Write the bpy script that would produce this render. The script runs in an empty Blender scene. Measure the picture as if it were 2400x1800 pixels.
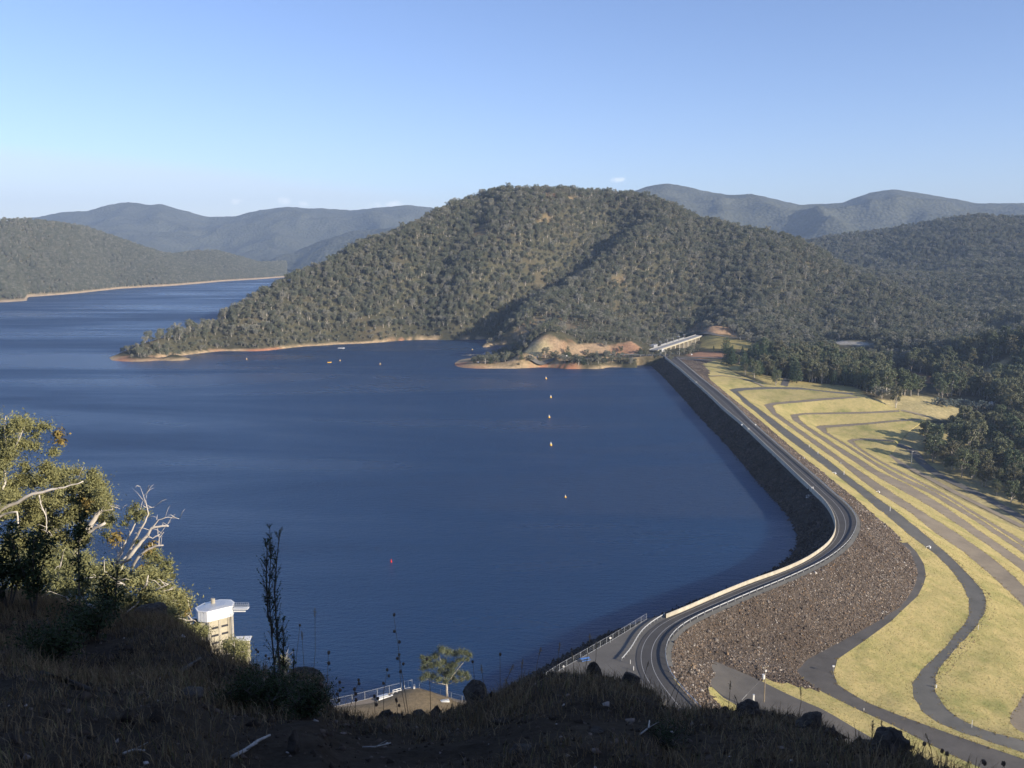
SKY_STR, SUN_STR, EXPO, HAZE = .118, 5.0, 0.62, 7.5e-5
import bpy, math, random
import numpy as np
from mathutils import Vector, Matrix
from mathutils.geometry import delaunay_2d_cdt

random.seed(7)
RNG = np.random.default_rng(11)
SC = bpy.context.scene
COL = SC.collection
PI = math.pi

# ------------------------------------------------------------------ survey of the site: sight lines to world points
F, CX, CY, HZ, CAM_Z = 2200.0, 1200.0, 900.0, 585.0, 118.0
TH = math.atan((CY - HZ) / F)
CT, ST = math.cos(TH), math.sin(TH)

def ray(px, py):
    x = (px - CX) / F; y = (CY - py) / F
    return (x, CT + y * ST, -ST + y * CT)
def P(px, py, z):
    d = ray(px, py); t = (z - CAM_Z) / d[2]
    return (d[0] * t, d[1] * t, z)
def D(px, py, dist, dz=0.0):
    d = ray(px, py); t = dist / d[1]
    return (d[0] * t, dist, CAM_Z + d[2] * t + dz)
def PL(l, z=None):
    return np.array([P(p[0], p[1], p[2] if len(p) > 2 else z) for p in l])

# ------------------------------------------------------------------ noise (numpy value noise)
def _h(ix, iy, s):
    n = (ix.astype(np.int64) * 374761393 + iy.astype(np.int64) * 668265263 + s * 1442695041) & 0x7fffffff
    n = ((n ^ (n >> 13)) * 1274126177) & 0x7fffffff
    n = (n ^ (n >> 16)) & 0xffff
    return n / 65535.0
def vnoise(x, y, s=0):
    ix = np.floor(x); iy = np.floor(y); fx = x - ix; fy = y - iy
    ux = fx * fx * (3 - 2 * fx); uy = fy * fy * (3 - 2 * fy)
    a = _h(ix, iy, s); b = _h(ix + 1, iy, s); c = _h(ix, iy + 1, s); d = _h(ix + 1, iy + 1, s)
    return (a * (1 - ux) + b * ux) * (1 - uy) + (c * (1 - ux) + d * ux) * uy
def fbm(x, y, scale, octs=4, s=0):
    x = np.asarray(x, float) / scale; y = np.asarray(y, float) / scale
    r = 0; a = 1; t = 0
    for o in range(octs):
        r = r + a * (vnoise(x, y, s + o * 17) - .5); t += a; a *= .5; x = x * 2.03 + 7.1; y = y * 2.03 + 3.7
    return r / t * 2
def ridged(x, y, scale, octs=4, s=0):
    x = np.asarray(x, float) / scale; y = np.asarray(y, float) / scale
    r = 0; a = 1; t = 0
    for o in range(octs):
        r = r + a * (1 - np.abs(2 * vnoise(x, y, s + o * 17) - 1)); t += a; a *= .5; x = x * 2.03 + 7.1; y = y * 2.03 + 3.7
    return r / t

# ------------------------------------------------------------------ interpolation through control points
class Surf:
    def __init__(self, pts, c=12.0, reg=0.0):
        p = np.array(pts, float); self.c = c
        _, idx = np.unique(np.round(p[:, :2] / 2), axis=0, return_index=True); p = p[np.sort(idx)]
        self.s = 100.0; X = p[:, :2] / self.s; n = len(p)
        r = np.sqrt(((X[:, None] - X[None]) ** 2).sum(-1) + (c / self.s) ** 2)
        A = np.zeros((n + 3, n + 3)); A[:n, :n] = r - np.eye(n) * reg; A[:n, n] = 1; A[:n, n + 1:] = X; A[n, :n] = 1; A[n + 1:, :n] = X.T
        self.w = np.linalg.solve(A, np.concatenate([p[:, 2], np.zeros(3)])); self.X = X
    def __call__(self, x, y):
        x = np.asarray(x, float); y = np.asarray(y, float); sh = x.shape
        q = np.stack([x.ravel(), y.ravel()], 1) / self.s; out = np.empty(len(q)); n = len(self.X)
        for i in range(0, len(q), 8000):
            k = q[i:i + 8000]
            r = np.sqrt(((k[:, None] - self.X[None]) ** 2).sum(-1) + (self.c / self.s) ** 2)
            out[i:i + 8000] = r @ self.w[:n] + self.w[n] + k @ self.w[n + 1:]
        return out.reshape(sh)

def inpoly(x, y, poly):
    x = np.asarray(x, float); y = np.asarray(y, float); r = np.zeros(x.shape, bool); n = len(poly)
    for i in range(n):
        x0, y0 = poly[i][0], poly[i][1]; x1, y1 = poly[(i + 1) % n][0], poly[(i + 1) % n][1]
        if y0 == y1: continue
        c = ((y0 > y) != (y1 > y)) & (x < (x1 - x0) * (y - y0) / (y1 - y0) + x0)
        r ^= c
    return r
def dist_line(x, y, line, closed=False):
    x = np.asarray(x, float); y = np.asarray(y, float); d = np.full(x.shape, 1e9); n = len(line)
    for i in range(n if closed else n - 1):
        ax, ay = line[i][0], line[i][1]; bx, by = line[(i + 1) % n][0], line[(i + 1) % n][1]
        vx, vy = bx - ax, by - ay; L = vx * vx + vy * vy + 1e-9
        t = np.clip(((x - ax) * vx + (y - ay) * vy) / L, 0, 1)
        d = np.minimum(d, np.hypot(x - ax - t * vx, y - ay - t * vy))
    return d

# ------------------------------------------------------------------ materials
MATS = {}
class NT:
    def __init__(self, m):
        self.m = m; self.t = m.node_tree; self.n = self.t.nodes; self.l = self.t.links
        self.b = self.n.get('Principled BSDF')
    def node(self, typ, **kw):
        k = self.n.new(typ)
        for a, v in kw.items():
            if a == 'inp':
                for i, val in v.items():
                    k.inputs[i].default_value = val
            else: setattr(k, a, v)
        return k
    def link(self, a, b): self.l.new(a, b)
    def noise(self, scale, detail=4, rough=.6, coord='Object', vec=None, dist=0):
        if vec is None:
            tc = self.node('ShaderNodeTexCoord'); vec = tc.outputs[coord]
        k = self.node('ShaderNodeTexNoise'); k.inputs['Scale'].default_value = scale; k.inputs['Detail'].default_value = detail
        k.inputs['Roughness'].default_value = rough; k.inputs['Distortion'].default_value = dist
        self.link(vec, k.inputs['Vector']); return k.outputs['Fac']
    def ramp(self, fac, stops):
        k = self.node('ShaderNodeValToRGB'); e = k.color_ramp.elements
        while len(e) < len(stops): e.new(.5)
        for i, (p, c) in enumerate(stops): e[i].position = p; e[i].color = (c[0], c[1], c[2], 1)
        self.link(fac, k.inputs['Fac']); return k.outputs['Color']
    def mix(self, f, a, b, typ='MIX'):
        k = self.node('ShaderNodeMixRGB'); k.blend_type = typ
        for s, v in ((0, f), (1, a), (2, b)):
            if isinstance(v, (int, float)): k.inputs[s].default_value = v
            elif isinstance(v, tuple): k.inputs[s].default_value = (v[0], v[1], v[2], 1)
            else: self.link(v, k.inputs[s])
        return k.outputs[0]
    def bump(self, h, strength=.5, dist=.1):
        k = self.node('ShaderNodeBump'); k.inputs['Strength'].default_value = strength; k.inputs['Distance'].default_value = dist
        self.link(h, k.inputs['Height']); self.link(k.outputs[0], self.b.inputs['Normal']); return k
def mat(name, rough=.85, color=(.5, .5, .5), spec=.3):
    m = bpy.data.materials.new(name); m.use_nodes = True; t = NT(m)
    t.b.inputs['Base Color'].default_value = (*color, 1); t.b.inputs['Roughness'].default_value = rough
    t.b.inputs['Specular IOR Level'].default_value = spec
    MATS[name] = m; return m, t
def simple(name, c1, c2, scale, rough=.85, bump=0, bdist=.05, spec=.2, metal=0, detail=5):
    m, t = mat(name, rough, c1, spec)
    f = t.noise(scale, detail)
    t.link(t.ramp(f, [(.32, c1), (.68, c2)]), t.b.inputs['Base Color'])
    if bump: t.bump(f, bump, bdist)
    t.b.inputs['Metallic'].default_value = metal
    return m

def foliage(name, stops, rough=.75, trans=.0):
    m, t = mat(name, rough, stops[0][1], .15)
    oi = t.node('ShaderNodeObjectInfo')
    at = t.node('ShaderNodeAttribute', attribute_name='shade')
    base = t.ramp(oi.outputs['Random'], stops)
    k = t.ramp(at.outputs['Fac'], [(0, (.72, .75, .78)), (.5, (1, 1, 1)), (1, (1.3, 1.22, 1.0))])
    c = t.mix(1.0, base, k, 'MULTIPLY')
    t.link(c, t.b.inputs['Base Color'])
    return m

m_leaf = foliage('gum_leaves', [(0, (.165, .18, .13)), (.25, (.20, .205, .145)), (.5, (.13, .15, .105)), (.7, (.22, .22, .165)), (.85, (.29, .285, .24)), (1, (.22, .21, .14))])
m_leaf_valley = foliage('valley_leaves', [(0, (.14, .175, .10)), (.5, (.19, .20, .12)), (.8, (.17, .16, .10)), (1, (.12, .145, .085))])
m_leaf_near = foliage('near_gum_leaves', [(0, (.20, .205, .095)), (1, (.235, .23, .105))])
m_leaf_rust = foliage('rusty_mistletoe_leaves', [(0, (.19, .145, .05)), (1, (.21, .16, .055))])
m_leaf_pine = foliage('pine_needles', [(0, (.07, .105, .06)), (.5, (.085, .12, .065)), (1, (.055, .085, .052))])
m_leaf_blue = foliage('blue_gum_leaves', [(0, (.16, .20, .19)), (1, (.21, .25, .24))])
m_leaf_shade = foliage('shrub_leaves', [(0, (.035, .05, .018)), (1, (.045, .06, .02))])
m_bark = simple('gum_bark', (.30, .27, .23), (.52, .48, .42), 1.5)
m_bark_grey = simple('grey_bark', (.16, .14, .12), (.28, .25, .21), 1.5)
m_bark_white = simple('white_bark', (.48, .43, .37), (.72, .67, .6), 2.0)
m_bark_dark = simple('dark_bark', (.06, .05, .04), (.11, .09, .07), 4)

# terrain: painted by what grows or is dug there (vertex colours of soil kinds), broken up by noise
def terrain_mat(name, bump_s=.25, bd=1.0, sc=.05):
    m, t = mat(name, .95, (.2, .18, .1), .05)
    at = t.node('ShaderNodeAttribute', attribute_name='soil')
    n1 = t.noise(sc, 8, .65); n2 = t.noise(sc * 9, 4, .6)
    c = t.mix(1.0, at.outputs['Color'], t.ramp(n1, [(.3, (.72, .74, .72)), (.7, (1.25, 1.2, 1.15))]), 'MULTIPLY')
    c = t.mix(1.0, c, t.ramp(n2, [(.3, (.7, .7, .7)), (.7, (1.25, 1.25, 1.25))]), 'MULTIPLY')
    t.link(c, t.b.inputs['Base Color']); t.bump(n2, bump_s, bd)
    return m
m_terrain = terrain_mat('hill_soil')
m_near = terrain_mat('stony_soil', .6, .06, 1.2)

def forest_far(name, a, b, scale):
    m, t = mat(name, .95, a, .05)
    tc = t.node('ShaderNodeTexCoord')
    v = t.node('ShaderNodeTexVoronoi'); v.inputs['Scale'].default_value = scale; t.link(tc.outputs['Object'], v.inputs['Vector'])
    n = t.noise(scale * .12, 6, .6)
    c = t.mix(.5, t.ramp(v.outputs['Distance'], [(0, b), (.8, a)]), t.ramp(n, [(.3, a), (.7, b)]))
    t.link(c, t.b.inputs['Base Color'])
    bp = t.node('ShaderNodeBump'); bp.inputs['Strength'].default_value = .9; bp.inputs['Distance'].default_value = 6; bp.invert = True
    t.link(v.outputs['Distance'], bp.inputs['Height']); t.link(bp.outputs[0], t.b.inputs['Normal'])
    return m
m_far = forest_far('distant_forest', (.045, .052, .040), (.12, .125, .095), .05)

def asphalt(name, a, b):
    m, t = mat(name, .9, a, .2)
    n = t.noise(.15, 5); n2 = t.noise(3.0, 4)
    c = t.mix(.35, t.ramp(n, [(.3, a), (.7, b)]), t.ramp(n2, [(.3, a), (.7, b)]))
    t.link(c, t.b.inputs['Base Color']); t.bump(n2, .2, .03); return m
m_asphalt = asphalt('asphalt', (.066, .064, .062), (.098, .094, .088))
m_apron = asphalt('worn_asphalt', (.11, .105, .095), (.17, .16, .14))
m_gravelroad = asphalt('grey_gravel_track', (.115, .115, .10), (.20, .19, .165))
m_darktrack = asphalt('dark_gravel_track', (.085, .08, .073), (.15, .14, .125))
m_browntrack = asphalt('brown_gravel_track', (.22, .185, .135), (.36, .30, .21))
m_paint = simple('road_paint', (.30, .30, .29), (.46, .46, .45), 2, .7)
m_conc = simple('pale_concrete', (.36, .33, .26), (.53, .48, .38), .5, .9, .1)
m_concw = simple('cream_concrete', (.42, .38, .28), (.52, .47, .35), .5, .9, .1)
m_white = simple('white_paint', (.72, .73, .72), (.82, .82, .8), 1.5, .5)
m_galv = simple('galvanised_steel', (.55, .57, .58), (.68, .7, .7), 3, .45, 0, .05, .5, .5)
m_steelpost = simple('steel_post', (.25, .26, .27), (.35, .36, .37), 3, .6)
m_blue = simple('blue_paint', (.08, .2, .5), (.12, .27, .6), 3, .5)
m_yellow = simple('yellow_plastic', (.75, .42, .06), (.85, .5, .1), 3, .5)
m_red = simple('red_plastic', (.6, .03, .02), (.7, .05, .04), 3, .5)
m_dark = simple('dark_paint', (.03, .03, .035), (.06, .06, .07), 3, .6)
m_glass = simple('window_glass', (.03, .04, .05), (.05, .06, .08), 1, .1, 0, .05, .6)
m_wood = simple('weathered_wood', (.22, .18, .13), (.34, .29, .22), 4)
m_deadwood = simple('dead_wood', (.30, .27, .23), (.50, .46, .4), 8, .9, .3, .01)

def rubble_mat(name, stops, scale):
    m, t = mat(name, .95, stops[0][1], .1)
    at = t.node('ShaderNodeAttribute', attribute_name='rnd')
    n = t.noise(scale, 4)
    c = t.mix(1.0, t.ramp(at.outputs['Fac'], stops), t.ramp(n, [(.3, (.75, .75, .75)), (.7, (1.2, 1.2, 1.2))]), 'MULTIPLY')
    n2 = t.noise(.07, 5, .6); c = t.mix(1.0, c, t.ramp(n2, [(.35, (.72, .66, .62)), (.65, (1.15, 1.12, 1.1))]), 'MULTIPLY')
    t.link(c, t.b.inputs['Base Color']); return m
m_rubble = rubble_mat('rockfill', [(0, (.03, .028, .027)), (.25, (.085, .075, .066)), (.5, (.16, .125, .095)), (.7, (.215, .205, .195)), (.85, (.25, .175, .105)), (.95, (.32, .30, .275)), (1, (.5, .49, .46))], 2)
m_rubble_dark = rubble_mat('shaded_upstream_rockfill', [(0, (.03, .026, .024)), (.5, (.06, .05, .042)), (1, (.12, .10, .085))], 2)  # darker copy of the rockfill, the lake face's shade put into its colour
m_rubble_base = simple('rockfill_bed_gap_shade', (.045, .037, .03), (.12, .095, .075), .8, .95, .8, .4)  # bed coloured darker to deepen the shade in gaps between stones
m_upbase = simple('shaded_upstream_bed', (.025, .022, .02), (.06, .05, .042), .8, .95, .8, .4)  # bed of the lake face, likewise darkened in colour for its shade
m_rock = simple('basalt_rock', (.035, .028, .022), (.10, .08, .06), 9, .95, 1.0, .05)

def grass_mat():
    m, t = mat('dry_grass_slope', .95, (.4, .34, .12), .05)
    n1 = t.noise(.06, 8, .68); n2 = t.noise(.5, 6, .7)
    c = t.ramp(n1, [(.32, (.27, .27, .10)), (.44, (.39, .34, .14)), (.56, (.49, .40, .18)), (.70, (.37, .33, .13))])
    c = t.mix(1.0, c, t.ramp(n2, [(.3, (.82, .86, .80)), (.55, (1.0, 1.0, 1.0)), (.75, (1.12, 1.08, 1.05))]), 'MULTIPLY')
    t.link(c, t.b.inputs['Base Color']); t.bump(n2, .7, .5); return m
m_grass = grass_mat()
m_straw = rubble_mat('dry_straw', [(0, (.13, .09, .055)), (.4, (.22, .16, .09)), (.8, (.36, .27, .15)), (1, (.09, .11, .04))], 8)
m_tuft = rubble_mat('slope_tufts', [(0, (.30, .27, .11)), (.5, (.43, .36, .16)), (.8, (.52, .43, .2)), (1, (.27, .27, .10))], 1)

def water_mat():
    m, t = mat('lake_water', .12, (.008, .042, .115), .5)
    t.b.inputs['IOR'].default_value = 1.5
    t.b.subsurface_method = 'BURLEY'; t.b.inputs['Subsurface Weight'].default_value = 1.0; t.b.inputs['Subsurface Radius'].default_value = (1, 1, 1); t.b.inputs['Subsurface Scale'].default_value = 14.0
    tc = t.node('ShaderNodeTexCoord')
    mp = t.node('ShaderNodeMapping'); mp.inputs['Rotation'].default_value = (0, 0, math.radians(24)); mp.inputs['Scale'].default_value = (.55, 1.6, 1)
    t.link(tc.outputs['Object'], mp.inputs['Vector'])
    n1 = t.noise(.30, 3, .55, vec=mp.outputs[0], dist=.3); n2 = t.noise(1.1, 3, .6, vec=mp.outputs[0])
    mp2 = t.node('ShaderNodeMapping'); mp2.inputs['Rotation'].default_value = (0, 0, math.radians(-18)); mp2.inputs['Scale'].default_value = (.35, 1.4, 1)
    t.link(tc.outputs['Object'], mp2.inputs['Vector'])
    big = t.noise(.0055, 4, .55, vec=mp2.outputs[0], dist=.6)
    h = t.mix(.45, n1, n2)
    b = t.node('ShaderNodeBump'); b.inputs['Distance'].default_value = 3.4
    r = t.node('ShaderNodeMapRange'); r.inputs[1].default_value = .36; r.inputs[2].default_value = .6; r.inputs[3].default_value = .3; r.inputs[4].default_value = 1.0
    t.link(big, r.inputs[0]); t.link(r.outputs[0], b.inputs['Strength'])
    t.link(h, b.inputs['Height']); t.link(b.outputs[0], t.b.inputs['Normal'])
    rr = t.node('ShaderNodeMapRange'); rr.inputs[1].default_value = .36; rr.inputs[2].default_value = .62; rr.inputs[3].default_value = .22; rr.inputs[4].default_value = .55
    t.link(big, rr.inputs[0]); t.link(rr.outputs[0], t.b.inputs['Roughness'])
    return m
m_water = water_mat()

# ------------------------------------------------------------------ mesh helpers
def link_obj(o, parent=None):
    COL.objects.link(o)
    if parent is not None: o.parent = parent
    return o
def tag(o, label=None, cat=None, group=None, kind=None):
    if label: o['label'] = label
    if cat: o['category'] = cat
    if group: o['group'] = group
    if kind: o['kind'] = kind
    return o
def empty(name, loc, rz=0.0):
    o = bpy.data.objects.new(name, None); o.location = loc; o.rotation_euler = (0, 0, rz); o.empty_display_size = .3
    COL.objects.link(o); return o
def mesh_np(name, v, f, m=None, smooth=False, attrs=None, cols=None, mats=None, midx=None):
    me = bpy.data.meshes.new(name); v = np.asarray(v, np.float32); f = np.asarray(f, np.int32)
    n, k = f.shape
    me.vertices.add(len(v)); me.vertices.foreach_set('co', v.ravel())
    me.loops.add(n * k); me.loops.foreach_set('vertex_index', f.ravel())
    me.polygons.add(n); me.polygons.foreach_set('loop_start', np.arange(0, n * k, k, dtype=np.int32))
    try: me.polygons.foreach_set('loop_total', np.full(n, k, np.int32))
    except Exception: pass
    if smooth: me.polygons.foreach_set('use_smooth', np.ones(n, bool))
    if attrs:
        for a, d in attrs.items():
            at = me.attributes.new(a, 'FLOAT', 'POINT' if len(d) == len(v) else 'FACE'); at.data.foreach_set('value', np.asarray(d, np.float32))
    if cols is not None:
        at = me.attributes.new('soil', 'FLOAT_COLOR', 'POINT'); c = np.ones((len(v), 4), np.float32); c[:, :3] = cols; at.data.foreach_set('color', c.ravel())
    if m: me.materials.append(m)
    me.update(calc_edges=True)
    return me
def obj(name, me, parent=None, loc=None):
    o = bpy.data.objects.new(name, me)
    if loc is not None: o.location = loc
    return link_obj(o, parent)

class MB:
    """collects boxes, tubes, prisms into one mesh"""
    def __init__(s): s.v = []; s.f = []
    def add(s, vs, fs):
        b = len(s.v); s.v += [tuple(p) for p in vs]; s.f += [tuple(i + b for i in q) for q in fs]; return s
    def box(s, c, d, rz=0.0, rx=0.0):
        M = Matrix.Translation(c) @ Matrix.Rotation(rz, 4, 'Z') @ Matrix.Rotation(rx, 4, 'X')
        vs = [M @ Vector((x * d[0] / 2, y * d[1] / 2, z * d[2] / 2)) for x in (-1, 1) for y in (-1, 1) for z in (-1, 1)]
        return s.add(vs, [(0, 1, 3, 2), (4, 6, 7, 5), (0, 4, 5, 1), (2, 3, 7, 6), (0, 2, 6, 4), (1, 5, 7, 3)])
    def tube(s, pts, rad, n=6, cap=True):
        pts = [Vector(p) for p in pts]; b = len(s.v); up = Vector((0, 0, 1)); prev = None
        for i, p in enumerate(pts):
            t = (pts[min(i + 1, len(pts) - 1)] - pts[max(i - 1, 0)])
            t = t.normalized() if t.length > 1e-9 else Vector((0, 0, 1))
            if prev is None:
                a = t.cross(up) if abs(t.z) < .95 else t.cross(Vector((1, 0, 0)))
            else: a = prev - t * prev.dot(t)
            a.normalize(); prev = a; c = t.cross(a); r = rad[i] if hasattr(rad, '__len__') else rad
            for k in range(n):
                g = 2 * PI * k / n; s.v.append(tuple(p + (a * math.cos(g) + c * math.sin(g)) * r))
        for i in range(len(pts) - 1):
            for k in range(n):
                k2 = (k + 1) % n
                s.f.append((b + i * n + k, b + i * n + k2, b + (i + 1) * n + k2, b + (i + 1) * n + k))
        if cap:
            s.f.append(tuple(b + k for k in range(n))[::-1]); s.f.append(tuple(b + (len(pts) - 1) * n + k for k in range(n)))
        return s
    def prism(s, poly, z0, z1, top=None):
        n = len(poly); tp = top or poly
        vs = [(p[0], p[1], z0) for p in poly] + [(p[0], p[1], z1) for p in tp]
        fs = [(i, (i + 1) % n, n + (i + 1) % n, n + i) for i in range(n)] + [tuple(range(n))[::-1], tuple(range(n, 2 * n))]
        return s.add(vs, fs)
    def sphere(s, c, r, n=8, m=6, jit=0.0, rnd=random):
        sx, sy, sz = (r if hasattr(r, '__len__') else (r, r, r)); b = len(s.v)
        s.v.append((c[0], c[1], c[2] - sz))
        for i in range(1, m):
            ph = -PI / 2 + PI * i / m
            for k in range(n):
                g = 2 * PI * k / n; j = 1 + jit * (rnd.random() - .5) * 2
                s.v.append((c[0] + sx * j * math.cos(ph) * math.cos(g), c[1] + sy * j * math.cos(ph) * math.sin(g), c[2] + sz * j * math.sin(ph)))
        s.v.append((c[0], c[1], c[2] + sz)); t = len(s.v) - 1
        for k in range(n):
            s.f.append((b, b + 1 + (k + 1) % n, b + 1 + k)); s.f.append((t, t - n + k, t - n + (k + 1) % n))
        for i in range(m - 2):
            for k in range(n):
                q = b + 1 + i * n; s.f.append((q + k, q + (k + 1) % n, q + n + (k + 1) % n, q + n + k))
        return s
    def mesh(s, name, m, smooth=False):
        me = bpy.data.meshes.new(name); me.from_pydata(s.v, [], s.f); me.materials.append(m)
        if smooth: me.polygons.foreach_set('use_smooth', np.ones(len(me.polygons), bool))
        me.update(); return me
    def build(s, name, m, parent=None, loc=None, smooth=False):
        return obj(name, s.mesh(name, m, smooth), parent, loc)
def copy_tree(o, parent=None):
    c = o.copy(); COL.objects.link(c)
    if parent is not None: c.parent = parent
    for ch in list(o.children): copy_tree(ch, c)
    return c

def resample(line, step):
    line = np.asarray(line, float); seg = np.linalg.norm(np.diff(line[:, :2], axis=0), axis=1); L = np.concatenate([[0], np.cumsum(seg)])
    n = max(2, int(L[-1] / step) + 1); s = np.linspace(0, L[-1], n)
    return np.stack([np.interp(s, L, line[:, k]) for k in range(3)], 1)
def smooth_line(line, step=3.0, it=12):
    r = resample(line, step)
    for _ in range(it):
        q = r.copy(); q[1:-1] = .25 * r[:-2] + .5 * r[1:-1] + .25 * r[2:]; r = q
    return r
def normals2(line):
    t = np.gradient(line[:, :2], axis=0); t /= np.linalg.norm(t, axis=1)[:, None] + 1e-9
    return np.stack([t[:, 1], -t[:, 0]], 1)      # to the right of travel
def offset(line, d, dz=0.0):
    n = normals2(line); r = line.copy(); r[:, :2] += n * d; r[:, 2] += dz; return r
def strip(a, b):
    n = len(a); v = np.concatenate([a, b]); i = np.arange(n - 1)
    return v, np.stack([i, i + 1, n + i + 1, n + i], 1)
def sweep(lines):
    n = len(lines[0]); v = np.concatenate(lines); fs = []
    i = np.arange(n - 1)
    for k in range(len(lines) - 1): fs.append(np.stack([k * n + i, k * n + i + 1, (k + 1) * n + i + 1, (k + 1) * n + i], 1))
    return v, np.concatenate(fs)

# ================================================================== THE DAM AND ITS TRACKS
ZC = 8.0
# road's lake side edge from the far abutment to the near one, and the guard rail on the valley side
L_par = PL([(1545, 827), (1552, 832), (1596, 867), (1660, 923.4), (1696, 957.8), (1738.7, 993), (1820, 1069.4), (1870, 1117), (1904.6, 1149.7), (1935, 1178), (1953, 1205), (1961, 1232), (1958, 1255), (1945, 1276), (1922, 1295), (1888, 1317), (1837, 1340), (1753, 1369), (1669, 1404), (1584, 1441)], ZC)
L_rail = PL([(1585, 838), (1600, 850), (1640, 884), (1680.8, 916), (1718.8, 947.8), (1759.5, 988.5), (1804.7, 1028), (1859, 1074.9), (1915.5, 1122.6), (1954, 1157.7), (1980, 1178.8), (1999.7, 1200), (2007.8, 1217.9), (2008, 1236), (2001, 1253.7), (1990, 1271.6), (1970.4, 1289.5), (1941, 1312), (1902, 1332), (1850, 1356), (1761, 1392), (1680, 1427), (1625, 1451), (1593, 1470), (1571, 1489), (1560, 1508), (1556, 1527), (1558, 1554), (1566, 1582), (1585, 1606), (1623, 1640), (1668, 1690), (1700, 1740)], ZC + .05)
L_rail[-3:, 2] -= (.8, 2, 3.5)
L_rail[-3:] = [P(1623, 1640, 7.5), P(1668, 1690, 6.5), P(1700, 1740, 5.5)]
R_par = smooth_line(L_par, 3, 10); R_rail = smooth_line(L_rail, 3, 10)
# lake side edge of the road past the wall's end (edge line seen in the bend)
L_left2 = PL([(1584, 1441), (1557, 1448), (1517, 1477), (1496, 1504), (1487, 1534), (1489, 1562), (1499, 1590), (1530, 1630), (1570, 1680), (1600, 1730)], ZC)
L_left2[-2:] = [P(1570, 1680, 7.0), P(1600, 1730, 6.0)]
R_left = smooth_line(np.concatenate([L_par, L_left2[1:]]), 3, 10)

T = {}
T['rock_edge'] = [(1664.5, 890, 3), (1685, 907, 2.2), (1723, 938.8, 1.8), (1750.4, 959.6, 1.8), (1786.6, 989.4, 1.8), (1831.8, 1028, 1.8), (1845, 1040, 1.8), (1884, 1071.6, 1.8), (1917.6, 1097.6, 1.8), (1961, 1132.4, 1.6), (1996, 1161, 1), (2045, 1203, -.5), (2094, 1244, -2.8), (2110, 1276 - 17, -3.8)]
toe_in = [(2112, 1276, -4.2), (2133, 1291, -4.8), (2143, 1317, -5.6), (2151, 1341.5, -6.1), (2146, 1366, -6.4), (2131.5, 1395, -6.6), (2106, 1425, -6.7), (2048.5, 1461, -6.8), (1964, 1507, -6.8), (1892.5, 1545, -6.8), (1867, 1572.5, -6.8), (1880, 1589, -6.9)]
toe_out = [(2126.6, 1271.6, -4.4), (2147.8, 1292.7, -5.2), (2165.7, 1322, -6), (2170.5, 1349.7, -6.4), (2164, 1370.8, -6.7), (2151, 1396.8, -6.9), (2112, 1433, -7), (2091, 1454, -7), (2027, 1501, -7), (1963, 1545, -7), (1953.6, 1577, -7.2)]
T['T2_out'] = [(1953.6, 1577, -7.2), (1964, 1606, -7.5), (2027, 1644, -8.5), (2112, 1678, -9.5), (2217, 1716, -10.5), (2302, 1745.6, -11), (2400, 1779, -12), (2500, 1813, -13)]
T['T2_in'] = [(1880, 1589, -6.9), (1922, 1619, -7.5), (2006, 1661, -8.5), (2091, 1699, -9.5), (2180, 1745, -10.5), (2259.5, 1783.5, -11), (2400, 1840, -12), (2500, 1880, -13)]
T['B1L'] = [(1708.8, 913.5, -2.2), (1732.3, 930.6, -2.9), (1741.4, 943.3, -2.9), (1770.3, 965, -2.9), (1804.7, 994.8, -2.9), (1848, 1030, -2.9), (1880.8, 1054, -2.9), (1928.5, 1090, -2.9), (1964, 1116, -2.9), (2008.8, 1150.8, -3), (2042, 1180, -3.3), (2069.6, 1201, -3.8), (2133, 1256, -5.8), (2192, 1298, -8), (2234, 1340.5, -9.6), (2259.5, 1378.5, -10.6), (2272, 1412, -11.2), (2268, 1446, -11.5), (2242.6, 1484, -11.7), (2196, 1534.6, -11.8), (2158, 1572.6, -11.8), (2137, 1602, -11.8), (2141, 1636, -11.8), (2162.5, 1669.6, -12), (2200, 1695, -12.2), (2259.5, 1720, -12.5), (2344, 1745.6, -13), (2400, 1764.6, -13.5), (2500, 1798, -14.5)]
T['B1R'] = [(1728.7, 918, -2.3), (1757.6, 942.4, -2.9), (1795.6, 970.4, -2.9), (1840.8, 1003.9, -2.9), (1893.8, 1043.4, -2.9), (1949, 1084.6, -2.9), (1998, 1123.7, -3), (2060, 1170, -3.4), (2099, 1197, -3.9), (2158, 1243.5, -5.8), (2225.7, 1302.5, -8.2), (2272, 1349, -9.8), (2302, 1383, -10.8), (2312, 1412, -11.3), (2308, 1437.6, -11.5), (2285, 1471, -11.7), (2242.6, 1518, -11.8), (2204.6, 1560, -11.8), (2190, 1589.5, -11.9), (2192, 1623, -12), (2217, 1661, -12.2), (2259.5, 1691, -12.4), (2323, 1716, -12.8), (2400, 1735, -13.4), (2500, 1762, -14.4)]
T['B1U'] = [(1708.8, 913.5, -2.2), (1724, 910, -2.2), (1787, 907, -2.4), (1811, 907, -2.6), (1872, 908, -3), (1933, 916, -4), (2004, 921.5, -5.2)]
T['B1W'] = [(1728.7, 918, -2.3), (1750, 914, -2.4), (1811, 911.5, -2.8), (1892, 913.5, -3.6), (1953, 921, -4.6), (2003, 925.5, -5.3)]
T['B2L'] = [(1790, 948.7, -8), (1809, 970.4, -8.4), (1850.4, 1000, -8.4), (1906.8, 1041, -8.4), (1964, 1081.4, -8.4), (2015.3, 1122.6, -8.4), (2060, 1156, -8.8), (2133, 1201, -10.5), (2196, 1252, -13), (2259.5, 1294, -15), (2323, 1349, -16.5), (2369, 1391, -17.2), (2400, 1420.7, -17.5), (2432, 1470, -17.5), (2436, 1530, -17.5), (2410, 1610, -17), (2369, 1674, -16.5), (2369, 1699, -16.3), (2400, 1720, -16.5), (2480, 1745, -17)]
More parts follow.
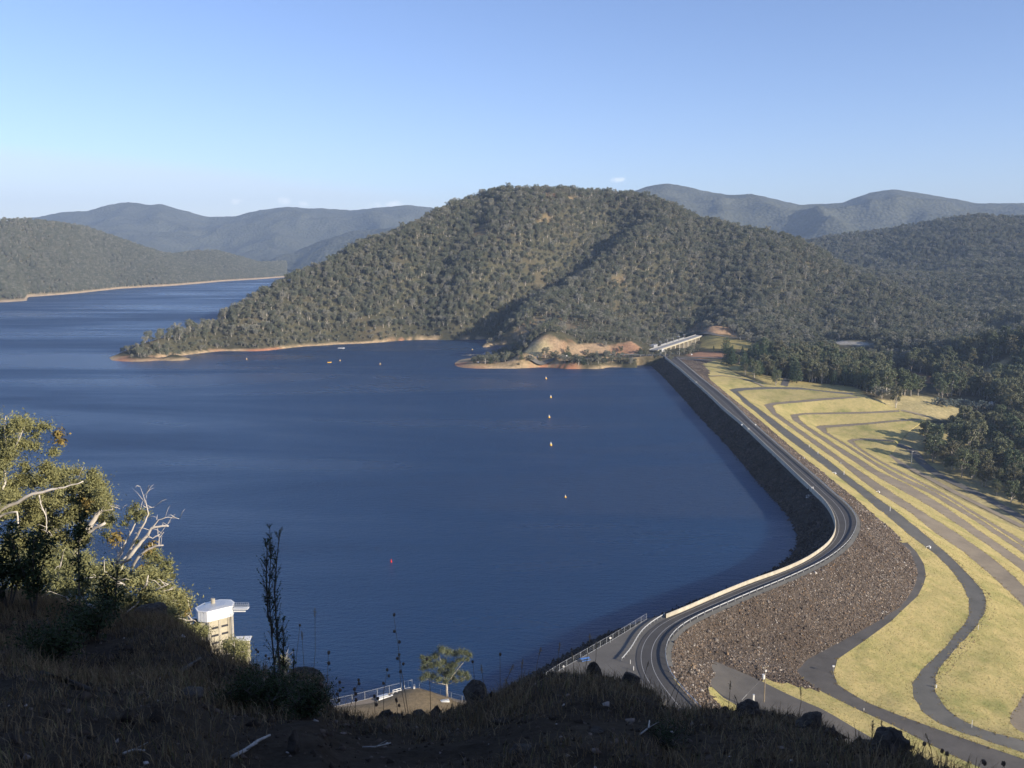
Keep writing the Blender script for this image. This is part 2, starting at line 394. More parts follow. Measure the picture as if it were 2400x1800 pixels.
T['B2R'] = [(1811, 951.5, -8), (1821, 968, -8.4), (1865.6, 1000, -8.4), (1928.5, 1043.4, -8.4), (1974, 1076, -8.4), (2020.7, 1107.4, -8.4), (2060, 1133.5, -8.7), (2091, 1155, -9.4), (2158, 1197, -11.4), (2234, 1243.5, -14), (2302, 1290, -16), (2361, 1336, -17), (2400, 1374, -17.5), (2480, 1450, -18), (2500, 1540, -18), (2480, 1610, -17.5), (2440, 1665, -17), (2440, 1680, -17), (2500, 1700, -17.3)]
T['B2U'] = [(1790, 948.7, -8), (1811, 943.5, -7.9), (1872, 938.5, -7.4), (1933, 933, -6.6), (1994, 929.5, -5.6)]
T['B2W'] = [(1811, 951.5, -8), (1825, 947, -8), (1872, 943.5, -7.6), (1933, 938, -6.8), (1996, 933, -5.8), (2024.6, 931.5, -5.5)]
T['B3L'] = [(1852, 972, -14.4), (1858, 984, -14.8), (1880.8, 1000, -14.8), (1928.5, 1032.5, -14.8), (1982.7, 1069.4, -14.8), (2060, 1120.4, -14.9), (2175, 1184, -18), (2259.5, 1239, -20.5), (2344, 1298, -22.5), (2400, 1340.5, -23.5), (2500, 1416, -25)]
T['B3R'] = [(1870, 975, -14.4), (1877, 986, -14.8), (1894.9, 1000, -14.8), (1961, 1043.4, -14.8), (2015.3, 1076, -14.8), (2060, 1105, -15), (2133, 1138, -17), (2217, 1188.6, -19.8), (2302, 1248, -22), (2400, 1315, -23.8), (2500, 1386, -25.3)]
T['B3U'] = [(1852, 972, -14.4), (1882, 968, -14.5), (1953, 966.5, -14.4), (2035, 965, -14.2), (2106, 961, -14)]
T['B3W'] = [(1870, 975, -14.4), (1885, 971.5, -14.5), (1953, 970.5, -14.5), (2035, 969, -14.3), (2106, 965.5, -14.1)]
T['B4L'] = [(1911, 1000, -21), (1934, 1017.4, -21.5), (1982.7, 1045.6, -21.5), (2060, 1096.6, -21.5), (2096, 1118, -22.2), (2175, 1155, -24.5), (2281, 1218, -27), (2400, 1298, -29.5), (2500, 1367, -31)]
T['B4R'] = [(1936, 1002.5, -21), (1939, 1014, -21.5), (1993.6, 1046.7, -21.5), (2060, 1088, -21.6), (2116, 1118, -22.8), (2196, 1155, -25), (2302, 1220, -27.8), (2400, 1284, -29.8), (2500, 1350, -31.3)]
T['B4U'] = [(1911, 1000, -21), (1921, 997.5, -21), (1974, 994.5, -20.4), (2035, 990.5, -19.2), (2096, 984.5, -18), (2157, 981, -17.4)]
T['B4W'] = [(1936, 1002.5, -21), (1994, 998.5, -20.2), (2055, 992.5, -19), (2096, 988.5, -18.2), (2157, 984.8, -17.6)]
T['B5L'] = [(1985, 1033.6, -25.4), (2026, 1063, -25.7), (2060, 1083.5, -25.8), (2157, 1134, -28), (2217, 1165, -29.5), (2323, 1230, -32.2), (2400, 1280.5, -34), (2500, 1345, -36)]
T['B5R'] = [(2001, 1034, -25.4), (2010, 1046, -25.7), (2060, 1078, -25.8), (2157, 1128, -28.1), (2217, 1158.5, -29.6), (2323, 1223, -32.4), (2400, 1269, -34.3), (2500, 1330, -36.3)]
T['B5U'] = [(1985, 1033.6, -25.4), (1994, 1029, -25.4), (2035, 1027, -25.2), (2096, 1032, -25)]
T['B5W'] = [(2001, 1034, -25.4), (2012, 1032, -25.4), (2035, 1030.5, -25.3), (2080, 1034, -25.2), (2096, 1036, -25.1)]
T['T1_up'] = [(1671.6, 1548, .2), (1770, 1589, -2.5), (1850, 1629, -3.5), (1934.6, 1665, -4.5), (2023, 1718, -6), (2130, 1775, -7.5), (2240, 1830, -9)]
T['T1_dn'] = [(1669, 1610, .2), (1700, 1640, -2), (1745, 1662, -2.6), (1850, 1700, -4), (1960, 1765, -6), (2060, 1820, -7.5), (2180, 1880, -9)]

def W(n): return np.array([P(*p) for p in T[n]])
TW = {k: W(k) for k in T}
TW['toe_in'] = PL(toe_in); TW['toe_out'] = PL(toe_out)
# outer boundary of the embankment (clockwise in plan)
far_top = PL([(1587, 839, 8), (1632, 841.5, 7.5), (1675, 844.5, 6.5), (1697, 861, 5), (1733, 879, 3), (1769, 892, 1), (1787, 896, 0), (1820, 903, -1.5), (1872, 905, -2.8), (1933, 913.5, -4), (2004, 919.5, -5.2), (2030, 928, -5.6)])
east = PL([(2060, 942, -8.5), (2086, 952, -12), (2110, 960, -14), (2140, 970, -15.8), (2170, 981, -17.4), (2166, 986, -17.8), (2130, 1010, -23), (2112, 1030, -26)])
toe = PL([(2100, 1050, -28), (2085, 1068, -29.5), (2111, 1093, -30.5), (2175, 1129, -32), (2238, 1165, -34), (2302, 1195, -36.5), (2400, 1248, -39.5), (2520, 1325, -43)])
near_b = PL([(2560, 1420, -36), (2560, 1560, -30), (2560, 1700, -20), (2540, 1830, -16), (2440, 1900, -14), (2240, 1930, -11), (2000, 1850, -8), (1850, 1760, -5), (1740, 1700, -2), (1700, 1760, 3)])
OUT = np.concatenate([far_top, east, toe, near_b, R_rail[::-1]])

edges_lines = [far_top, east, toe, near_b, R_rail]
shoulder = offset(R_rail[6:-12], 1.6, -.25)
# which side is the valley? test with a point
if np.linalg.norm(shoulder[40, :2] - TW['rock_edge'][6, :2]) > np.linalg.norm(R_rail[46, :2] - TW['rock_edge'][6, :2]):
    shoulder = offset(R_rail[6:-12], -1.6, -.25); SIDE = -1
else: SIDE = 1
def zline(l): return [tuple(p) for p in l]
cpts = []; cedges = []
key = {}
def addp(p):
    k = (round(p[0] * 4), round(p[1] * 4))
    if k in key: return key[k]
    key[k] = len(cpts); cpts.append((p[0], p[1], p[2])); return key[k]
def addline(l):
    ids = [addp(p) for p in l]
    for a, b in zip(ids[:-1], ids[1:]):
        if a != b: cedges.append((a, b))
addline(np.concatenate([OUT, OUT[:1]]))
DR = {}
for k in list(TW):
    l = TW[k]
    DR[k] = resample(l, 3.5) if k[0] in 'BTr' else l
    if k[0] == 'B' or k == 'rock_edge':
        DR[k][1:-1, :2] += np.random.default_rng(len(k) + ord(k[1]) + ord(k[-1])).normal(0, .16, (len(DR[k]) - 2, 2))
    # round the corners a little but keep end points
    addline(DR[k])
addline(shoulder)
for _q in ((1640, 1500, 3.4), (1618, 1535, 3.6), (1622, 1575, 3.6), (1700, 1500, 1.6), (1760, 1520, -1.2), (1800, 1480, .3), (1715, 1545, .2)): addp(P(*_q))
ZP = np.array(cpts)
def cdt(pts2, edges):
    r = delaunay_2d_cdt([Vector((p[0], p[1])) for p in pts2], edges, [], 0, 1e-4)
    return r
r0 = cdt(cpts, cedges)
v0 = np.array([(p.x, p.y) for p in r0[0]]); orig = r0[3]
z0 = np.empty(len(v0))
for i, o_ in enumerate(orig):
    if len(o_): z0[i] = ZP[o_[0], 2]
    else:
        d = np.hypot(ZP[:, 0] - v0[i, 0], ZP[:, 1] - v0[i, 1]); q = np.argsort(d)[:2]; z0[i] = (ZP[q, 2] / (d[q] + .01)).sum() / (1 / (d[q] + .01)).sum()
tri0 = np.array([t for f in r0[2] for t in [(f[0], f[i], f[i + 1]) for i in range(1, len(f) - 1)]])
# coarse triangulation -> height lookup
def tri_height(x, y):
    x = np.asarray(x, float); y = np.asarray(y, float); out = np.full(x.shape, np.nan)
    A = v0[tri0[:, 0]]; B = v0[tri0[:, 1]]; C_ = v0[tri0[:, 2]]
    order = np.argsort(y)
    ys = y[order]
    for i in range(len(tri0)):
        a, b, c = A[i], B[i], C_[i]
        ylo, yhi = min(a[1], b[1], c[1]), max(a[1], b[1], c[1])
        s = np.searchsorted(ys, ylo - 1e-6); e = np.searchsorted(ys, yhi + 1e-6)
        if e <= s: continue
        idx = order[s:e]; px = x[idx]; py = y[idx]
        m = (px >= min(a[0], b[0], c[0])) & (px <= max(a[0], b[0], c[0]))
        if not m.any(): continue
        idx = idx[m]; px = px[m]; py = py[m]
        den = (b[1] - c[1]) * (a[0] - c[0]) + (c[0] - b[0]) * (a[1] - c[1])
        if abs(den) < 1e-9: continue
        l1 = ((b[1] - c[1]) * (px - c[0]) + (c[0] - b[0]) * (py - c[1])) / den
        l2 = ((c[1] - a[1]) * (px - c[0]) + (a[0] - c[0]) * (py - c[1])) / den
        l3 = 1 - l1 - l2; ok = (l1 >= -1e-6) & (l2 >= -1e-6) & (l3 >= -1e-6)
        out[idx[ok]] = (l1 * z0[tri0[i, 0]] + l2 * z0[tri0[i, 1]] + l3 * z0[tri0[i, 2]])[ok]
    return out
# region polygons
RP = {}
def ring(*ls): return np.concatenate(ls)
RP['B1'] = ring(DR['B1L'][::-1], DR['B1U'], DR['B1W'][::-1], DR['B1R'])
RP['B2'] = ring(DR['B2L'][::-1], DR['B2U'], DR['B2W'][::-1], DR['B2R'])
RP['B3'] = ring(DR['B3L'][::-1], DR['B3U'], DR['B3W'][::-1], DR['B3R'])
RP['B4'] = ring(DR['B4L'][::-1], DR['B4U'], DR['B4W'][::-1], DR['B4R'])
RP['B5'] = ring(DR['B5L'][::-1], DR['B5U'], DR['B5W'][::-1], DR['B5R'])
RP['T2'] = ring(TW['toe_in'], DR['T2_in'][1:], DR['T2_out'][::-1], TW['toe_out'][::-1][1:])
RP['T1'] = ring(DR['T1_up'], DR['T1_dn'][::-1])
RP['shoulder'] = ring(R_rail[6:-12], shoulder[::-1])
rockside = ring(R_rail[:2], far_top[1:3] * [1, 1, 1], PL([(1648, 856, 5), (1661, 872, 4)]), TW['rock_edge'], TW['toe_in'], PL([(1925, 1619, -7)]), PL([(1770, 1589, -2.5)]), TW['T1_up'][:1], TW['T1_dn'][:1], PL([(1640, 1625, 4)]), R_rail[::-1][10:])
RP['rock'] = rockside
# fine triangulation
gx0, gy0 = OUT[:, :2].min(0); gx1, gy1 = OUT[:, :2].max(0)
g = []
for sp, lo, hi in ((2.2, gy0, 420), (4.0, 420, gy1)):
    xs = np.arange(gx0, gx1, sp); ys = np.arange(lo, hi, sp); X, Y = np.meshgrid(xs, ys)
    X = X + RNG.uniform(-.3, .3, X.shape) * sp; Y = Y + RNG.uniform(-.3, .3, Y.shape) * sp
    g.append(np.stack([X.ravel(), Y.ravel()], 1))
g = np.concatenate(g); g = g[inpoly(g[:, 0], g[:, 1], OUT)]
gd = np.full(len(g), 1e9)
for l in [OUT] + [DR[k] for k in DR] + [shoulder]: gd = np.minimum(gd, dist_line(g[:, 0], g[:, 1], l))
g = g[gd > 1.0]
gz = tri_height(g[:, 0], g[:, 1]); g = g[~np.isnan(gz)]; gz = gz[~np.isnan(gz)]
on_track = np.zeros(len(g), bool)
for k in ('B1', 'B2', 'B3', 'B4', 'B5', 'T1', 'T2', 'shoulder'): on_track |= inpoly(g[:, 0], g[:, 1], RP[k])
gz = gz + np.where(on_track, .0, 1) * (fbm(g[:, 0], g[:, 1], 7, 3, 5) * .45)
pts = [tuple(p) for p in cpts] + [(a[0], a[1], b) for a, b in zip(g, gz)]
r1 = cdt(pts, cedges); v1 = np.array([(p.x, p.y) for p in r1[0]]); PZ = np.array([p[2] for p in pts]); z1 = np.empty(len(v1))
for i, o_ in enumerate(r1[3]):
    if len(o_): z1[i] = PZ[o_[0]]
    else:
        d = np.hypot(v0[:, 0] - v1[i, 0], v0[:, 1] - v1[i, 1]); z1[i] = z0[np.argmin(d)]
V1 = np.column_stack([v1, z1]); tri1 = np.array([t for f in r1[2] for t in [(f[0], f[i], f[i + 1]) for i in range(1, len(f) - 1)]])
cen = V1[tri1].mean(1)
inside = inpoly(cen[:, 0], cen[:, 1], OUT); tri1 = tri1[inside]; cen = cen[inside]
# face up
a_ = V1[tri1]; nz = np.cross(a_[:, 1] - a_[:, 0], a_[:, 2] - a_[:, 0])[:, 2]; tri1[nz < 0] = tri1[nz < 0][:, ::-1]
reg = np.zeros(len(tri1), int)                                  # 0 grass
reg[inpoly(cen[:, 0], cen[:, 1], RP['rock'])] = 1
reg[inpoly(cen[:, 0], cen[:, 1], PL([(1560, 1590), (1640, 1590), (1672, 1606), (1702, 1642), (1748, 1664), (1745, 1720), (1640, 1700)], 4))] = 1
for i, k in enumerate(('shoulder', 'T1', 'T2', 'B1', 'B2', 'B3', 'B4', 'B5')): reg[inpoly(cen[:, 0], cen[:, 1], RP[k])] = 2 + i
def submesh(name, mask, m, smooth=True):
    t = tri1[mask]; u, inv = np.unique(t, return_inverse=True)
    return mesh_np(name, V1[u], inv.reshape(t.shape), m, smooth)

dam = empty('dam', (130, 560, 0)); tag(dam, 'long curved rockfill embankment dam holding back the lake, grassed valley slope', 'dam')
def dampart(name, me, lab=None):
    o = obj(name, me, dam); o.matrix_parent_inverse = Matrix.Translation((-130, -560, 0))
    if lab: o['label'] = lab
    return o
dampart('grass_slope', submesh('grass_slope', reg == 0, m_grass))
dampart('rock_slope', submesh('rock_slope', reg == 1, m_rubble_base), 'brown rubble slope below the guard rail')
dampart('gravel_shoulder', submesh('gravel_shoulder', reg == 2, m_gravelroad))
skl = np.array(OUT); sk2 = skl.copy(); sk2[:, 2] -= 5; sk2[:, :2] += (np.array([200, 500]) - sk2[:, :2]) * .004
vv, ff = strip(np.concatenate([skl, skl[:1]]), np.concatenate([sk2, sk2[:1]])); dampart('edge_skirt', mesh_np('edge_skirt', vv, ff, m_grass))
tracks = [('T1', 3, 'dark asphalt track leaving the crest road beside the power pole', m_darktrack), ('T2', 4, 'dark track with turning patch along the foot of the rubble slope', m_darktrack), ('B1', 5, 'widest grey gravel bench track curving across the grass slope', m_gravelroad),
          ('B2', 6, 'second brown bench track below the crest', m_browntrack), ('B3', 7, 'third bench track below the crest', m_browntrack), ('B4', 8, 'fourth bench track below the crest', m_browntrack), ('B5', 9, 'lowest bench track along the foot of the dam', m_browntrack)]
for k, i, lab, m in tracks:
    o = obj('track', submesh('track', reg == i, m)); tag(o, lab, 'track', kind='structure')

# crest road: deck, markings, parapet, upstream face
def resn(l, n):
    l = np.asarray(l); seg = np.linalg.norm(np.diff(l[:, :2], axis=0), axis=1); L = np.concatenate([[0], np.cumsum(seg)]); s = np.linspace(0, L[-1], n)
    return np.stack([np.interp(s, L, l[:, k]) for k in range(3)], 1)
def match(a, b):
    """points of line b nearest in order to a's points"""
    out = []; d0 = 0; bb = resample(b, .5)
    for p in a:
        lo = d0; hi = min(len(bb), d0 + 60) if out else len(bb)
        d = np.hypot(bb[lo:hi, 0] - p[0], bb[lo:hi, 1] - p[1]); j = lo + int(np.argmin(d)); out.append(bb[j]); d0 = j
    return np.array(out)
RL = resample(R_left, 3.0); RRm = match(RL, resample(np.concatenate([R_rail]), 1.0))
for _ in range(6): RRm[1:-1] = .25 * RRm[:-2] + .5 * RRm[1:-1] + .25 * RRm[2:]
RRm[:, 2] = np.minimum(RRm[:, 2], RL[:, 2] + .05)
road_l = [RL + (RRm - RL) * t for t in (0, .25, .5, .75, 1.0)]
for q in road_l: q[:, 2] += .02
vv, ff = sweep(road_l); road = obj('crest_road', mesh_np('crest_road', vv, ff[:, ::-1], m_asphalt, True)); tag(road, 'two lane asphalt road along the dam crest', 'road', kind='structure')
def mark(t, w, s0=0, s1=None, dz=.012, dash=None):
    c = (RL + (RRm - RL) * t)[s0:s1]; c = resample(c, 1.5); c[:, 2] += .02 + dz
    a, b = offset(c, -w / 2), offset(c, w / 2); return strip(a, b)
def line_part(t, w, s0=0, s1=None):
    v, f = mark(t, w, s0, s1); me = mesh_np('road_marking', v, f, m_paint)
    n = len(v) // 2; o = obj('road_marking', me, road); return o
kb = int(np.argmin(np.hypot(RL[:, 0] - L_par[8][0], RL[:, 1] - L_par[8][1])))
line_part(.5, .15, kb - 30, None); line_part(.16, .13, kb - 8, None); line_part(.5, .11, 6, kb - 29)
# make sure faces look up: normals irrelevant for diffuse paint

wall_c = smooth_line(np.concatenate([L_par, PL([(1562, 1449)], ZC)]), 2.5, 10)
io = -SIDE   # lake side
def off_l(l, d, dz=0): return offset(l, d * (1 if LAKE > 0 else -1), dz)
LAKE = 1 if np.linalg.norm((wall_c + np.column_stack([normals2(wall_c), np.zeros(len(wall_c))]))[60, :2] - [0, 560]) < np.linalg.norm(wall_c[60, :2] - [0, 560]) else -1
wl = [off_l(wall_c, .10, .0), off_l(wall_c, .12, 1.25), off_l(wall_c, .45, 1.25), off_l(wall_c, .5, -2.2)]
vv, ff = sweep(wl); o = obj('crest_wall', mesh_np('crest_wall', vv, ff, m_conc)); tag(o, 'long low pale concrete wall on the lake side of the crest road', 'wall')
# upstream face
up0 = off_l(wall_c, .5, -1.2); up = [up0]
full_up = smooth_line(np.concatenate([L_par, PL([(1517, 1450), (1440, 1497), (1360, 1543), (1313.6, 1567), (1262, 1602)], ZC)]), 2.5, 6)
LK = 1 if LAKE > 0 else -1
def off_u(l, d, dz): return offset(l, d * LK, dz)
ups = [off_u(full_up, .52, -1.0)]
for d in np.linspace(2, 40, 20):
    q = off_u(full_up, d, -1.0 - (d - .5) * .5)
    q[:, 2] += fbm(q[:, 0], q[:, 1], 3, 3, 3) * .5; ups.append(q)
# keep the fan of the inner bend from folding: pull each line smooth
for k in range(1, len(ups)):
    for _ in range(2 + k * 2):
        ups[k][1:-1] = .25 * ups[k][:-2] + .5 * ups[k][1:-1] + .25 * ups[k][2:]
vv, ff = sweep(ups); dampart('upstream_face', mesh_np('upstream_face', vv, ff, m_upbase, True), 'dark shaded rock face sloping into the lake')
UPV, UPF = vv, ff

# ---- rubble (individual stones)
def stones(cent, size, nrm=None, seed=1):
    rg = np.random.default_rng(seed); n = len(cent)
    base = np.array([(1, 0, 0), (-1, 0, 0), (0, 1, 0), (0, -1, 0), (0, 0, 1), (0, 0, -1)], float)
    fac = np.array([(0, 2, 4), (2, 1, 4), (1, 3, 4), (3, 0, 4), (2, 0, 5), (1, 2, 5), (3, 1, 5), (0, 3, 5)])
    B = base[None] * rg.uniform(.45, 1.0, (n, 6, 1)) + rg.uniform(-.28, .28, (n, 6, 3))
    B = B * (size[:, None, None] * rg.uniform(.6, 1.25, (n, 1, 3)))
    an = rg.uniform(0, 2 * PI, n); c, s = np.cos(an), np.sin(an)
    x = B[..., 0] * c[:, None] - B[..., 1] * s[:, None]; y = B[..., 0] * s[:, None] + B[..., 1] * c[:, None]
    v = np.stack([x, y, B[..., 2]], -1) + cent[:, None]
    f = fac[None] + (np.arange(n) * 6)[:, None, None]
    rnd = np.repeat(rg.random(n), 6)
    return v.reshape(-1, 3), f.reshape(-1, 3), rnd
def scatter_tri(V, Fc, n, seed, wfun=None):
    rg = np.random.default_rng(seed); a, b, c = V[Fc[:, 0]], V[Fc[:, 1]], V[Fc[:, 2]]
    ar = np.linalg.norm(np.cross(b - a, c - a), axis=1)
    if wfun is not None: ar = ar * wfun((a + b + c) / 3)
    i = rg.choice(len(Fc), n, p=ar / ar.sum()); u = rg.random(n); w = rg.random(n); m = u + w > 1; u[m] = 1 - u[m]; w[m] = 1 - w[m]
    return a[i] + (b[i] - a[i]) * u[:, None] + (c[i] - a[i]) * w[:, None]
rt = tri1[reg == 1]
cp = scatter_tri(V1, rt, 120000, 3, lambda c: np.where(c[:, 1] < 430, 1, .45))
sz = np.random.default_rng(5).gamma(2.0, .08, len(cp)) + .07; sz = np.minimum(sz, 1.0)
bv = resample(TW['B1R'][9:25], .12); bn = normals2(bv); rq = np.random.default_rng(61); bo = (rq.random(len(bv)) ** 1.3 * 3.2 - .2)[:, None]
sg = 1 if np.linalg.norm(bv[len(bv) // 2, :2] + bn[len(bv) // 2] * 3 - TW['B1L'][16, :2]) > np.linalg.norm(bv[len(bv) // 2, :2] - TW['B1L'][16, :2]) else -1
bp = bv.copy(); bp[:, :2] += bn * bo * sg; bzz = tri_height(bp[:, 0], bp[:, 1]); bp[:, 2] = np.where(np.isnan(bzz), bp[:, 2], bzz) + .03
cp = np.concatenate([cp, bp]); sz = np.concatenate([sz, rq.gamma(2, .05, len(bp)) + .05])
v, f, rnd = stones(cp - [0, 0, .05], sz, seed=6)
o = obj('rubble', mesh_np('rubble', v, f, m_rubble, attrs={'rnd': rnd})); tag(o, 'loose brown and grey rubble stones covering the slope below the guard rail', 'rubble', kind='stuff')
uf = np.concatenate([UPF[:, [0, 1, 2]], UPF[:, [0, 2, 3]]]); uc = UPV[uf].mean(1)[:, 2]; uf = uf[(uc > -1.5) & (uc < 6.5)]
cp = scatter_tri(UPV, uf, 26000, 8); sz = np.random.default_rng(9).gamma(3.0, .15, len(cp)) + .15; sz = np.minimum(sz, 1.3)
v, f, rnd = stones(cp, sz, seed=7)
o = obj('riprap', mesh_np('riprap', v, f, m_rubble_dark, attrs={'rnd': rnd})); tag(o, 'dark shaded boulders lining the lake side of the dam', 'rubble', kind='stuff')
# grass tufts on the near grass slopes
def tufts(c, size, seed, mm=4):
    rg = np.random.default_rng(seed); n = len(c); an = rg.uniform(0, 2 * PI, (n, mm)); vs = []; le = rg.uniform(-.5, .5, (n, mm)); ln = rg.uniform(.6, 1.2, (n, mm)) * size[:, None]
    w = ln * .28; dx, dy = np.cos(an), np.sin(an); b = c[:, None, :] + np.stack([dy, dx, dx * 0], -1) * (rg.uniform(-.3, .3, (n, mm)) * size[:, None])[..., None]
    p0 = b + np.stack([dx * w, dy * w, 0 * w], -1); p1 = b - np.stack([dx * w, dy * w, 0 * w], -1); p2 = b + np.stack([-dy * le * ln, dx * le * ln, ln], -1)
    v = np.stack([p0, p1, p2], 2).reshape(-1, 3); f = np.arange(len(v)).reshape(-1, 3)
    return v, f, np.repeat(rg.random(n * mm) * .5 + np.repeat(vnoise(c[:, 0] / 6, c[:, 1] / 6, 9), mm) * .5, 3)
gt = tri1[reg == 0]
cp = scatter_tri(V1, gt, 30000, 13, lambda c: np.where(c[:, 1] < 400, 1, .25))
v, f, rnd = tufts(cp, np.full(len(cp), .2), 14)
ed = np.concatenate([DR[k] for k in DR if k[0] == 'B' or k.startswith('T2')] + [TW['toe_out']]); ed = np.concatenate([ed + np.random.default_rng(i).normal(0, .55, ed.shape) * [1, 1, 0] for i in range(9)]); ev, ef, er = tufts(ed, np.full(len(ed), .3), 99)
v, f, rnd = np.concatenate([v, ev]), np.concatenate([f, ef + len(v)]), np.concatenate([rnd, er])
o = obj('dry_grass', mesh_np('dry_grass', v, f, m_tuft, attrs={'rnd': rnd})); tag(o, 'short dry yellow grass growing on the dam slopes', 'grass', kind='stuff')

# ================================================================== MAIN HILL, SPIT, VALLEY
sil = [(300, 816, 1022), (316, 790, 1035), (384, 771, 1060), (452, 753, 1100), (542, 716, 1150), (606, 685, 1195), (655, 649, 1235), (723, 626, 1285), (768, 610, 1320), (814, 576, 1360), (859, 554, 1390), (927, 531, 1435), (1000, 508, 1480), (1063, 465, 1520), (1112, 445, 1545), (1164, 432, 1565), (1225, 437, 1580), (1307, 438, 1585), (1388, 449, 1590), (1470, 455, 1600), (1551, 463, 1610), (1612, 485, 1620), (1673, 506, 1625), (1754, 536, 1630), (1800, 559, 1630), (1888, 580, 1620), (1953, 604, 1590), (2061, 645, 1530), (2116, 670, 1480), (2170, 690, 1440), (2278, 733, 1350), (2400, 770, 1250), (2560, 800, 1150)]
ctl = []
CAN = 11.0
for px, py, d in sil:
    x, y, z = D(px, py, d, -CAN); z = max(z, 2.5); ctl.append((x, y, z))
    back = 1.0 if px < 1750 else .6
    ctl.append((x * 1.0, y + 60 + z * 1.2, z * .72 if px >= 800 else z * .35 - 2)); ctl.append((x - (30 if px < 1000 else 0), y + 150 + z * 2.3, -12 if px < 1000 else 20))
shore = [(267, 845), (316, 847.6), (384, 845), (416, 834), (497, 825), (610, 822.7), (696, 813.7), (768, 809), (859, 804.6), (927, 802), (1000, 803), (1035, 803), (1071, 811), (1110, 813), (1144, 814.5), (1209, 814)]
for p in shore:
    x, y, z = P(p[0], p[1], 0); ctl.append((x, y, .2)); ctl.append((x, y - 22, -7)); ctl.append((x + 4, y + 14, 4.0 if p[0] > 300 else 1.5))
ctl += [P(240, 845, -6), P(250, 838, -6), P(265, 835, -7)]
spit = [(1089, 862), (1125, 864), (1170, 863.5), (1243, 862), (1297, 862), (1351, 861), (1420, 862), (1478, 862)]
for p in spit:
    x, y, z = P(p[0], p[1], 0); ctl.append((x, y, .2)); ctl.append((x, y - 16, -8))
ctl += [P(1100, 852, 2.5), P(1125, 846, 3.5), P(1160, 843, 3.8), P(1200, 846, 4.5), P(1240, 845, 7), P(1243, 852, 4), P(1300, 851, 4.5), P(1300, 843, 8), P(1351, 845, 8), P(1400, 846, 7), P(1400, 838, 8), P(1440, 836, 8), P(1500, 836, 8), P(1535, 833, 8), P(1478, 848, 6), P(1520, 840, 8),
        P(1160, 832, 1.0), P(1120, 838, 1.0), P(1085, 842, .1), P(1060, 838, -6), P(1180, 826, 1.2), P(1196, 824, 1.0), P(1221, 817, 1.0), P(1120, 827, -5), P(1165, 822, -5), P(1195, 817.5, -4), P(1060, 825, -7)]
# cutting behind the spit road
for px, pt, pb in ((1215, 818, 830), (1240, 808, 834), (1265, 800, 836), (1290, 795, 836), (1320, 796, 834), (1345, 802, 832), (1370, 806, 830), (1400, 806, 829), (1430, 806, 828), (1460, 803, 827), (1480, 806, 828)):
    ctl.append(P(px, pb, 8.2)); x, y, z = P(px, pb, 8.2); tz = D(px, pt, y + 16)[2]; ctl.append(D(px, pt, y + 16)); ctl.append((x * 1.03, y + 40, tz + 4 if px > 1230 else tz))
ctl += [P(1500, 828, 8.5), P(1530, 812, 9), P(1510, 808, 14)]
# terraces above the cutting
ctl += [D(1250, 745, 1210), D(1330, 720, 1250), D(1200, 770, 1170), D(1400, 750, 1190), D(1130, 790, 1160)]
# spillway and its roads
BR0, BR1 = np.array(P(1535, 821, 9.5)), np.array(P(1637, 785, 11))
ctl += [tuple(BR0 - [8, 0, 0]), tuple(BR1 + [6, 4, 0]), P(1560, 826, 8), P(1595, 833, 7.5), P(1620, 825, 6), P(1670, 790, 10.5), P(1720, 789, 10.5), P(1760, 795, 10), P(1830, 800, 8), P(1900, 803, 4), P(1690, 800, 8.5), P(1740, 806, 7.5), P(1760, 823, 6), P(1700, 825, 6.5), P(1660, 815, 7), P(1640, 812, 2), P(1600, 818, -2), P(1610, 806, -2), P(1560, 806, -3), P(1520, 806, 2), P(1540, 792, -3), P(1600, 780, 4),
        P(1675, 835, 7), P(1740, 838, 5.5), P(1800, 842, 4), P(1850, 846, 2.5), P(1900, 850, 0), P(1750, 862, 3.5), P(1800, 875, 1.5), P(1850, 890, -1.5), P(1900, 880, -3), P(1950, 890, -4.5), P(1960, 805, -2), P(2020, 806, -5),
        P(2030, 900, -7), P(2000, 860, -6), P(2100, 850, -9), P(2200, 880, -13), P(2200, 830, -8), P(2300, 830, -5), P(2400, 850, -6), P(2300, 885, -13), P(2120, 905, -9), P(2060, 922, -6.5), P(2110, 930, -8.5), P(2190, 931, -13), P(2263, 962, -18), P(2206, 978, -19), P(2150, 950, -12.5), P(2300, 930, -18), P(2400, 930, -18), P(2400, 1000, -26), P(2300, 1010, -26), P(2220, 1020, -26), P(2150, 1050, -29), P(2250, 1100, -33), P(2330, 1150, -36), P(2400, 1180, -39), P(2400, 1090, -34)]
for p in P(1660, 760, 0)[:0]: pass
ctl += [D(1660, 768, 1200), D(1760, 775, 1180), D(1870, 782, 1170), D(2000, 785, 1150), D(2150, 795, 1090), D(2300, 800, 1010), D(2450, 800, 980)]
ctl += [(700, 450, -30), (900, 700, 0), (1100, 900, 60), (520, 300, -42), (700, 250, -30), (330, 230, -36), (420, 350, -40), (1300, 1300, 120), (800, 1000, 10), (1000, 1700, 60), (600, 1900, 120), (0, 2100, 40), (-300, 2000, -20), (1500, 600, 60)]
for k in range(0, len(OUT), 5):
    if k < len(far_top) + len(east) + len(toe): ctl.append(tuple(OUT[k]))
for l in (far_top, east, toe):
    for p in l: ctl.append(tuple(p))
for px, py in ((1508, 863), (1530, 880), (1600, 960), (1728, 1100)): ctl.append((P(px, py, 0)[0] + 6, P(px, py, 0)[1], -6))
ctl += [(120, 500, -20), (125, 650, -20), (130, 800, -20), (20, 700, -30), (-200, 700, -40), (-500, 850, -40), (-600, 1000, -30), (100, 400, -25)]
S_main = Surf(ctl, 10.0, .0)
def bumpl(x, y, line, amp, wd):
    return amp * np.exp(-(dist_line(x, y, line) / wd) ** 2)
def pathD(l): return [D(*p) for p in l]
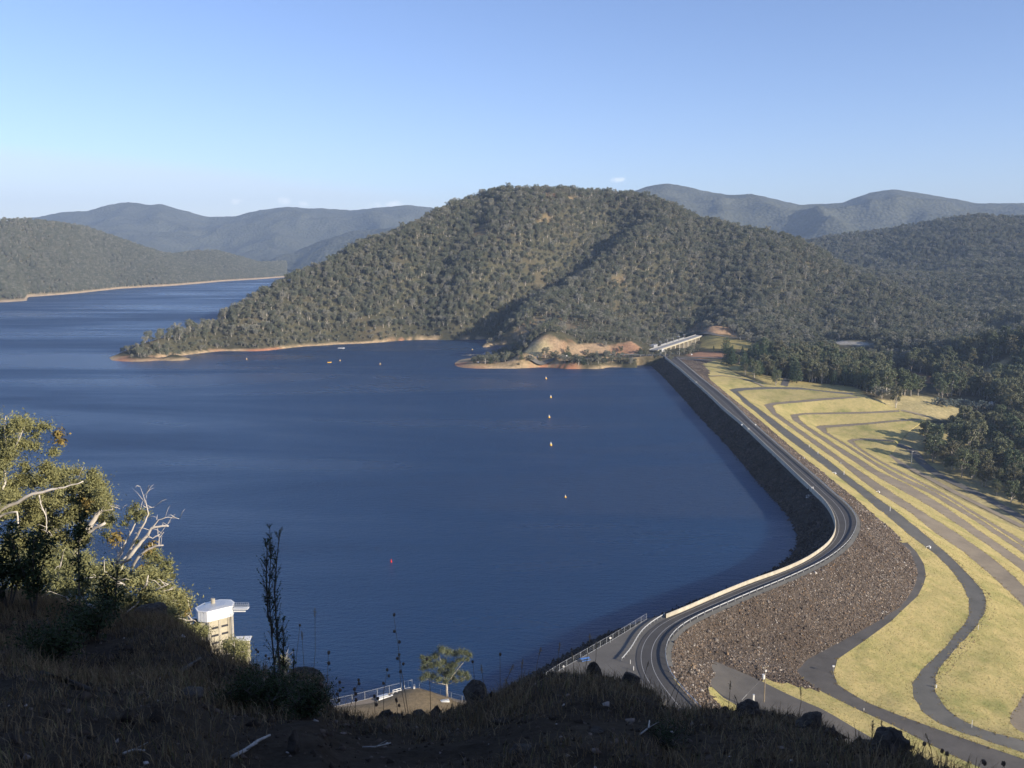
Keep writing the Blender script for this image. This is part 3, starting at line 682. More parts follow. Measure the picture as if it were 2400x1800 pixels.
gully1 = pathD([(1440, 510, 1540), (1370, 570, 1430), (1280, 640, 1340), (1190, 690, 1270), (1120, 750, 1210), (1040, 792, 1165)])
spurA = pathD([(1480, 560, 1460), (1440, 590, 1420), (1380, 640, 1350), (1290, 690, 1290), (1230, 740, 1235)])
spurB = pathD([(1300, 480, 1520), (1240, 560, 1420), (1140, 650, 1310), (1060, 720, 1230)])
gully2 = pathD([(1130, 480, 1530), (1080, 560, 1430), (1020, 640, 1330), (990, 740, 1220)])
spurC = pathD([(1020, 520, 1470), (960, 620, 1360), (880, 720, 1250)])
gully3 = pathD([(1640, 520, 1590), (1640, 620, 1440), (1620, 700, 1300)])
gully4 = pathD([(2000, 640, 1540), (1930, 690, 1400), (1900, 740, 1260)])
spurD = pathD([(1830, 590, 1590), (1800, 660, 1430), (1790, 730, 1270)])
NEARP = [(p[0], p[1]) for p in OUT]
def H_main(x, y):
    z = S_main(x, y)
    hi = np.clip((z - 10) / 50, 0, 1)
    far = np.clip((y - 1130) / 80, 0, 1)
    z = z + far * (bumpl(x, y, gully1, -52, 50) + bumpl(x, y, spurA, 28, 42) + bumpl(x, y, spurB, 12, 40) + bumpl(x, y, gully2, -16, 34) + bumpl(x, y, spurC, 9, 40) + bumpl(x, y, gully3, -12, 45) + bumpl(x, y, gully4, -12, 45) + bumpl(x, y, spurD, 10, 45))
    z = z + hi * (ridged(x, y, 170, 3, 2) - .55) * 16 + np.clip((z - 1) / 6, 0, 1) * fbm(x, y, 22, 3, 4) * 1.6 * np.where((x > 60) & (y < 1180) & (x > 60), .35, 1)
    return z
def axis(segs):
    a = []
    for lo, hi, st in segs: a += list(np.arange(lo, hi, st))
    return np.array(a)
ax = axis([(-760, -460, 6), (-460, 60, 5), (60, 420, 3.5), (420, 800, 6), (800, 1500, 14)])
ay = axis([(230, 860, 6), (860, 1200, 3.5), (1200, 1680, 6), (1680, 2150, 16)])
GX, GY = np.meshgrid(ax, ay); GZ = H_main(GX, GY)
ins = inpoly(GX, GY, OUT); dd = np.full(GX.shape, 99.0); m_ = ins; dd[m_] = dist_line(GX[m_], GY[m_], OUT, True)
dz = tri_height(GX[m_].ravel(), GY[m_].ravel()); gz_ = GZ[m_]; dmz = np.where(np.isnan(dz), gz_, dz)
GZ[m_] = np.minimum(gz_, dmz - .6 - np.clip(dd[m_] - 5, 0, 12))
# under the lake face of the dam
dpar = inpoly(GX, GY, np.concatenate([R_par, up0[::-1] + [-30, 0, 0]])) & (GY < 960); GZ[dpar] = np.minimum(GZ[dpar], -12)
strip_in = inpoly(GX, GY, np.concatenate([R_left, R_rail[::-1]])); GZ[strip_in] = np.minimum(GZ[strip_in], ZC - 1.2)
def grid_sample(x, y):
    x = np.asarray(x, float); y = np.asarray(y, float)
    i = np.clip(np.searchsorted(ax, x) - 1, 0, len(ax) - 2); j = np.clip(np.searchsorted(ay, y) - 1, 0, len(ay) - 2)
    tx = np.clip((x - ax[i]) / (ax[i + 1] - ax[i]), 0, 1); ty = np.clip((y - ay[j]) / (ay[j + 1] - ay[j]), 0, 1)
    return (GZ[j, i] * (1 - tx) + GZ[j, i + 1] * tx) * (1 - ty) + (GZ[j + 1, i] * (1 - tx) + GZ[j + 1, i + 1] * tx) * ty
def hit(px, py, dlo=300, dhi=2000, n=900):
    d = np.linspace(dlo, dhi, n); r = ray(px, py); t = d / r[1]; x = r[0] * t; z = CAM_Z + r[2] * t
    g_ = grid_sample(x, d); k = np.nonzero(z < g_)[0]
    i = k[0] if len(k) else n - 1
    return (x[i], d[i], float(g_[i]))
def hitpoly(l, **k): return [hit(a, b, **k)[:2] for a, b in l]
# soil colours
soil = np.zeros(GX.shape + (3,)); soil[:] = (.078, .076, .05)
nzz = fbm(GX, GY, 60, 4, 21)[..., None]; soil = soil * (1 + .3 * nzz)
dry = np.clip(fbm(GX, GY, 45, 4, 31) * 2.2 - .1, 0, 1)[..., None]; soil = soil * (1 - dry * .6) + np.array((.15, .125, .08)) * dry * .5
PAINT = []
def paint(poly, c, soft=4, noisy=6):
    d = dist_line(GX, GY, poly, True) * np.where(inpoly(GX, GY, poly), 1, -1) + fbm(GX, GY, 14, 3, 3) * noisy
    a = np.clip(d / soft + .5, 0, 1)[..., None]; global soil
    soil = soil * (1 - a) + np.array(c) * a
    PAINT.append(poly)
G_FIELD, G_RED, G_ORANGE, G_BEIGE, G_GREY = (.46, .39, .2), (.34, .2, .13), (.42, .28, .17), (.44, .34, .2), (.2, .19, .17)
field = hitpoly([(2024, 932), (2060, 940), (2111, 928), (2190, 931), (2230, 948), (2275, 964), (2206, 984), (2150, 985), (2100, 965)], dhi=1100)
mound = hitpoly([(1640, 790), (1700, 790), (1750, 799), (1775, 810), (1760, 822), (1700, 816), (1650, 818), (1638, 805)], dlo=900)
slope_l = hitpoly([(1640, 848), (1675, 843), (1760, 860), (1790, 880), (1880, 895), (2000, 905), (2030, 930), (1900, 920), (1800, 905)], dhi=1050)
redcut = hitpoly([(1612, 776), (1640, 752), (1665, 747), (1700, 765), (1720, 785), (1660, 787), (1625, 790)], dlo=1000)
redbank = hitpoly([(1605, 834), (1640, 824), (1700, 828), (1702, 838), (1640, 843)], dlo=800)
redR = hitpoly([(2070, 868), (2130, 870), (2200, 890), (2195, 900), (2120, 895)], dhi=1200)
clear = hitpoly([(2290, 882), (2320, 862), (2362, 838), (2372, 843), (2350, 858), (2325, 880), (2300, 893)], dhi=1400)
lot = hitpoly([(1950, 800), (1980, 800), (2040, 806), (2045, 811), (1960, 809)], dlo=900)
ver = hitpoly([(1830, 905), (1842, 884), (1850, 884), (1845, 905)], dhi=1100)
cutpoly = hitpoly([(1228, 828), (1240, 810), (1270, 797), (1310, 796), (1345, 803), (1400, 806), (1480, 802), (1500, 815), (1490, 829), (1400, 829), (1300, 836), (1240, 838)], dlo=850)
cutred = hitpoly([(1325, 797), (1345, 800), (1330, 815), (1318, 830), (1312, 822), (1320, 808)], dlo=850)
cutR2 = hitpoly([(1425, 808), (1480, 803), (1498, 816), (1490, 828), (1425, 828)], dlo=850)
spitp = hitpoly([(1085, 862), (1100, 850), (1140, 845), (1240, 842), (1340, 842), (1480, 838), (1530, 836), (1515, 862), (1300, 864), (1130, 866)], dlo=850)
terr = hitpoly([(1190, 790), (1215, 765), (1270, 738), (1330, 735), (1350, 760), (1310, 785), (1240, 795)], dlo=1000)
top_cl = hitpoly([(1270, 447), (1300, 444), (1325, 452), (1300, 462), (1272, 460)], dlo=1300)
pat = [hitpoly(l, dlo=1000) for l in ([(1110, 540), (1140, 523), (1138, 560), (1105, 580)], [(1255, 510), (1290, 505), (1290, 525), (1262, 530)], [(1140, 470), (1180, 468), (1170, 482), (1145, 484)], [(1430, 650), (1470, 645), (1465, 665), (1430, 668)], [(1330, 462), (1365, 458), (1360, 470), (1332, 472)])]
paint(hitpoly([(2090, 985), (2170, 985), (2185, 1010), (2160, 1050), (2120, 1095), (2080, 1070)], dhi=900), (.45, .38, .18)); paint(field, G_FIELD); paint(slope_l, (.42, .35, .15)); paint(mound, (.36, .30, .12)); paint(redcut, G_ORANGE, 4, 10); paint(redbank, G_RED, 3, 5); paint(redR, (.34, .2, .12), 4, 8)
paint(clear, (.46, .36, .2), 5, 3); paint(lot, (.4, .38, .33), 4, 3); paint(ver, (.16, .14, .13), 2, 1); paint(cutpoly, (.34, .25, .165), 3, 6); paint(cutred, (.33, .165, .095), 3, 3); paint(cutR2, (.34, .205, .13), 4, 6)
paint(hitpoly([(1232, 826), (1250, 812), (1285, 806), (1290, 820), (1262, 836), (1240, 834)], dlo=850), (.52, .43, .24), 3, 5)
paint(spitp, (.36, .27, .16), 4, 5); paint(terr, (.25, .2, .13), 8, 20); paint(top_cl, (.38, .25, .16), 5, 5)
for p in pat: paint(p, (.22, .17, .10), 8, 8)
sh = np.clip(1 - (np.abs(GZ - .6) / 2.0), 0, 1)[..., None] * np.where(GX < 110, 1, 0)[..., None]; shc = np.array((.46, .35, .22)) * (1 + .3 * fbm(GX, GY, 25, 3, 8)[..., None])
soil = soil * (1 - np.clip(sh * 1.6, 0, 1)) + shc * np.clip(sh * 1.6, 0, 1)
red_sh = np.clip(fbm(GX, GY, 50, 2, 77) * 3 - .6, 0, 1)[..., None] * np.clip(sh * 1.6, 0, 1); soil = soil * (1 - red_sh) + np.array((.42, .2, .12)) * red_sh
def valley_floor_shadow(): pass
vfl = np.clip((-23 - GZ) / 3, 0, 1)[..., None] * np.where(GY < 800, 1, 0)[..., None]; soil = soil * (1 - vfl) + np.array((.36, .31, .16)) * (1 + .35 * fbm(GX, GY, 12, 3, 41)[..., None]) * vfl
ny, nx = GX.shape; ids = np.arange(nx * ny).reshape(ny, nx)
q = np.stack([ids[:-1, :-1], ids[:-1, 1:], ids[1:, 1:], ids[1:, :-1]], -1).reshape(-1, 4)
VM = np.stack([GX, GY, GZ], -1).reshape(-1, 3); keep = (VM[q][:, :, 2].max(1) > -14) | (VM[q][:, 0, 0] > 130); q = q[keep]
u, inv = np.unique(q, return_inverse=True)
hill = obj('wooded_hill', mesh_np('wooded_hill', VM[u], inv.reshape(q.shape), m_terrain, True, cols=np.clip(soil.reshape(-1, 3)[u], 0, 1))); tag(hill, 'wooded hill and valley ground beyond the dam', 'hill', kind='structure')

# ---- drape helper  for roads on the ground
def drape(name, line, wd, m, dz=.18, kind='structure', lab=None, sampler=None):
    l = smooth_line(np.array([(p[0], p[1], 0) for p in line]), 3, 6); S_ = sampler or grid_sample
    rows = []
    for t in np.linspace(-.5, .5, 5):
        r = offset(l, wd * t); r[:, 2] = S_(r[:, 0], r[:, 1]) + dz; rows.append(r)
    zm = np.max([r[:, 2] for r in rows], 0); 
    for r in rows: r[:, 2] = .5 * r[:, 2] + .5 * zm
    v, f = sweep(rows); o = obj(name, mesh_np(name, v, f, m, True)); tag(o, lab, name.replace('_', ' '), kind=kind); return o
drape('valley_road', hitpoly([(2100, 1040), (2140, 1055), (2160, 1085), (2200, 1115), (2250, 1140), (2320, 1172), (2400, 1218), (2500, 1280)], dhi=900), 7, m_apron, lab='paved road along the valley floor below the dam')
drape('track', hitpoly([(2075, 1062), (2110, 1086), (2175, 1121), (2240, 1157), (2310, 1192), (2400, 1238)], dhi=900), 5, m_browntrack, .22, lab='brown dirt track beside the toe of the dam')
drape('spillway_road', hitpoly([(1640, 786), (1680, 787), (1740, 792), (1790, 799), (1850, 803), (1900, 806)], dlo=1000), 8, m_apron, .3, lab='road leaving the far end of the spillway bridge')
drape('side_road', [P(1587, 838, 8)[:2]] + hitpoly([(1630, 838), (1675, 840), (1740, 840), (1800, 842)], dlo=850), 9, m_apron, .3, lab='road branching right at the far end of the dam')
drape('spit_road', [P(1570, 830, 8)[:2], P(1530, 833, 8)[:2]] + hitpoly([(1480, 835.5), (1430, 836), (1370, 839), (1300, 842), (1240, 843)], dlo=850), 7, m_apron, .3, lab='road along the spit below the red cutting')
drape('track', hitpoly([(1838, 906), (1842, 895), (1850, 882), (1856, 872)], dhi=1150), 6, m_darktrack, .25, lab='short dark track climbing into the pines')
drape('track', hitpoly([(2106, 963), (2150, 970), (2175, 978)], dhi=900), 5, m_browntrack, .22, lab='dirt track crossing the pale field')

# sealed lookout apron between the crest road and the lake fence
ap = [P(*p, 7.9) for p in ((1584, 1437), (1517, 1450), (1440, 1496), (1360, 1542), (1313.6, 1568), (1262, 1603), (1290, 1660), (1420, 1680), (1540, 1680))]
apl = [tuple(q) for q in ap] + [tuple(p) for p in resample(PL([(1562, 1640), (1512, 1585), (1501, 1560), (1499, 1534), (1509, 1504), (1534, 1477), (1576, 1448)], 7.9), 3)]
amb = MB().prism([(p[0], p[1]) for p in apl], 1.0, 7.93); apron = amb.build('parking_area', m_apron); tag(apron, 'sealed grey parking area between the crest road and the lake fence', 'parking area', kind='structure')
# lower platform by the lake on the left
pp = [P(*p, 6.3) for p in ((700, 1690), (740, 1668), (792.5, 1654), (866, 1637), (919.5, 1623), (945, 1616), (981, 1612), (1020, 1623), (1077, 1641), (1150, 1662), (1180, 1720), (900, 1760))]
m_plat = asphalt('platform_gravel', (.20, .165, .125), (.27, .23, .18))
plat = MB().prism([(p[0], p[1]) for p in pp], -1.0, 6.3).build('terrace', m_plat); tag(plat, 'gravel terrace above the lake behind the dark foreground', 'terrace', kind='structure')
drape('track', [P(1664, 886, 3)[:2], P(1705, 885, 1.8)[:2], P(1759, 894, .2)[:2], P(1791, 905.5, -2)[:2]], 3.0, m_browntrack, .25, lab='thin track crossing the top of the grassed slope', sampler=lambda x, y: np.nan_to_num(tri_height(x, y), nan=0.0))
# ================================================================== LEFT SHORE, RANGES, LAKE
def ridge_mesh(name, lab, ridge, foot, m, step=14, backd=500, amp=20, nscale=420, seed=3, soilc=None, nt_=48, base=-20):
    """ridge: points (px,py,dist) ; foot: points (x,y) world. Surface between them with spurs, falling away behind"""
    R_ = np.array([D(*p) for p in ridge]); Fo = np.array([(p[0], p[1], p[2]) for p in foot])
    L = np.linalg.norm(np.diff(R_[:, :2], axis=0), axis=1).sum(); n = int(L / step)
    A = resn(R_, n); B = resn(Fo, n)
    # smooth ridge
    t = np.linspace(0, 1.35, nt_)[None, :]; a = B[:, None]; 
    X = B[:, None, :2] + (A - B)[:, None, :2] * t[..., None]
    s = np.clip(t, 0, 1); prof = s ** 1.15
    Z = B[:, None, 2] + (A - B)[:, None, 2] * prof
    over = np.clip(t - 1, 0, 1) / .35; Z = Z - over * (A[:, None, 2] - base) * .7
    env = np.sin(np.clip(t, 0, 1) * PI) ** .7
    rn = ridged(X[..., 0], X[..., 1], nscale, 4, seed) - .58
    Z = Z + rn * amp * 2.2 * env + fbm(X[..., 0], X[..., 1], 60, 3, seed + 5) * 4 * np.clip(t * 4, 0, 1) * np.where(t > .9, .35, 1)
    return A, B, X, Z
def add_grid(name, lab, cat, X, Z, m, cols=None, kind='structure', nm=None):
    n0, n1 = Z.shape; v = np.concatenate([X, Z[..., None]], -1).reshape(-1, 3); ids = np.arange(n0 * n1).reshape(n0, n1)
    f = np.stack([ids[:-1, :-1], ids[1:, :-1], ids[1:, 1:], ids[:-1, 1:]], -1).reshape(-1, 4)
    o = obj(name, mesh_np(name, v, f, m, True, cols=cols)); tag(o, lab, cat, kind=kind); return o
# left hill
lh_ridge = [(-700, 480, 2700), (-400, 490, 2650), (-150, 500, 2650), (0, 511, 2700), (65, 511, 2800), (141, 519, 2980), (195, 528, 3150), (250, 547, 3300), (326, 574, 3480), (380, 591, 3600), (412, 594, 3700), (456, 587, 3820), (510, 587, 3950), (564, 601, 4080), (618, 618, 4220), (650, 632, 4330), (672, 645, 4450)]
lh_shore = [(-700, 740), (-400, 730), (-200, 716), (0, 711), (27, 709.7), (65.5, 707), (68, 698), (172, 690), (280, 678), (407, 671), (520, 661), (600, 656), (640, 653), (672, 650.5)]
ft = [P(a, b, -1.5) for a, b in lh_shore]
A, B, X, Z = ridge_mesh('left', '', lh_ridge, ft, None, 16, amp=16, nscale=330, seed=12, nt_=60)
_t = np.linspace(0, 1.35, 60)[None, :]; Z = np.where((_t > 0) & (_t < 1.1), np.maximum(Z, -1.5 + 60 * _t), Z)
Z = np.where(np.linspace(0, 1.35, 60)[None, :] > .5, Z - 7 * np.clip((np.linspace(0, 1.35, 60)[None, :] - .5) * 2, 0, 1), Z)
sc_ = np.zeros(Z.shape + (3,)); sc_[:] = (.10, .095, .05); k = np.clip(1 - np.abs(Z - 1.5) / 4.5, 0, 1)[..., None]; k = np.clip(k * 2, 0, 1); sc_ = sc_ * (1 - k) + np.array((.46, .36, .25)) * k
LX, LZ = X, Z
add_grid('lake_hill', 'wooded hill rising from the far left shore of the lake', 'hill', X, Z, m_terrain, sc_.reshape(-1, 3))
# right hill behind the main hill
rh = [(1700, 640, 2700), (1800, 595, 2700), (1888, 563, 2680), (1960, 549, 2660), (2061, 538, 2620), (2170, 518, 2560), (2278, 501, 2500), (2400, 504, 2450), (2600, 500, 2400), (2800, 520, 2300)]
ft = [D(a, b, d) for a, b, d in ((1700, 760, 1900), (1900, 770, 1850), (2100, 775, 1750), (2300, 790, 1550), (2500, 800, 1400), (2800, 800, 1300))]
A, B, X, Z = ridge_mesh('r', '', rh, ft, None, 16, amp=18, nscale=360, seed=31, nt_=60); RX, RZ = X, Z - 6
sc_ = np.zeros(Z.shape + (3,)); sc_[:] = (.10, .095, .05)
add_grid('valley_hill', 'wooded hill on the right behind the dam valley', 'hill', X, RZ, m_terrain, sc_.reshape(-1, 3))
mts = [
    ('mountain', 'blue hazy range behind the lake on the left', [(-900, 500, 8000), (-300, 520, 8000), (0, 522, 8000), (98, 506, 8000), (141, 497, 8000), (206, 493, 8000), (249, 480, 8000), (298, 472.5, 8000), (347, 479, 8000), (380, 478, 8000), (434, 493, 8000), (488, 508, 8000), (553, 506, 8000), (608, 492, 8000), (673, 484, 8000), (738, 490, 8000), (825, 493, 8000), (900, 486.6, 8000), (955, 479, 8000), (1020, 487, 8000), (1150, 520, 8000), (1300, 540, 8000)], [(-900, 620, 6300), (300, 620, 6100), (700, 625, 6000), (1300, 620, 6000)], 170, 1300, 44),
    ('mountain', 'low dark blue ridge beyond the narrow end of the lake', [(600, 630, 5800), (629, 617, 5700), (672, 598, 5600), (705, 584, 5600), (759, 561, 5600), (825, 542, 5600), (890, 537.5, 5600), (960, 530, 5600), (1100, 540, 5600)], [(600, 633, 5450), (700, 630.5, 5000), (900, 632, 4700), (1100, 640, 4500)], 80, 600, 55),
    ('mountain', 'hazy forested peaks behind the hill on the right', [(1200, 560, 6200), (1350, 500, 6200), (1465, 453, 6100), (1519, 436, 6100), (1562, 427, 6100), (1606, 436, 6100), (1671, 452, 6100), (1736, 460.6, 6100), (1779, 459.5, 6200), (1877, 479, 6200), (1975, 473.6, 6200), (2040, 450, 6200), (2094, 443, 6200), (2148, 450, 6200), (2235, 465, 6200), (2289, 476, 6200), (2400, 477, 6200), (2600, 480, 6200), (3000, 500, 6200)], [(1200, 640, 4300), (1500, 640, 4100), (1900, 640, 3900), (2300, 640, 3800), (3000, 640, 3800)], 150, 1000, 66)]
for nm, lab, rg_, ft_, am, ns, sd_ in mts:
    ft = [D(*p) for p in ft_]
    A, B, X, Z = ridge_mesh(nm, lab, rg_, ft, None, 28, amp=am, nscale=ns, seed=sd_, nt_=110)
    tt = np.linspace(0, 1.35, 110)[None, :]
    add_grid(nm, lab, 'mountain range', X, Z + fbm(X[..., 0], X[..., 1], 40, 2, 5) * 5, m_far)
# lake
water_poly = [(-8900, -1500), (-40, -1500), (-40, 150), tuple(P(1262, 1602, 6)[:2])] + [tuple(p[:2]) for p in R_left[::-1][:: 2] if p[1] > 262] + [(140, 960), (140, 1130), (-50, 1500), (-300, 2500), (-300, 7500), (-8900, 9000)]
wmb = MB(); wmb.v = [(p[0], p[1], 0.0) for p in water_poly]; wmb.f = [tuple(range(len(water_poly)))]
lake = wmb.build('lake_water', m_water); tag(lake, 'wide rippled blue reservoir lake', 'lake', kind='structure')
if lake.data.polygons[0].normal.z < 0: lake.data.flip_normals()
gb = MB(); gb.v = [(-8800, -2000, -48), (8800, -2000, -48), (8800, 9700, -48), (-8800, 9700, -48)]; gb.f = [(0, 1, 2, 3)]
o = gb.build('ground', m_far); tag(o, 'low valley ground reaching out to the ranges', 'ground', kind='structure')

# ================================================================== NEAR HILLSIDE (camera hill)
ridge_pts = [(-300, 1394, 27), (0, 1389, 25), (70, 1389, 25), (136, 1416, 24.5), (217, 1437, 24), (304, 1445, 23), (380, 1443, 22), (429, 1471, 21), (467, 1504, 20), (505, 1536, 19), (575, 1563, 17.5), (629, 1579, 16.5), (698, 1584, 15.5), (746, 1596, 14.5), (783, 1664, 12.5), (864, 1678, 12), (966, 1678, 12), (1031, 1678, 12), (1084, 1656, 12.3), (1141, 1631, 12.8), (1182, 1614, 13), (1210, 1596, 13), (1267, 1580, 13), (1353, 1579, 13), (1434, 1592, 12.8), (1500, 1609, 12.5), (1536, 1621, 12.2), (1552, 1658, 11.8), (1601, 1670, 11.5), (1650, 1658, 11.5), (1707, 1661, 11.5), (1791, 1666, 11.3), (1880, 1682, 10.8), (1939, 1691, 10.3), (1968, 1738, 9.4), (2019, 1746, 8.9), (2116, 1746, 8.5), (2140, 1776, 8), (2217, 1800, 7.5), (2300, 1831, 7), (2500, 1896, 6.5), (2800, 1906, 7)]
near = []
for px, py, d in ridge_pts:
    x, y, z = D(px, py, d); near.append((x, y, z)); k = 1.18
    near.append((x * k, y * k, z - (k - 1) * d * .72 - .25)); near.append((x * 1.8, y * 1.8, z - .8 * d * .80 - .6)); near.append((x * 3.0, y * 3.0, z - 2.0 * d * .74 - 2))
    tz = CAM_Z - 1.65
    for t, e in ((.35, .45), (.65, .25)): near.append((x * t, y * t, tz + (z - tz) * t + e * (1 if t < .5 else .4) * .6))
near += [(0, 0, CAM_Z - 1.65), (-3, -2, CAM_Z - 1.5), (4, -2, CAM_Z - 1.0), (0, -8, CAM_Z + 2.5), (15, -8, CAM_Z + 7), (-15, -8, CAM_Z - 3), (30, -10, CAM_Z + 16), (48, -16, 141), (60, -30, 150), (30, -30, 146), (0, -30, 130), (-40, -30, 112), (100, -60, 158), (100, -20, 140), (60, 0, 124), (40, 5, 118), (28, 6, 113), (90, 10, 112), (140, 0, 118), (0, -100, 150), (-150, -100, 90), (-300, -150, 40), (150, -150, 170), (300, -100, 120), (300, 0, 70), (200, 60, 40), (-80, 10, 80), (-160, 20, 40), (-260, 40, 5), (-400, 40, -10), (-35, 66, 90), (-20, 66, 84), (-50, 60, 92), (-10, 60, 80), (10, 60, 78), (40, 50, 84), (80, 60, 76), (120, 70, 64), (-25, 100, 60), (0, 100, 55), (40, 100, 55), (-60, 100, 60), (-100, 110, 40), (80, 110, 45), (140, 120, 24), (-40, 140, 34), (0, 150, 28), (40, 150, 28), (-80, 150, 30), (-45, 185, 12), (-15, 185, 9), (20, 190, 8.5), (55, 185, 9), (85, 180, 6), (110, 180, -2), (150, 170, -8), (200, 180, -14), (-10, 205, 6), (-30, 206, 6), (15, 212, 6.5), (30, 218, 7.5), (48, 215, 7.3), (60, 222, 2.5), (66, 228, -1.2), (75, 220, -2.5), (95, 205, -5), (112, 195, -9), (135, 195, -13.5), (150, 215, -15)]  # rise behind the lookout is unseen, its height shaped to shade the foreground
near += [tuple(np.array(P(a, b, 6)) * 1) for a, b in ((1262, 1602), (1313.6, 1567), (1340, 1590), (1420, 1560), (1077, 1641), (1020, 1623), (980, 1612), (930, 1622), (866, 1646), (792, 1655))]
near += [(P(a, b, 6)[0] - 1, P(a, b, 6)[1] + 13, -3.5) for a, b in ((1262, 1602), (1313.6, 1567), (1170, 1625), (1077, 1641), (1020, 1623), (980, 1612), (930, 1622), (866, 1646), (792, 1655))]
near += [(-70, 205, 8), (-95, 215, 5), (-120, 220, 1), (-110, 240, -8), (-70, 235, -4), (-150, 200, 0), (-200, 150, 0), (-170, 130, 12), (-230, 100, 4), (-60, 260, -12), (20, 270, -12), (-150, 280, -20)]
S_near = Surf(near, 2.0)
FENCE0 = [(740, 1668), (792.5, 1653), (866, 1636), (919.5, 1622), (945, 1615), (981, 1611), (1020, 1622), (1077, 1640), (1150, 1660)]
_rp = np.array([D(*p) for p in ridge_pts]); _raz = np.arctan2(_rp[:, 0], _rp[:, 1]); _rr = np.hypot(_rp[:, 0], _rp[:, 1]); _rt = (CAM_Z - _rp[:, 2]) / _rr
def H_near(x, y):
    z = S_near(x, y); r = np.hypot(x, y); az_ = np.arctan2(x, y)
    rd = np.interp(az_, _raz, _rr); rt = np.interp(az_, _raz, _rt); e = np.clip((r - rd) / 12, 0, 1)
    # the ground drops away below the brow of the lookout
    lim = CAM_Z - r * rt - .25 - e * 2.2 - np.clip((r - rd - 12) / 80, 0, 1) * 5
    wgt = np.clip((178 - r) / 12, 0, 1) * (np.abs(az_) < 1.0) * (r > rd)
    z = np.where(wgt > 0, np.where(z > lim, z + (lim - z) * wgt, z), z)
    inner = (r <= rd) & (r > 3) & (np.abs(az_) < .8)
    t_ = r / rd; prof = (CAM_Z - 1.65) + ((CAM_Z - rd * rt) - (CAM_Z - 1.65)) * t_ ** 1.0 + .28 * np.sin(np.clip(t_, 0, 1) * PI) * np.clip(t_ * 2, 0, 1)
    z = np.where(inner, z * .3 + prof * .7, z)
    NEAR_LIM = CAM_Z - r * rt - .04
    a = np.clip((60 - r) / 30, 0, 1)
    z = z + a * (fbm(x, y, 2.2, 4, 3) * .16 + fbm(x, y, .5, 3, 6) * .07)
    z = np.where((np.abs(az_) < 1.0) & (r > 4) & (r < 60), np.minimum(z, NEAR_LIM - .03 + fbm(x, y, .9, 4, 77) * .15), z)
    b = np.clip((r - 40) / 40, 0, 1) * np.clip((185 - r) / 30, 0, 1)
    z = z + b * fbm(x, y, 18, 3, 8) * 2.0
    return z
# near patch (fine, polar) and the wider hillside
th_ = np.linspace(math.radians(-62), math.radians(62), 620); rr_ = 1.2 * (34 / 1.2) ** np.linspace(0, 1, 430)
TT, RR = np.meshgrid(th_, rr_); X1, Y1 = RR * np.sin(TT), RR * np.cos(TT); Z1 = H_near(X1, Y1)
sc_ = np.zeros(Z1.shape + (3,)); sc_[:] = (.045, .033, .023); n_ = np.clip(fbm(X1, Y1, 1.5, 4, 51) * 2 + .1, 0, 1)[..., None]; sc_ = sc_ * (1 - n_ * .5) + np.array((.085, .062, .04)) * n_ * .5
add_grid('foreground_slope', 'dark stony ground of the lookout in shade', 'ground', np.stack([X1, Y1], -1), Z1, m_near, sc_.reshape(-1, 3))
bx = axis([(-420, -150, 8), (-150, 170, 3.5), (170, 420, 10)]); by = axis([(-220, -40, 8), (-40, 280, 3.5)])
X2, Y2 = np.meshgrid(bx, by); Z2 = H_near(X2, Y2); r2 = np.hypot(X2, Y2); an2 = np.abs(np.arctan2(X2, Y2))
Z2 = np.where((r2 < 32) & (an2 < math.radians(60)) & (r2 > 0), Z2 - 1.5, Z2)
m2 = inpoly(X2, Y2, OUT); dz2 = tri_height(X2[m2], Y2[m2]); Z2[m2] = np.where(np.isnan(dz2), Z2[m2], np.minimum(Z2[m2], dz2 - 1.0))
m3 = inpoly(X2, Y2, np.concatenate([R_left, R_rail[::-1]])) | (dist_line(X2, Y2, R_left[-60:]) < 2.5); Z2[m3] = np.minimum(Z2[m3], 4.5)
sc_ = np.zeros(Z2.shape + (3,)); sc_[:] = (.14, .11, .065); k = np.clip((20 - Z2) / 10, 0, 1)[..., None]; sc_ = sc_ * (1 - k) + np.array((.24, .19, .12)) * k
hs = np.stack([X2, Y2], -1); cut = Z2 > -12
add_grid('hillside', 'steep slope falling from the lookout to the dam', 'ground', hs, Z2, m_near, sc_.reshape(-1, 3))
def near_sample(x, y): return H_near(np.asarray(x, float), np.asarray(y, float))

# ================================================================== VEGETATION
def leaf_quads(c, size, seed, elong=1.0, up=.3, tri=False):
    """one small leaf spray (quad) at every point of c"""
    rg = np.random.default_rng(seed); n = len(c)
    nn = rg.normal(size=(n, 3)); nn[:, 2] = np.abs(nn[:, 2]) + up; nn /= np.linalg.norm(nn, axis=1)[:, None]
    a = rg.normal(size=(n, 3)); a -= nn * (a * nn).sum(1)[:, None]; a /= np.linalg.norm(a, axis=1)[:, None] + 1e-9; b = np.cross(nn, a)
    s = (size * rg.uniform(.6, 1.35, n))[:, None]; w = s / elong
    j = lambda: rg.uniform(.6, 1.1, (n, 1))
    v = np.stack([c - a * s * j() - b * w * .35, c + a * s * .1 - b * w * j(), c + a * s * j() + b * w * .2, c - a * s * .1 + b * w * j()], 1).reshape(-1, 3)
    return v, np.arange(4 * n).reshape(-1, 4)
def clump_pts(centres, radii, n_each, seed, flat=.7, soft=False):
    rg = np.random.default_rng(seed); out = []
    for c, r, k in zip(centres, radii, n_each):
        d = rg.normal(size=(k, 3)); d /= np.linalg.norm(d, axis=1)[:, None]; q = rg.uniform(.35, 1.0, (k, 1)) ** .6
        if soft: q = np.abs(rg.normal(0, .55, (k, 1)))
        lump = 1 + .35 * np.sin(d[:, :1] * 5 + c[0]) * np.cos(d[:, 1:2] * 5 + c[1])
        out.append(np.array(c) + d * q * lump * np.array([r, r, r * flat]))
    return np.concatenate(out)
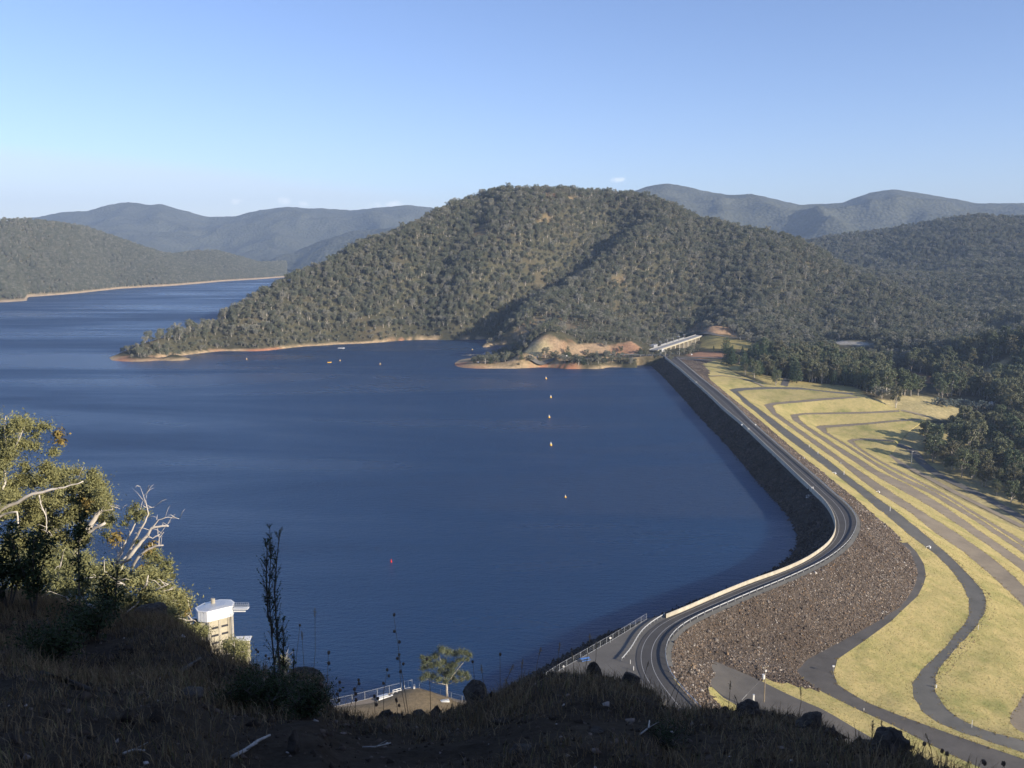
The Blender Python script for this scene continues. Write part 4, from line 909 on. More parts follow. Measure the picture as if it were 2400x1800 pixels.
def gum_proto(seed, H=14.0, R=5.2, ncl=15, nl=1300, ls=.42, mleaf=None, mbark=None, low=.35, flat=.62, open_=.0):
    rg = np.random.default_rng(seed); rd = random.Random(seed)
    cen = []; rad = []
    for i in range(ncl):
        h = low + (1 - low) * ((i + .5) / ncl) ** .7; lev = (h - low) / (1 - low)
        rmax = R * (max(.0, 1 - (abs(lev - .5) * 1.55) ** 2.4) ** .5 + .12) * .74
        a = i * 2.399 + rd.uniform(-.5, .5); rr = rmax * rd.uniform(.35, 1.0)
        cen.append((rr * math.cos(a), rr * math.sin(a), H * h * .93)); rad.append(R * rd.uniform(.27, .43) * (1.05 - .25 * lev))
    k = (nl * np.array(rad) ** 2 / (np.array(rad) ** 2).sum()).astype(int)
    p = clump_pts(cen, rad, k, seed, flat); v, f = leaf_quads(p, ls, seed + 1)
    cr = mesh_np('gum_crown', v, f, mleaf or m_leaf, attrs={'shade': np.repeat(rg.random(len(p)) * .6 + .2 * rg.random(len(p)), 4)})
    tb = MB(); lean = (rd.uniform(-.06, .06), rd.uniform(-.06, .06)); r0 = H * .022
    tr = [(lean[0] * H * t * t + .1 * math.sin(t * 7 + seed), lean[1] * H * t, H * t * .9 - .6) for t in (0, .15, .3, .5, .7, .9)]
    tb.tube(tr, [r0 * 1.3, r0, r0 * .85, r0 * .65, r0 * .4, r0 * .12], 6)
    for c in cen[:: 2] + cen[1:4]:
        t0 = rd.uniform(.25, .6) * c[2] / H; b0 = (lean[0] * H * t0 * t0, lean[1] * H * t0, H * t0)
        mid = tuple(b0[i] * .5 + c[i] * .5 + (rd.uniform(-.4, .4) if i < 2 else -.4) for i in range(3))
        tb.tube([b0, mid, c], [r0 * .5, r0 * .3, r0 * .1], 4)
    return cr, tb.mesh('trunk', mbark or m_bark, True)
def pine_proto(seed, H=15.0, R=4.2, nl=1500):
    rg = np.random.default_rng(seed); rd = random.Random(seed); cen = []; rad = []
    for i in range(26):
        h = .12 + .86 * i / 26; rr = R * (1 - h) ** .7 * rd.uniform(.45, .95); a = i * 2.399
        cen.append((rr * math.cos(a), rr * math.sin(a), H * h)); rad.append(.55 + R * .36 * (1 - h) ** .6)
    k = (nl * np.array(rad) ** 2 / (np.array(rad) ** 2).sum()).astype(int); p = clump_pts(cen, rad, k, seed, .75); v, f = leaf_quads(p, .36, seed, 1.6)
    cr = mesh_np('pine_crown', v, f, m_leaf_pine, attrs={'shade': np.repeat(rg.random(len(p)) * .7, 4)})
    tb = MB().tube([(0, 0, -.6), (.05, 0, H * .5), (0, 0, H * .93)], [.3, .2, .05], 6); return cr, tb.mesh('trunk', m_bark_dark, True)
def cypress_proto(seed, H=11.0, R=1.3, nl=900):
    rg = np.random.default_rng(seed); z = rg.uniform(.04, 1, nl) ** .8; a = rg.uniform(0, 2 * PI, nl); r = R * np.clip(np.sin(np.clip(z * 1.02 + .1, 0, 1) * PI) ** .45, .05, 1) * rg.uniform(.6, 1.05, nl)
    p = np.stack([r * np.cos(a), r * np.sin(a), z * H], 1); v, f = leaf_quads(p, .3, seed, 1.4)
    cr = mesh_np('cypress_crown', v, f, m_leaf_pine, attrs={'shade': np.repeat(rg.random(nl) * .6, 4)}); tb = MB().tube([(0, 0, -.5), (0, 0, H * .8)], [.2, .05], 5); return cr, tb.mesh('trunk', m_bark_dark)
def make_tree(name, protos, loc, rz, s, label=None, cat='tree', group=None):
    cr, tr = protos; e = empty(name, loc, rz); e.scale = (s[0], s[0], s[1]) if hasattr(s, '__len__') else (s, s, s); tag(e, label, cat, group)
    a = obj('crown', cr, e); b = obj('trunk', tr, e); return e

PG = [gum_proto(100 + i, H=11.5 + (i % 3) * 1.2, R=5.6 + (i % 2) * .9, ncl=12 + i % 4, nl=1500, ls=.36, low=.3, mbark=(m_bark, m_bark_grey, m_bark_white)[i % 3]) for i in range(6)]
PG.append(gum_proto(150, H=12.5, R=4.6, ncl=14, nl=260, ls=.34, mbark=m_bark_white)); PG.append(gum_proto(151, H=10.5, R=4.0, ncl=12, nl=160, ls=.3, mbark=m_bark_white))
PV = [gum_proto(200 + i, H=17, R=5.6, ncl=20, nl=3600, ls=.34, mleaf=m_leaf_valley, mbark=(m_bark, m_bark_white)[i % 2], low=.32) for i in range(4)]
PP = [pine_proto(300 + i) for i in range(3)]
PB = [gum_proto(400 + i, H=5.5, R=2.0, ncl=9, nl=700, ls=.22, mleaf=m_leaf_blue, low=.2) for i in range(2)]
PC = cypress_proto(500)
def shrub_proto(seed, ml, R=2.0, nl=500):
    rg = np.random.default_rng(seed); rd = random.Random(seed); cen = [(rd.uniform(-.6, .6) * R, rd.uniform(-.6, .6) * R, R * rd.uniform(.3, .8)) for _ in range(7)]
    p = clump_pts(cen, [R * .5] * 7, [nl // 7] * 7, seed, .8); p[:, 2] = np.maximum(p[:, 2], .05); v, f = leaf_quads(p, .24, seed)
    return mesh_np('shrub_foliage', v, f, ml, attrs={'shade': np.repeat(rg.random(len(p)) * .6, 4)})
SHR = [shrub_proto(600 + i, (m_leaf, m_leaf_pine)[i % 2]) for i in range(3)]

def visible(x, y, z, samp, margin=1.0, lift=12):
    """keep what can be seen from around the lookout"""
    ok = np.ones(len(x), bool); zt = z + lift
    for t in np.linspace(.35, .985, 60):
        gx, gy = x * t, y * t; gzz = samp(gx, gy); lz = CAM_Z + (zt - CAM_Z) * t; ok &= ~(gzz > lz + margin)
    return ok
def jgrid(x0, x1, y0, y1, sp, seed):
    rg = np.random.default_rng(seed); xs = np.arange(x0, x1, sp); ys = np.arange(y0, y1, sp); X, Y = np.meshgrid(xs, ys)
    return (X + rg.uniform(-.5, .5, X.shape) * sp).ravel(), (Y + rg.uniform(-.5, .5, Y.shape) * sp).ravel()
def in_view(x, y, m=.08): return (y > 50) & (np.abs(x) / np.maximum(y, 1) < (1200 / F + m) / CT)
# --- main hill
fx, fy = jgrid(-520, 1400, 420, 2140, 5.5, 5); k = in_view(fx, fy, .05); fx, fy = fx[k], fy[k]; fz = grid_sample(fx, fy)
rg = np.random.default_rng(77)
k = (fz > 2.6) | ((fx > 150) & (fz > -45)); fx, fy, fz = fx[k], fy[k], fz[k]
def reject(mask):
    global fx, fy, fz
    fx, fy, fz = fx[~mask], fy[~mask], fz[~mask]
reject(inpoly(fx, fy, OUT) | (dist_line(fx, fy, OUT, True) < 4))
for pl in (field, slope_l, redbank, lot, mound): reject(inpoly(fx, fy, pl) & (fx > -1000))
for pl, pr in ((cutpoly, .93), (cutR2, .9), (redcut, .55), (terr, .3), (top_cl, .5), (spitp, .86), (clear, .95), (ver, .9), (redR, .75)): reject(inpoly(fx, fy, pl) & (rg.random(len(fx)) < pr))
for pl in pat: reject(inpoly(fx, fy, pl) & (rg.random(len(fx)) < .75))
br_line = [BR0[:2], BR1[:2]]
reject(dist_line(fx, fy, br_line) < 26)
def project(x, y, z):
    dx, dy, dz_ = x, y, z - CAM_Z; u = -dy * (-ST) * -1; w_ = dy * CT - dz_ * ST; v_ = dy * ST + dz_ * CT
    return CX + F * dx / w_, CY - F * v_ / w_
for pl, pr, dd_ in (([(2286, 884), (2318, 862), (2362, 836), (2376, 843), (2350, 862), (2322, 886), (2300, 897)], .96, 1400), ([(2070, 866), (2130, 866), (2200, 886), (2200, 897), (2120, 893), (2080, 884)], .9, 1200), ([(1950, 798), (1980, 798), (2045, 804), (2050, 812), (1960, 811)], .95, 1400), ([(2105, 926), (2190, 929), (2265, 962), (2206, 980), (2110, 962)], .97, 1000), ([(1190, 788), (1215, 765), (1270, 738), (1330, 735), (1350, 760), (1310, 783), (1240, 792)], .2, 1300), ([(1272, 447), (1300, 446), (1318, 452), (1300, 460), (1276, 458)], .3, 1700), ([(2178, 922), (2332, 928), (2335, 966), (2190, 958)], .97, 1000), ([(1612, 776), (1640, 752), (1665, 750), (1690, 765), (1700, 783), (1640, 787)], .4, 1250), ([(1640, 789), (1700, 789), (1775, 808), (1760, 820), (1640, 820)], .95, 1200)):
    for hh in (2, 6, 10, 13):
        qx, qy = project(fx, fy, fz + hh); reject(inpoly(qx, qy, np.array(pl, float)) & (fy < dd_) & (rg.random(len(fx)) < pr))
for l, wd in ((hitpoly([(1640, 786), (1740, 792), (1790, 799), (1850, 803), (1950, 806), (2040, 808)], dlo=1000), 11), ([P(1570, 830, 8)[:2], P(1480, 835.5, 8)[:2], P(1370, 839, 8)[:2], P(1240, 843, 8)[:2]], 7), (hitpoly([(1587, 838), (1675, 838), (1800, 842)], dlo=850), 13), (hitpoly([(2100, 1040), (2160, 1085), (2250, 1140), (2400, 1218), (2500, 1280)], dhi=900), 7), (hitpoly([(2106, 963), (2175, 978)], dhi=900), 5)):
    reject(dist_line(fx, fy, l) < wd)
# valley floor beside the toe: open, trees only from a line outward
vt = (fy < 760) & (fx > 150); grove = hitpoly([(2150, 1035), (2190, 1098), (2230, 1110), (2300, 1140), (2360, 1178), (2420, 1215), (2600, 1300), (3200, 1200), (3200, 700), (2250, 880), (2270, 965), (2206, 984), (2165, 990), (2150, 1010)], dhi=1600)
reject((fy < 800) & (fx > 150) & ~inpoly(fx, fy, grove))
dens = np.clip(.95 - np.clip(fbm(fx, fy, 45, 4, 31) * 2.2 - .35, 0, 1) * .45, 0, 1)
dens = np.where((fy < 800) & (fx > 150), .36, np.where((fy < 1010) & (fx > 200), .7, dens)); reject(rg.random(len(fx)) > dens)
vis = visible(fx, fy, fz, grid_sample, 3.0); reject(~vis)
MAINX = fx, fy, fz
size = (.42 + .62 * rg.random(len(fx)) ** 2.0) * np.where((fx > 60) & (fy < 1175) & (fx < 260) & (fy > 900), .55, 1) * np.where((fz < 14) & (fx < 60), .6, 1)
spt = (inpoly(fx, fy, spitp)); size[spt] *= .8
is_v = (fy < 1010) & (fx > 200)
dist = np.hypot(fx, fy); show = size * np.where(is_v, 1.7, 1) / dist
order = np.argsort(-show); ind = order[:285]; rest = order[285:]
gcounter = {}
for i in ind:
    if is_v[i]:
        pr = PV[i % 4]; s = max(size[i], .62) * 1.3
        grp, lab = ('gum trees in the valley grove below the dam', 'tall green gum tree in the shady grove on the valley floor below the dam') if fy[i] < 800 else ('gum trees on the flats behind the pale field', 'grey green gum tree on the flats beyond the grassed dam slope')
    else:
        pr = PG[i % 6]; s = size[i]
        grp, lab = ('gum trees at the foot of the wooded hill', 'grey green gum tree standing low on the wooded hill')
    make_tree('gum_tree', pr, (fx[i], fy[i], fz[i]), rg.uniform(0, 6.28), (s, s * rg.uniform(.9, 1.15)), lab, 'tree', grp)
FP = [(fx[rest], fy[rest], fz[rest], size[rest] * np.where(is_v[rest], 1.2, 1), np.where(is_v[rest], 8 + rest % 4, np.where(rg.random(len(rest)) < .07, 6 + rest % 2, rest % 6)))]
# --- left lake hill and right valley hill
def surf_forest(X, Z, sp, seed, smin, smax, zmin=3.5):
    rg_ = np.random.default_rng(seed); n0, n1 = Z.shape
    dx = np.linalg.norm(np.diff(X[:, 0, :], axis=0), axis=1).mean(); dy = np.linalg.norm(np.diff(X, axis=1), axis=2).mean()
    area = dx * dy * n0 * n1; n = int(area / sp ** 2); i = rg_.uniform(0, n0 - 1.001, n); j = rg_.uniform(0, (n1 - 1.001) * .86, n)
    a, b = i.astype(int), j.astype(int); ti, tj = (i - a), (j - b)
    def L(A):
        if A.ndim == 3: w1, w2 = ti[:, None], tj[:, None]
        else: w1, w2 = ti, tj
        return (A[a, b] * (1 - w1) + A[a + 1, b] * w1) * (1 - w2) + (A[a, b + 1] * (1 - w1) + A[a + 1, b + 1] * w1) * w2
    xy, z = L(X), L(Z); k = (z > zmin) & in_view(xy[:, 0], xy[:, 1], .04)
    return xy[k, 0], xy[k, 1], z[k], rg_.uniform(smin, smax, k.sum()), np.where(rg_.random(k.sum()) < .04, 6, rg_.integers(0, 6, k.sum()))
FP.append(surf_forest(LX, LZ, 8.0, 21, .5, .95)); FP.append(surf_forest(RX, RZ, 8.0, 22, .5, 1.0, -100))
allp = [np.concatenate([q[i] for q in FP]) for i in range(5)]

def gn_forest(name, xs, ys, zs, sc, idx, srcs, label, cat='forest'):
    n = len(xs); rg_ = np.random.default_rng(3); me = bpy.data.meshes.new(name); me.vertices.add(n)
    me.vertices.foreach_set('co', np.stack([xs, ys, zs - .2], 1).astype(np.float32).ravel())
    a = me.attributes.new('scl', 'FLOAT_VECTOR', 'POINT'); v = np.stack([sc, sc, sc * rg_.uniform(.85, 1.2, n)], 1).astype(np.float32); a.data.foreach_set('vector', v.ravel())
    a = me.attributes.new('rot', 'FLOAT_VECTOR', 'POINT'); v = np.stack([rg_.uniform(-.06, .06, n), rg_.uniform(-.06, .06, n), rg_.uniform(0, 6.28, n)], 1).astype(np.float32); a.data.foreach_set('vector', v.ravel())
    a = me.attributes.new('idx', 'INT', 'POINT'); a.data.foreach_set('value', idx.astype(np.int32))
    o = obj(name, me); tag(o, label, cat, kind='stuff')
    ng = bpy.data.node_groups.new('forest_scatter', 'GeometryNodeTree'); ng.interface.new_socket('Geometry', in_out='INPUT', socket_type='NodeSocketGeometry'); ng.interface.new_socket('Geometry', in_out='OUTPUT', socket_type='NodeSocketGeometry')
    N = ng.nodes; L_ = ng.links; gi = N.new('NodeGroupInput'); go = N.new('NodeGroupOutput'); jn = N.new('GeometryNodeJoinGeometry')
    for parts in reversed(srcs):
        jj = N.new('GeometryNodeJoinGeometry')
        for p in parts:
            oi = N.new('GeometryNodeObjectInfo'); oi.transform_space = 'ORIGINAL'; oi.inputs['Object'].default_value = p; L_.new(oi.outputs['Geometry'], jj.inputs[0])
        g2 = N.new('GeometryNodeGeometryToInstance'); L_.new(jj.outputs[0], g2.inputs[0]); L_.new(g2.outputs[0], jn.inputs[0])
    ip = N.new('GeometryNodeInstanceOnPoints'); ip.inputs['Pick Instance'].default_value = True
    L_.new(gi.outputs[0], ip.inputs['Points']); L_.new(jn.outputs[0], ip.inputs['Instance'])
    for nm_, typ, sock in (('idx', 'INT', 'Instance Index'), ('rot', 'FLOAT_VECTOR', 'Rotation'), ('scl', 'FLOAT_VECTOR', 'Scale')):
        na = N.new('GeometryNodeInputNamedAttribute'); na.data_type = typ; na.inputs['Name'].default_value = nm_
        L_.new(na.outputs['Attribute'], ip.inputs[sock])
    L_.new(ip.outputs[0], go.inputs[0]); md = o.modifiers.new('scatter', 'NODES'); md.node_group = ng; return o
bpy.context.view_layer.update()
def src_of(pr):
    cr = [o for o in COL.objects if o.type == 'MESH' and o.data == pr[0]][0]; tr = [o for o in cr.parent.children if o.data == pr[1]][0]; return [cr, tr]
used = {o.data for o in COL.objects if o.type == 'MESH'}
for k_, pr in enumerate(PG + PV):
    if pr[0] not in used:
        i = rest[0]; make_tree('gum_tree', pr, (fx[i], fy[i], fz[i]), 0, size[i], 'grey green gum tree standing low on the wooded hill', 'tree', 'gum trees at the foot of the wooded hill')
srcs = [src_of(pr) for pr in PG + PV]
print('forest points', [len(a) for a in FP], 'individual', len(ind))
gn_forest('forest', *allp, srcs, 'grey green gum forest covering the hills around the lake')

# ================================================================== WALLS, RAILS, FENCES
def rail_profile(l, side, h=.78):
    rows = []
    for dz, off in ((-.16, 0), (-.10, .05), (-.04, .0), (.04, .0), (.10, .05), (.16, 0), (.16, -.03), (-.16, -.03)):
        r = offset(l, off * side, h + dz); rows.append(r)
    rows.append(rows[0]); return sweep(rows)
post_mb = MB().box((0, 0, .38), (.16, .18, 1.24)); post_me = post_mb.mesh('post', m_steelpost)
def guardrail(line, lab, side=-1, step=4.0, group='steel guard rails', lim=100, z=None):
    l = np.array(line); e = empty('guard_rail', tuple(l[0])); tag(e, lab, 'guard rail', None)
    mi = Matrix.Translation(-Vector(l[0])); v, f = rail_profile(l, side); o = obj('rail', mesh_np('rail', v, f, m_galv), e); o.matrix_parent_inverse = mi
    ps = resample(l, step); dcam = np.hypot(ps[:, 0], ps[:, 1]); order = np.argsort(dcam); nr = normals2(ps)
    mb = MB()
    for k, i in enumerate(order):
        p = ps[i].copy(); p[:2] -= nr[i] * side * .12; a = math.atan2(nr[i, 1], nr[i, 0])
        if k < lim:
            o = obj('post', post_me, e, tuple(p)); o.matrix_parent_inverse = mi; o.rotation_euler = (0, 0, a)
        else: mb.box((p[0], p[1], p[2] + .32), (.12, .16, 1.05), a)
    if mb.v:
        o = mb.build('posts', m_steelpost, e); o.matrix_parent_inverse = mi; o['kind'] = 'stuff'
    return e
gr = offset(R_rail, 0, -.02)
guardrail(gr, 'very long guard rail along the valley side of the crest road', -SIDE)
L2 = smooth_line(PL([(1557.7, 1444), (1530.5, 1460), (1506, 1480), (1492, 1500), (1482, 1520), (1470, 1536), (1458, 1549)], 7.95), 1.5, 6)
guardrail(L2, 'short S shaped guard rail between the near bend and the parking area', SIDE, 2.0)
guardrail(PL([(1588.5, 842), (1632, 844), (1677, 846)], 8.0), 'guard rail on the right hand side road at the far end of the dam', -1, 4.0)
guardrail(PL([(1416, 832), (1480, 832), (1538, 834)], 8.3), 'guard rail of the spit road left of the far dam end', 1, 4.0)

def mesh_wire(name, w=.012, sp=.12):
    m, t = mat(name, .5, (.5, .52, .54), .5); t.b.inputs['Base Color'].default_value = (.3, .32, .34, 1); t.b.inputs['Metallic'].default_value = .3; return m
m_wire = mesh_wire('chain_link_wire')
def chain_fence(line, lab, h=1.9, step=3.0, wires=.26):
    l = np.array(line); e = empty('chain_link_fence', tuple(l[0])); tag(e, lab, 'fence'); mi = Matrix.Translation(-Vector(l[0]))
    ps = resample(l, step); pm = MB().tube([(0, 0, -.3), (0, 0, h)], .045, 6).mesh('post', m_galv)
    for p in ps:
        o = obj('post', pm, e, tuple(p)); o.matrix_parent_inverse = mi
    mb = MB(); 
    for z in (h - .05, .12): mb.tube([(p[0], p[1], p[2] + z) for p in ps], .025, 4)
    o = mb.build('top_rail', m_galv, e); o.matrix_parent_inverse = mi
    mb = MB(); L_ = resample(l, .32); n = len(L_)
    dirs = [(1), (-1)]
    H_ = h - .1; k = int(H_ / .32)
    for i in range(n - 1):
        for s in dirs:
            j = i + s * k
            if not 0 <= j < n: 
                j = max(0, min(n - 1, j))
            f_ = abs(j - i) / k
            if f_ < .05: continue
            mb.tube([tuple(L_[i] + [0, 0, .05]), tuple(L_[j] + [0, 0, .05 + H_ * f_])], .0045, 3, False)
    o = mb.build('wire_mesh', m_wire, e); o.matrix_parent_inverse = mi; return e
chain_fence(PL([(1515, 1452), (1440, 1498), (1360, 1544), (1313.6, 1570), (1280, 1592)], 7.93), 'chain link fence on the lake edge of the parking area')
chain_fence(PL([(735, 1670), (792.5, 1655), (866, 1638), (919.5, 1624), (941, 1619)], 6.3), 'chain link fence along the left lake edge of the terrace', 2.2)
chain_fence(PL([(983, 1613), (1020, 1624), (1077, 1642), (1110, 1651)], 6.3), 'lower chain link fence running behind the lone terrace tree', 1.5)

# terrace gate, rails, post
def at_e(name, loc, lab, cat, rz=0, group=None):
    e = empty(name, loc, rz); tag(e, lab, cat, group); return e
g0 = Vector(P(948, 1617, 6.3)); g1 = Vector(P(966, 1613.5, 6.3)); gl = (g1 - g0).length; ga = math.atan2(g1.y - g0.y, g1.x - g0.x)
e = at_e('gate', g0, 'tall white pipe gate in the corner of the terrace', 'gate', ga)
for x in (0, gl): MB().tube([(x, 0, 0), (x, 0, 2.5)], .06).build('gate_post', m_white, e)
MB().tube([(0, 0, 2.3), (gl, 0, 2.3)], .04).tube([(0, 0, .4), (gl, 0, .4)], .04).tube([(gl / 2, 0, .4), (gl / 2, 0, 2.3)], .04).build('gate_leaf', m_white, e)
e = at_e('marker_post', P(971, 1615.5, 6.3), 'stout white marker post beside the terrace gate', 'post')
MB().box((0, 0, .65), (.42, .3, 1.3)).build('shaft', m_white, e); MB().box((0, 0, 1.33), (.46, .34, .06)).build('cap', m_galv, e)
g0 = Vector(P(921, 1626.5, 6.3)); g1 = Vector(P(940, 1621.5, 6.3)); gl = (g1 - g0).length; ga = math.atan2(g1.y - g0.y, g1.x - g0.x)
e = at_e('barrier_rail', g0, 'white two bar rail on the terrace beside the gate', 'railing', ga)
for x in (0, gl / 2, gl): MB().box((x, 0, .55), (.1, .1, 1.1)).build('post', m_white, e)
for z in (.55, 1.05): MB().box((gl / 2, -.07, z), (gl, .05, .12)).build('bar', m_white, e)
g0 = Vector(P(885, 1643.5, 6.3)); g1 = Vector(P(919, 1634, 6.3)); gl = (g1 - g0).length; ga = math.atan2(g1.y - g0.y, g1.x - g0.x)
e = at_e('low_wall', g0, 'low white concrete wall at the left of the terrace', 'wall', ga)
MB().box((gl / 2, 0, .25), (gl, .35, .5)).build('wall_block', m_white, e)
for x in (.1, gl - .1): MB().box((x, 0, .3), (.45, .45, .7)).build('end_block', m_white, e)
MB().box((gl * .45, .9, .35), (gl * .7, 1.0, .7)).build('grey_box', m_galv, e)
e = at_e('culvert_block', P(1043, 1648, 6.3), 'pale concrete culvert block right of the terrace tree', 'block', .3)
MB().box((0, 0, .35), (2.1, 1.3, .7)).build('block_body', m_white, e); MB().box((0, .2, .74), (1.5, .7, .1)).build('lid', m_galv, e)

# picnic table
e = at_e('picnic_table', P(1371, 1549, 7.93), 'bright blue picnic table standing in the parking area', 'picnic table', math.radians(22))
MB().box((0, 0, .76), (2.6, .85, .06)).build('table_top', m_blue, e)
for s in (-1, 1): MB().box((0, s * .82, .45), (2.6, .32, .05)).build('seat', m_blue, e)
for s in (-1, 1): MB().box((s * .85, 0, .38), (.08, .9, .72)).box((s * .85, 0, .40), (.07, 1.8, .07)).build('leg', m_steelpost, e)
def round_sign(px, py, z, lab, cat='sign', r=.32, h=1.5):
    e = at_e('round_sign', P(px, py, z), lab, cat); MB().tube([(0, 0, 0), (0, 0, h)], .04).build('pole', m_galv, e)
    MB().tube([(0, -.03, h), (0, .03, h)], r, 14).build('sign_face', m_white, e)
round_sign(1430.5, 1507, 7.93, 'round white sign on the middle of the parking fence'); round_sign(1321, 1572, 7.93, 'round white sign on the near end of the parking fence', r=.26, h=1.2)
round_sign(1738.7, 1000, 8, 'round white reflector on the lake wall halfway along the crest', r=.45, h=1.3); round_sign(1771, 1000, 8, 'round white reflector behind the guard rail halfway along the crest', r=.45, h=1.3)
def wpost(px, py, z, h, lab, w=.12, cat='post', name='marker_post', group='white marker posts', cap=m_galv):
    e = at_e(name, P(px, py, z), lab, cat, 0, None); MB().box((0, 0, h / 2), (w, w, h)).build('shaft', m_white, e); MB().box((0, 0, h + .03), (w * 1.15, w * 1.15, .06)).build('cap', cap, e)
wpost(1477.5, 1556, 7.93, 1.1, 'slim white post left of the crest road in the near bend'); wpost(1485, 1571, 7.93, 1.1, 'slightly nearer slim white post left of the crest road', .16)
wpost(1766, 1644, .5, 1.9, 'thick white post standing left of the power pole', .4)
zt = lambda px, py, z: z
wpost(2277.6, 1705, -12.5, 2.2, 'tall thin white post on the grass at the lower right', .1); wpost(2024.5, 1668, -9, 1.0, 'small white post beside the dark track at the lower right', .14)
wpost(2292.5, 1476, -11.8, 1.7, 'thin white post on the right edge of the widest bench track', .12); wpost(2194, 1612, -12, .9, 'short white post where the bench track curves right', .3)
wpost(1884.7, 1078, 2.2, 1.4, 'tiny white post on the rubble strip beside the long straight', .3); wpost(1978, 1113, -3, 2.2, 'white post on the far edge of the widest bench, nearer the frame', .2)
wpost(1896.5, 1049, -3, 1.8, 'farthest white post on the widest bench track', .2); wpost(1917, 1065, -3, 1.8, 'second farthest white post on the widest bench track', .2); wpost(2086, 1198, -3.5, 2.2, 'white post at the bench edge above the near bend', .18)
wpost(1970.5, 1090, -9, 1.6, 'white post on the grass between the first two benches', .22); wpost(2074, 1238, -1.0, 1.3, 'small white post at the edge of the brown rubble', .2)
e = at_e('post_box', P(1952.7, 1577, -7), 'white box on a post beside the turning patch', 'post'); MB().box((0, 0, 1.0), (.1, .1, 2.0)).build('pole', m_steelpost, e); MB().box((0, 0, 2.1), (.6, .4, .42)).build('box', m_white, e)
def frame_(px, py, z, lab, rz=.6, w=2.6, group=None):
    e = at_e('survey_frame', P(px, py, z), lab, 'instrument frame', rz)
    for s in (-1, 1): MB().box((s * w / 2, 0, .6), (.12, .12, 1.2)).build('post', m_white, e)
    MB().box((0, 0, 1.1), (w, .09, .12)).build('bar', m_white, e); MB().box((w / 2, 0, .35), (.7, .6, .7)).build('box', m_white, e)
frame_(1954.5, 1112, -3, 'white instrument frame on the widest bench far along the dam'); frame_(2056.6, 1156, -9, 'white instrument frame on the second bench track'); frame_(2175, 1286, -7.2, 'white instrument frame on the bench right of the rubble bend')
# stair head and hanging platform on the lake side
for px, py, lab, far in ((1904, 1149, 'white frame with ladder head on the crest wall before the bend', 1), (1754.5, 1010, 'white frame on the crest wall halfway along the dam', 0), (1632, 899, 'white frame on the far part of the crest wall', 0)):
    p = Vector(P(px, py, 8.2)); e = at_e('ladder_head', p, lab, 'ladder', .4)
    MB().box((-.6, 0, .8), (.1, .1, 1.6)).build('post', m_white, e); MB().box((.6, 0, .8), (.1, .1, 1.6)).build('post', m_white, e); MB().box((0, 0, 1.5), (1.3, .1, .1)).box((0, 0, 1.1), (1.3, .08, .08)).build('bar', m_white, e)
for px, py, lab, s in ((1896.5, 1166, 'white railed platform hanging on the lake side of the wall', 1.0), (1619, 897, 'faraway white platform on the lake face of the dam', .9)):
    p = Vector(P(px, py, 5.6)); e = at_e('inspection_platform', p, lab, 'platform', .4)
    MB().box((0, 0, 0), (2.6, 1.3, .25)).build('floor_plate', m_white, e)
    for x in (-1.2, 0, 1.2):
        for y in (-.6, .6): MB().box((x, y, .6), (.07, .07, 1.1)).build('railing_post', m_white, e)
    MB().box((0, .6, 1.12), (2.5, .06, .06)).box((0, -.6, 1.12), (2.5, .06, .06)).box((0, .6, .6), (2.5, .05, .05)).box((0, -.6, .6), (2.5, .05, .05)).build('handrail', m_white, e)
    MB().box((0, 0, -1.0), (.3, .3, 2.0)).build('support', m_conc, e)

# power pole
pp_ = Vector(P(1791, 1641, .4)); e = at_e('power_pole', pp_, 'wooden power pole with transformer beside the dark track', 'power pole')
MB().tube([(0, 0, -.5), (0, 0, 9.4)], [.17, .12], 8).build('pole', m_wood, e)
MB().box((0, 0, 9.1), (2.0, .12, .14), .5).build('crossarm', m_wood, e)
for x in (-.9, 0, .9): MB().tube([(x * math.cos(.5), x * math.sin(.5), 9.15), (x * math.cos(.5), x * math.sin(.5), 9.45)], .07, 6).build('insulator', m_white, e)
MB().tube([(-.5, -.25, 6.1), (-.5, -.25, 7.2)], .36, 12).build('transformer', m_white, e); MB().box((-.3, -.1, 7.4), (.9, .1, .1)).box((-.3, -.1, 6.3), (.9, .1, .1)).build('bracket', m_steelpost, e)
MB().box((.15, 0, 8.2), (.5, .4, .45)).build('switch_box', m_white, e)
gp = Vector(P(1739, 1640, .6)) - pp_; MB().tube([(0, 0, 7.0), tuple(gp)], .02, 3).build('guy_wire', m_steelpost, e); d_ = (Vector((0, 0, 7)) - gp); MB().tube([tuple(gp), tuple(gp + d_ * .22)], .05, 5).build('guy_guard', m_white, e)

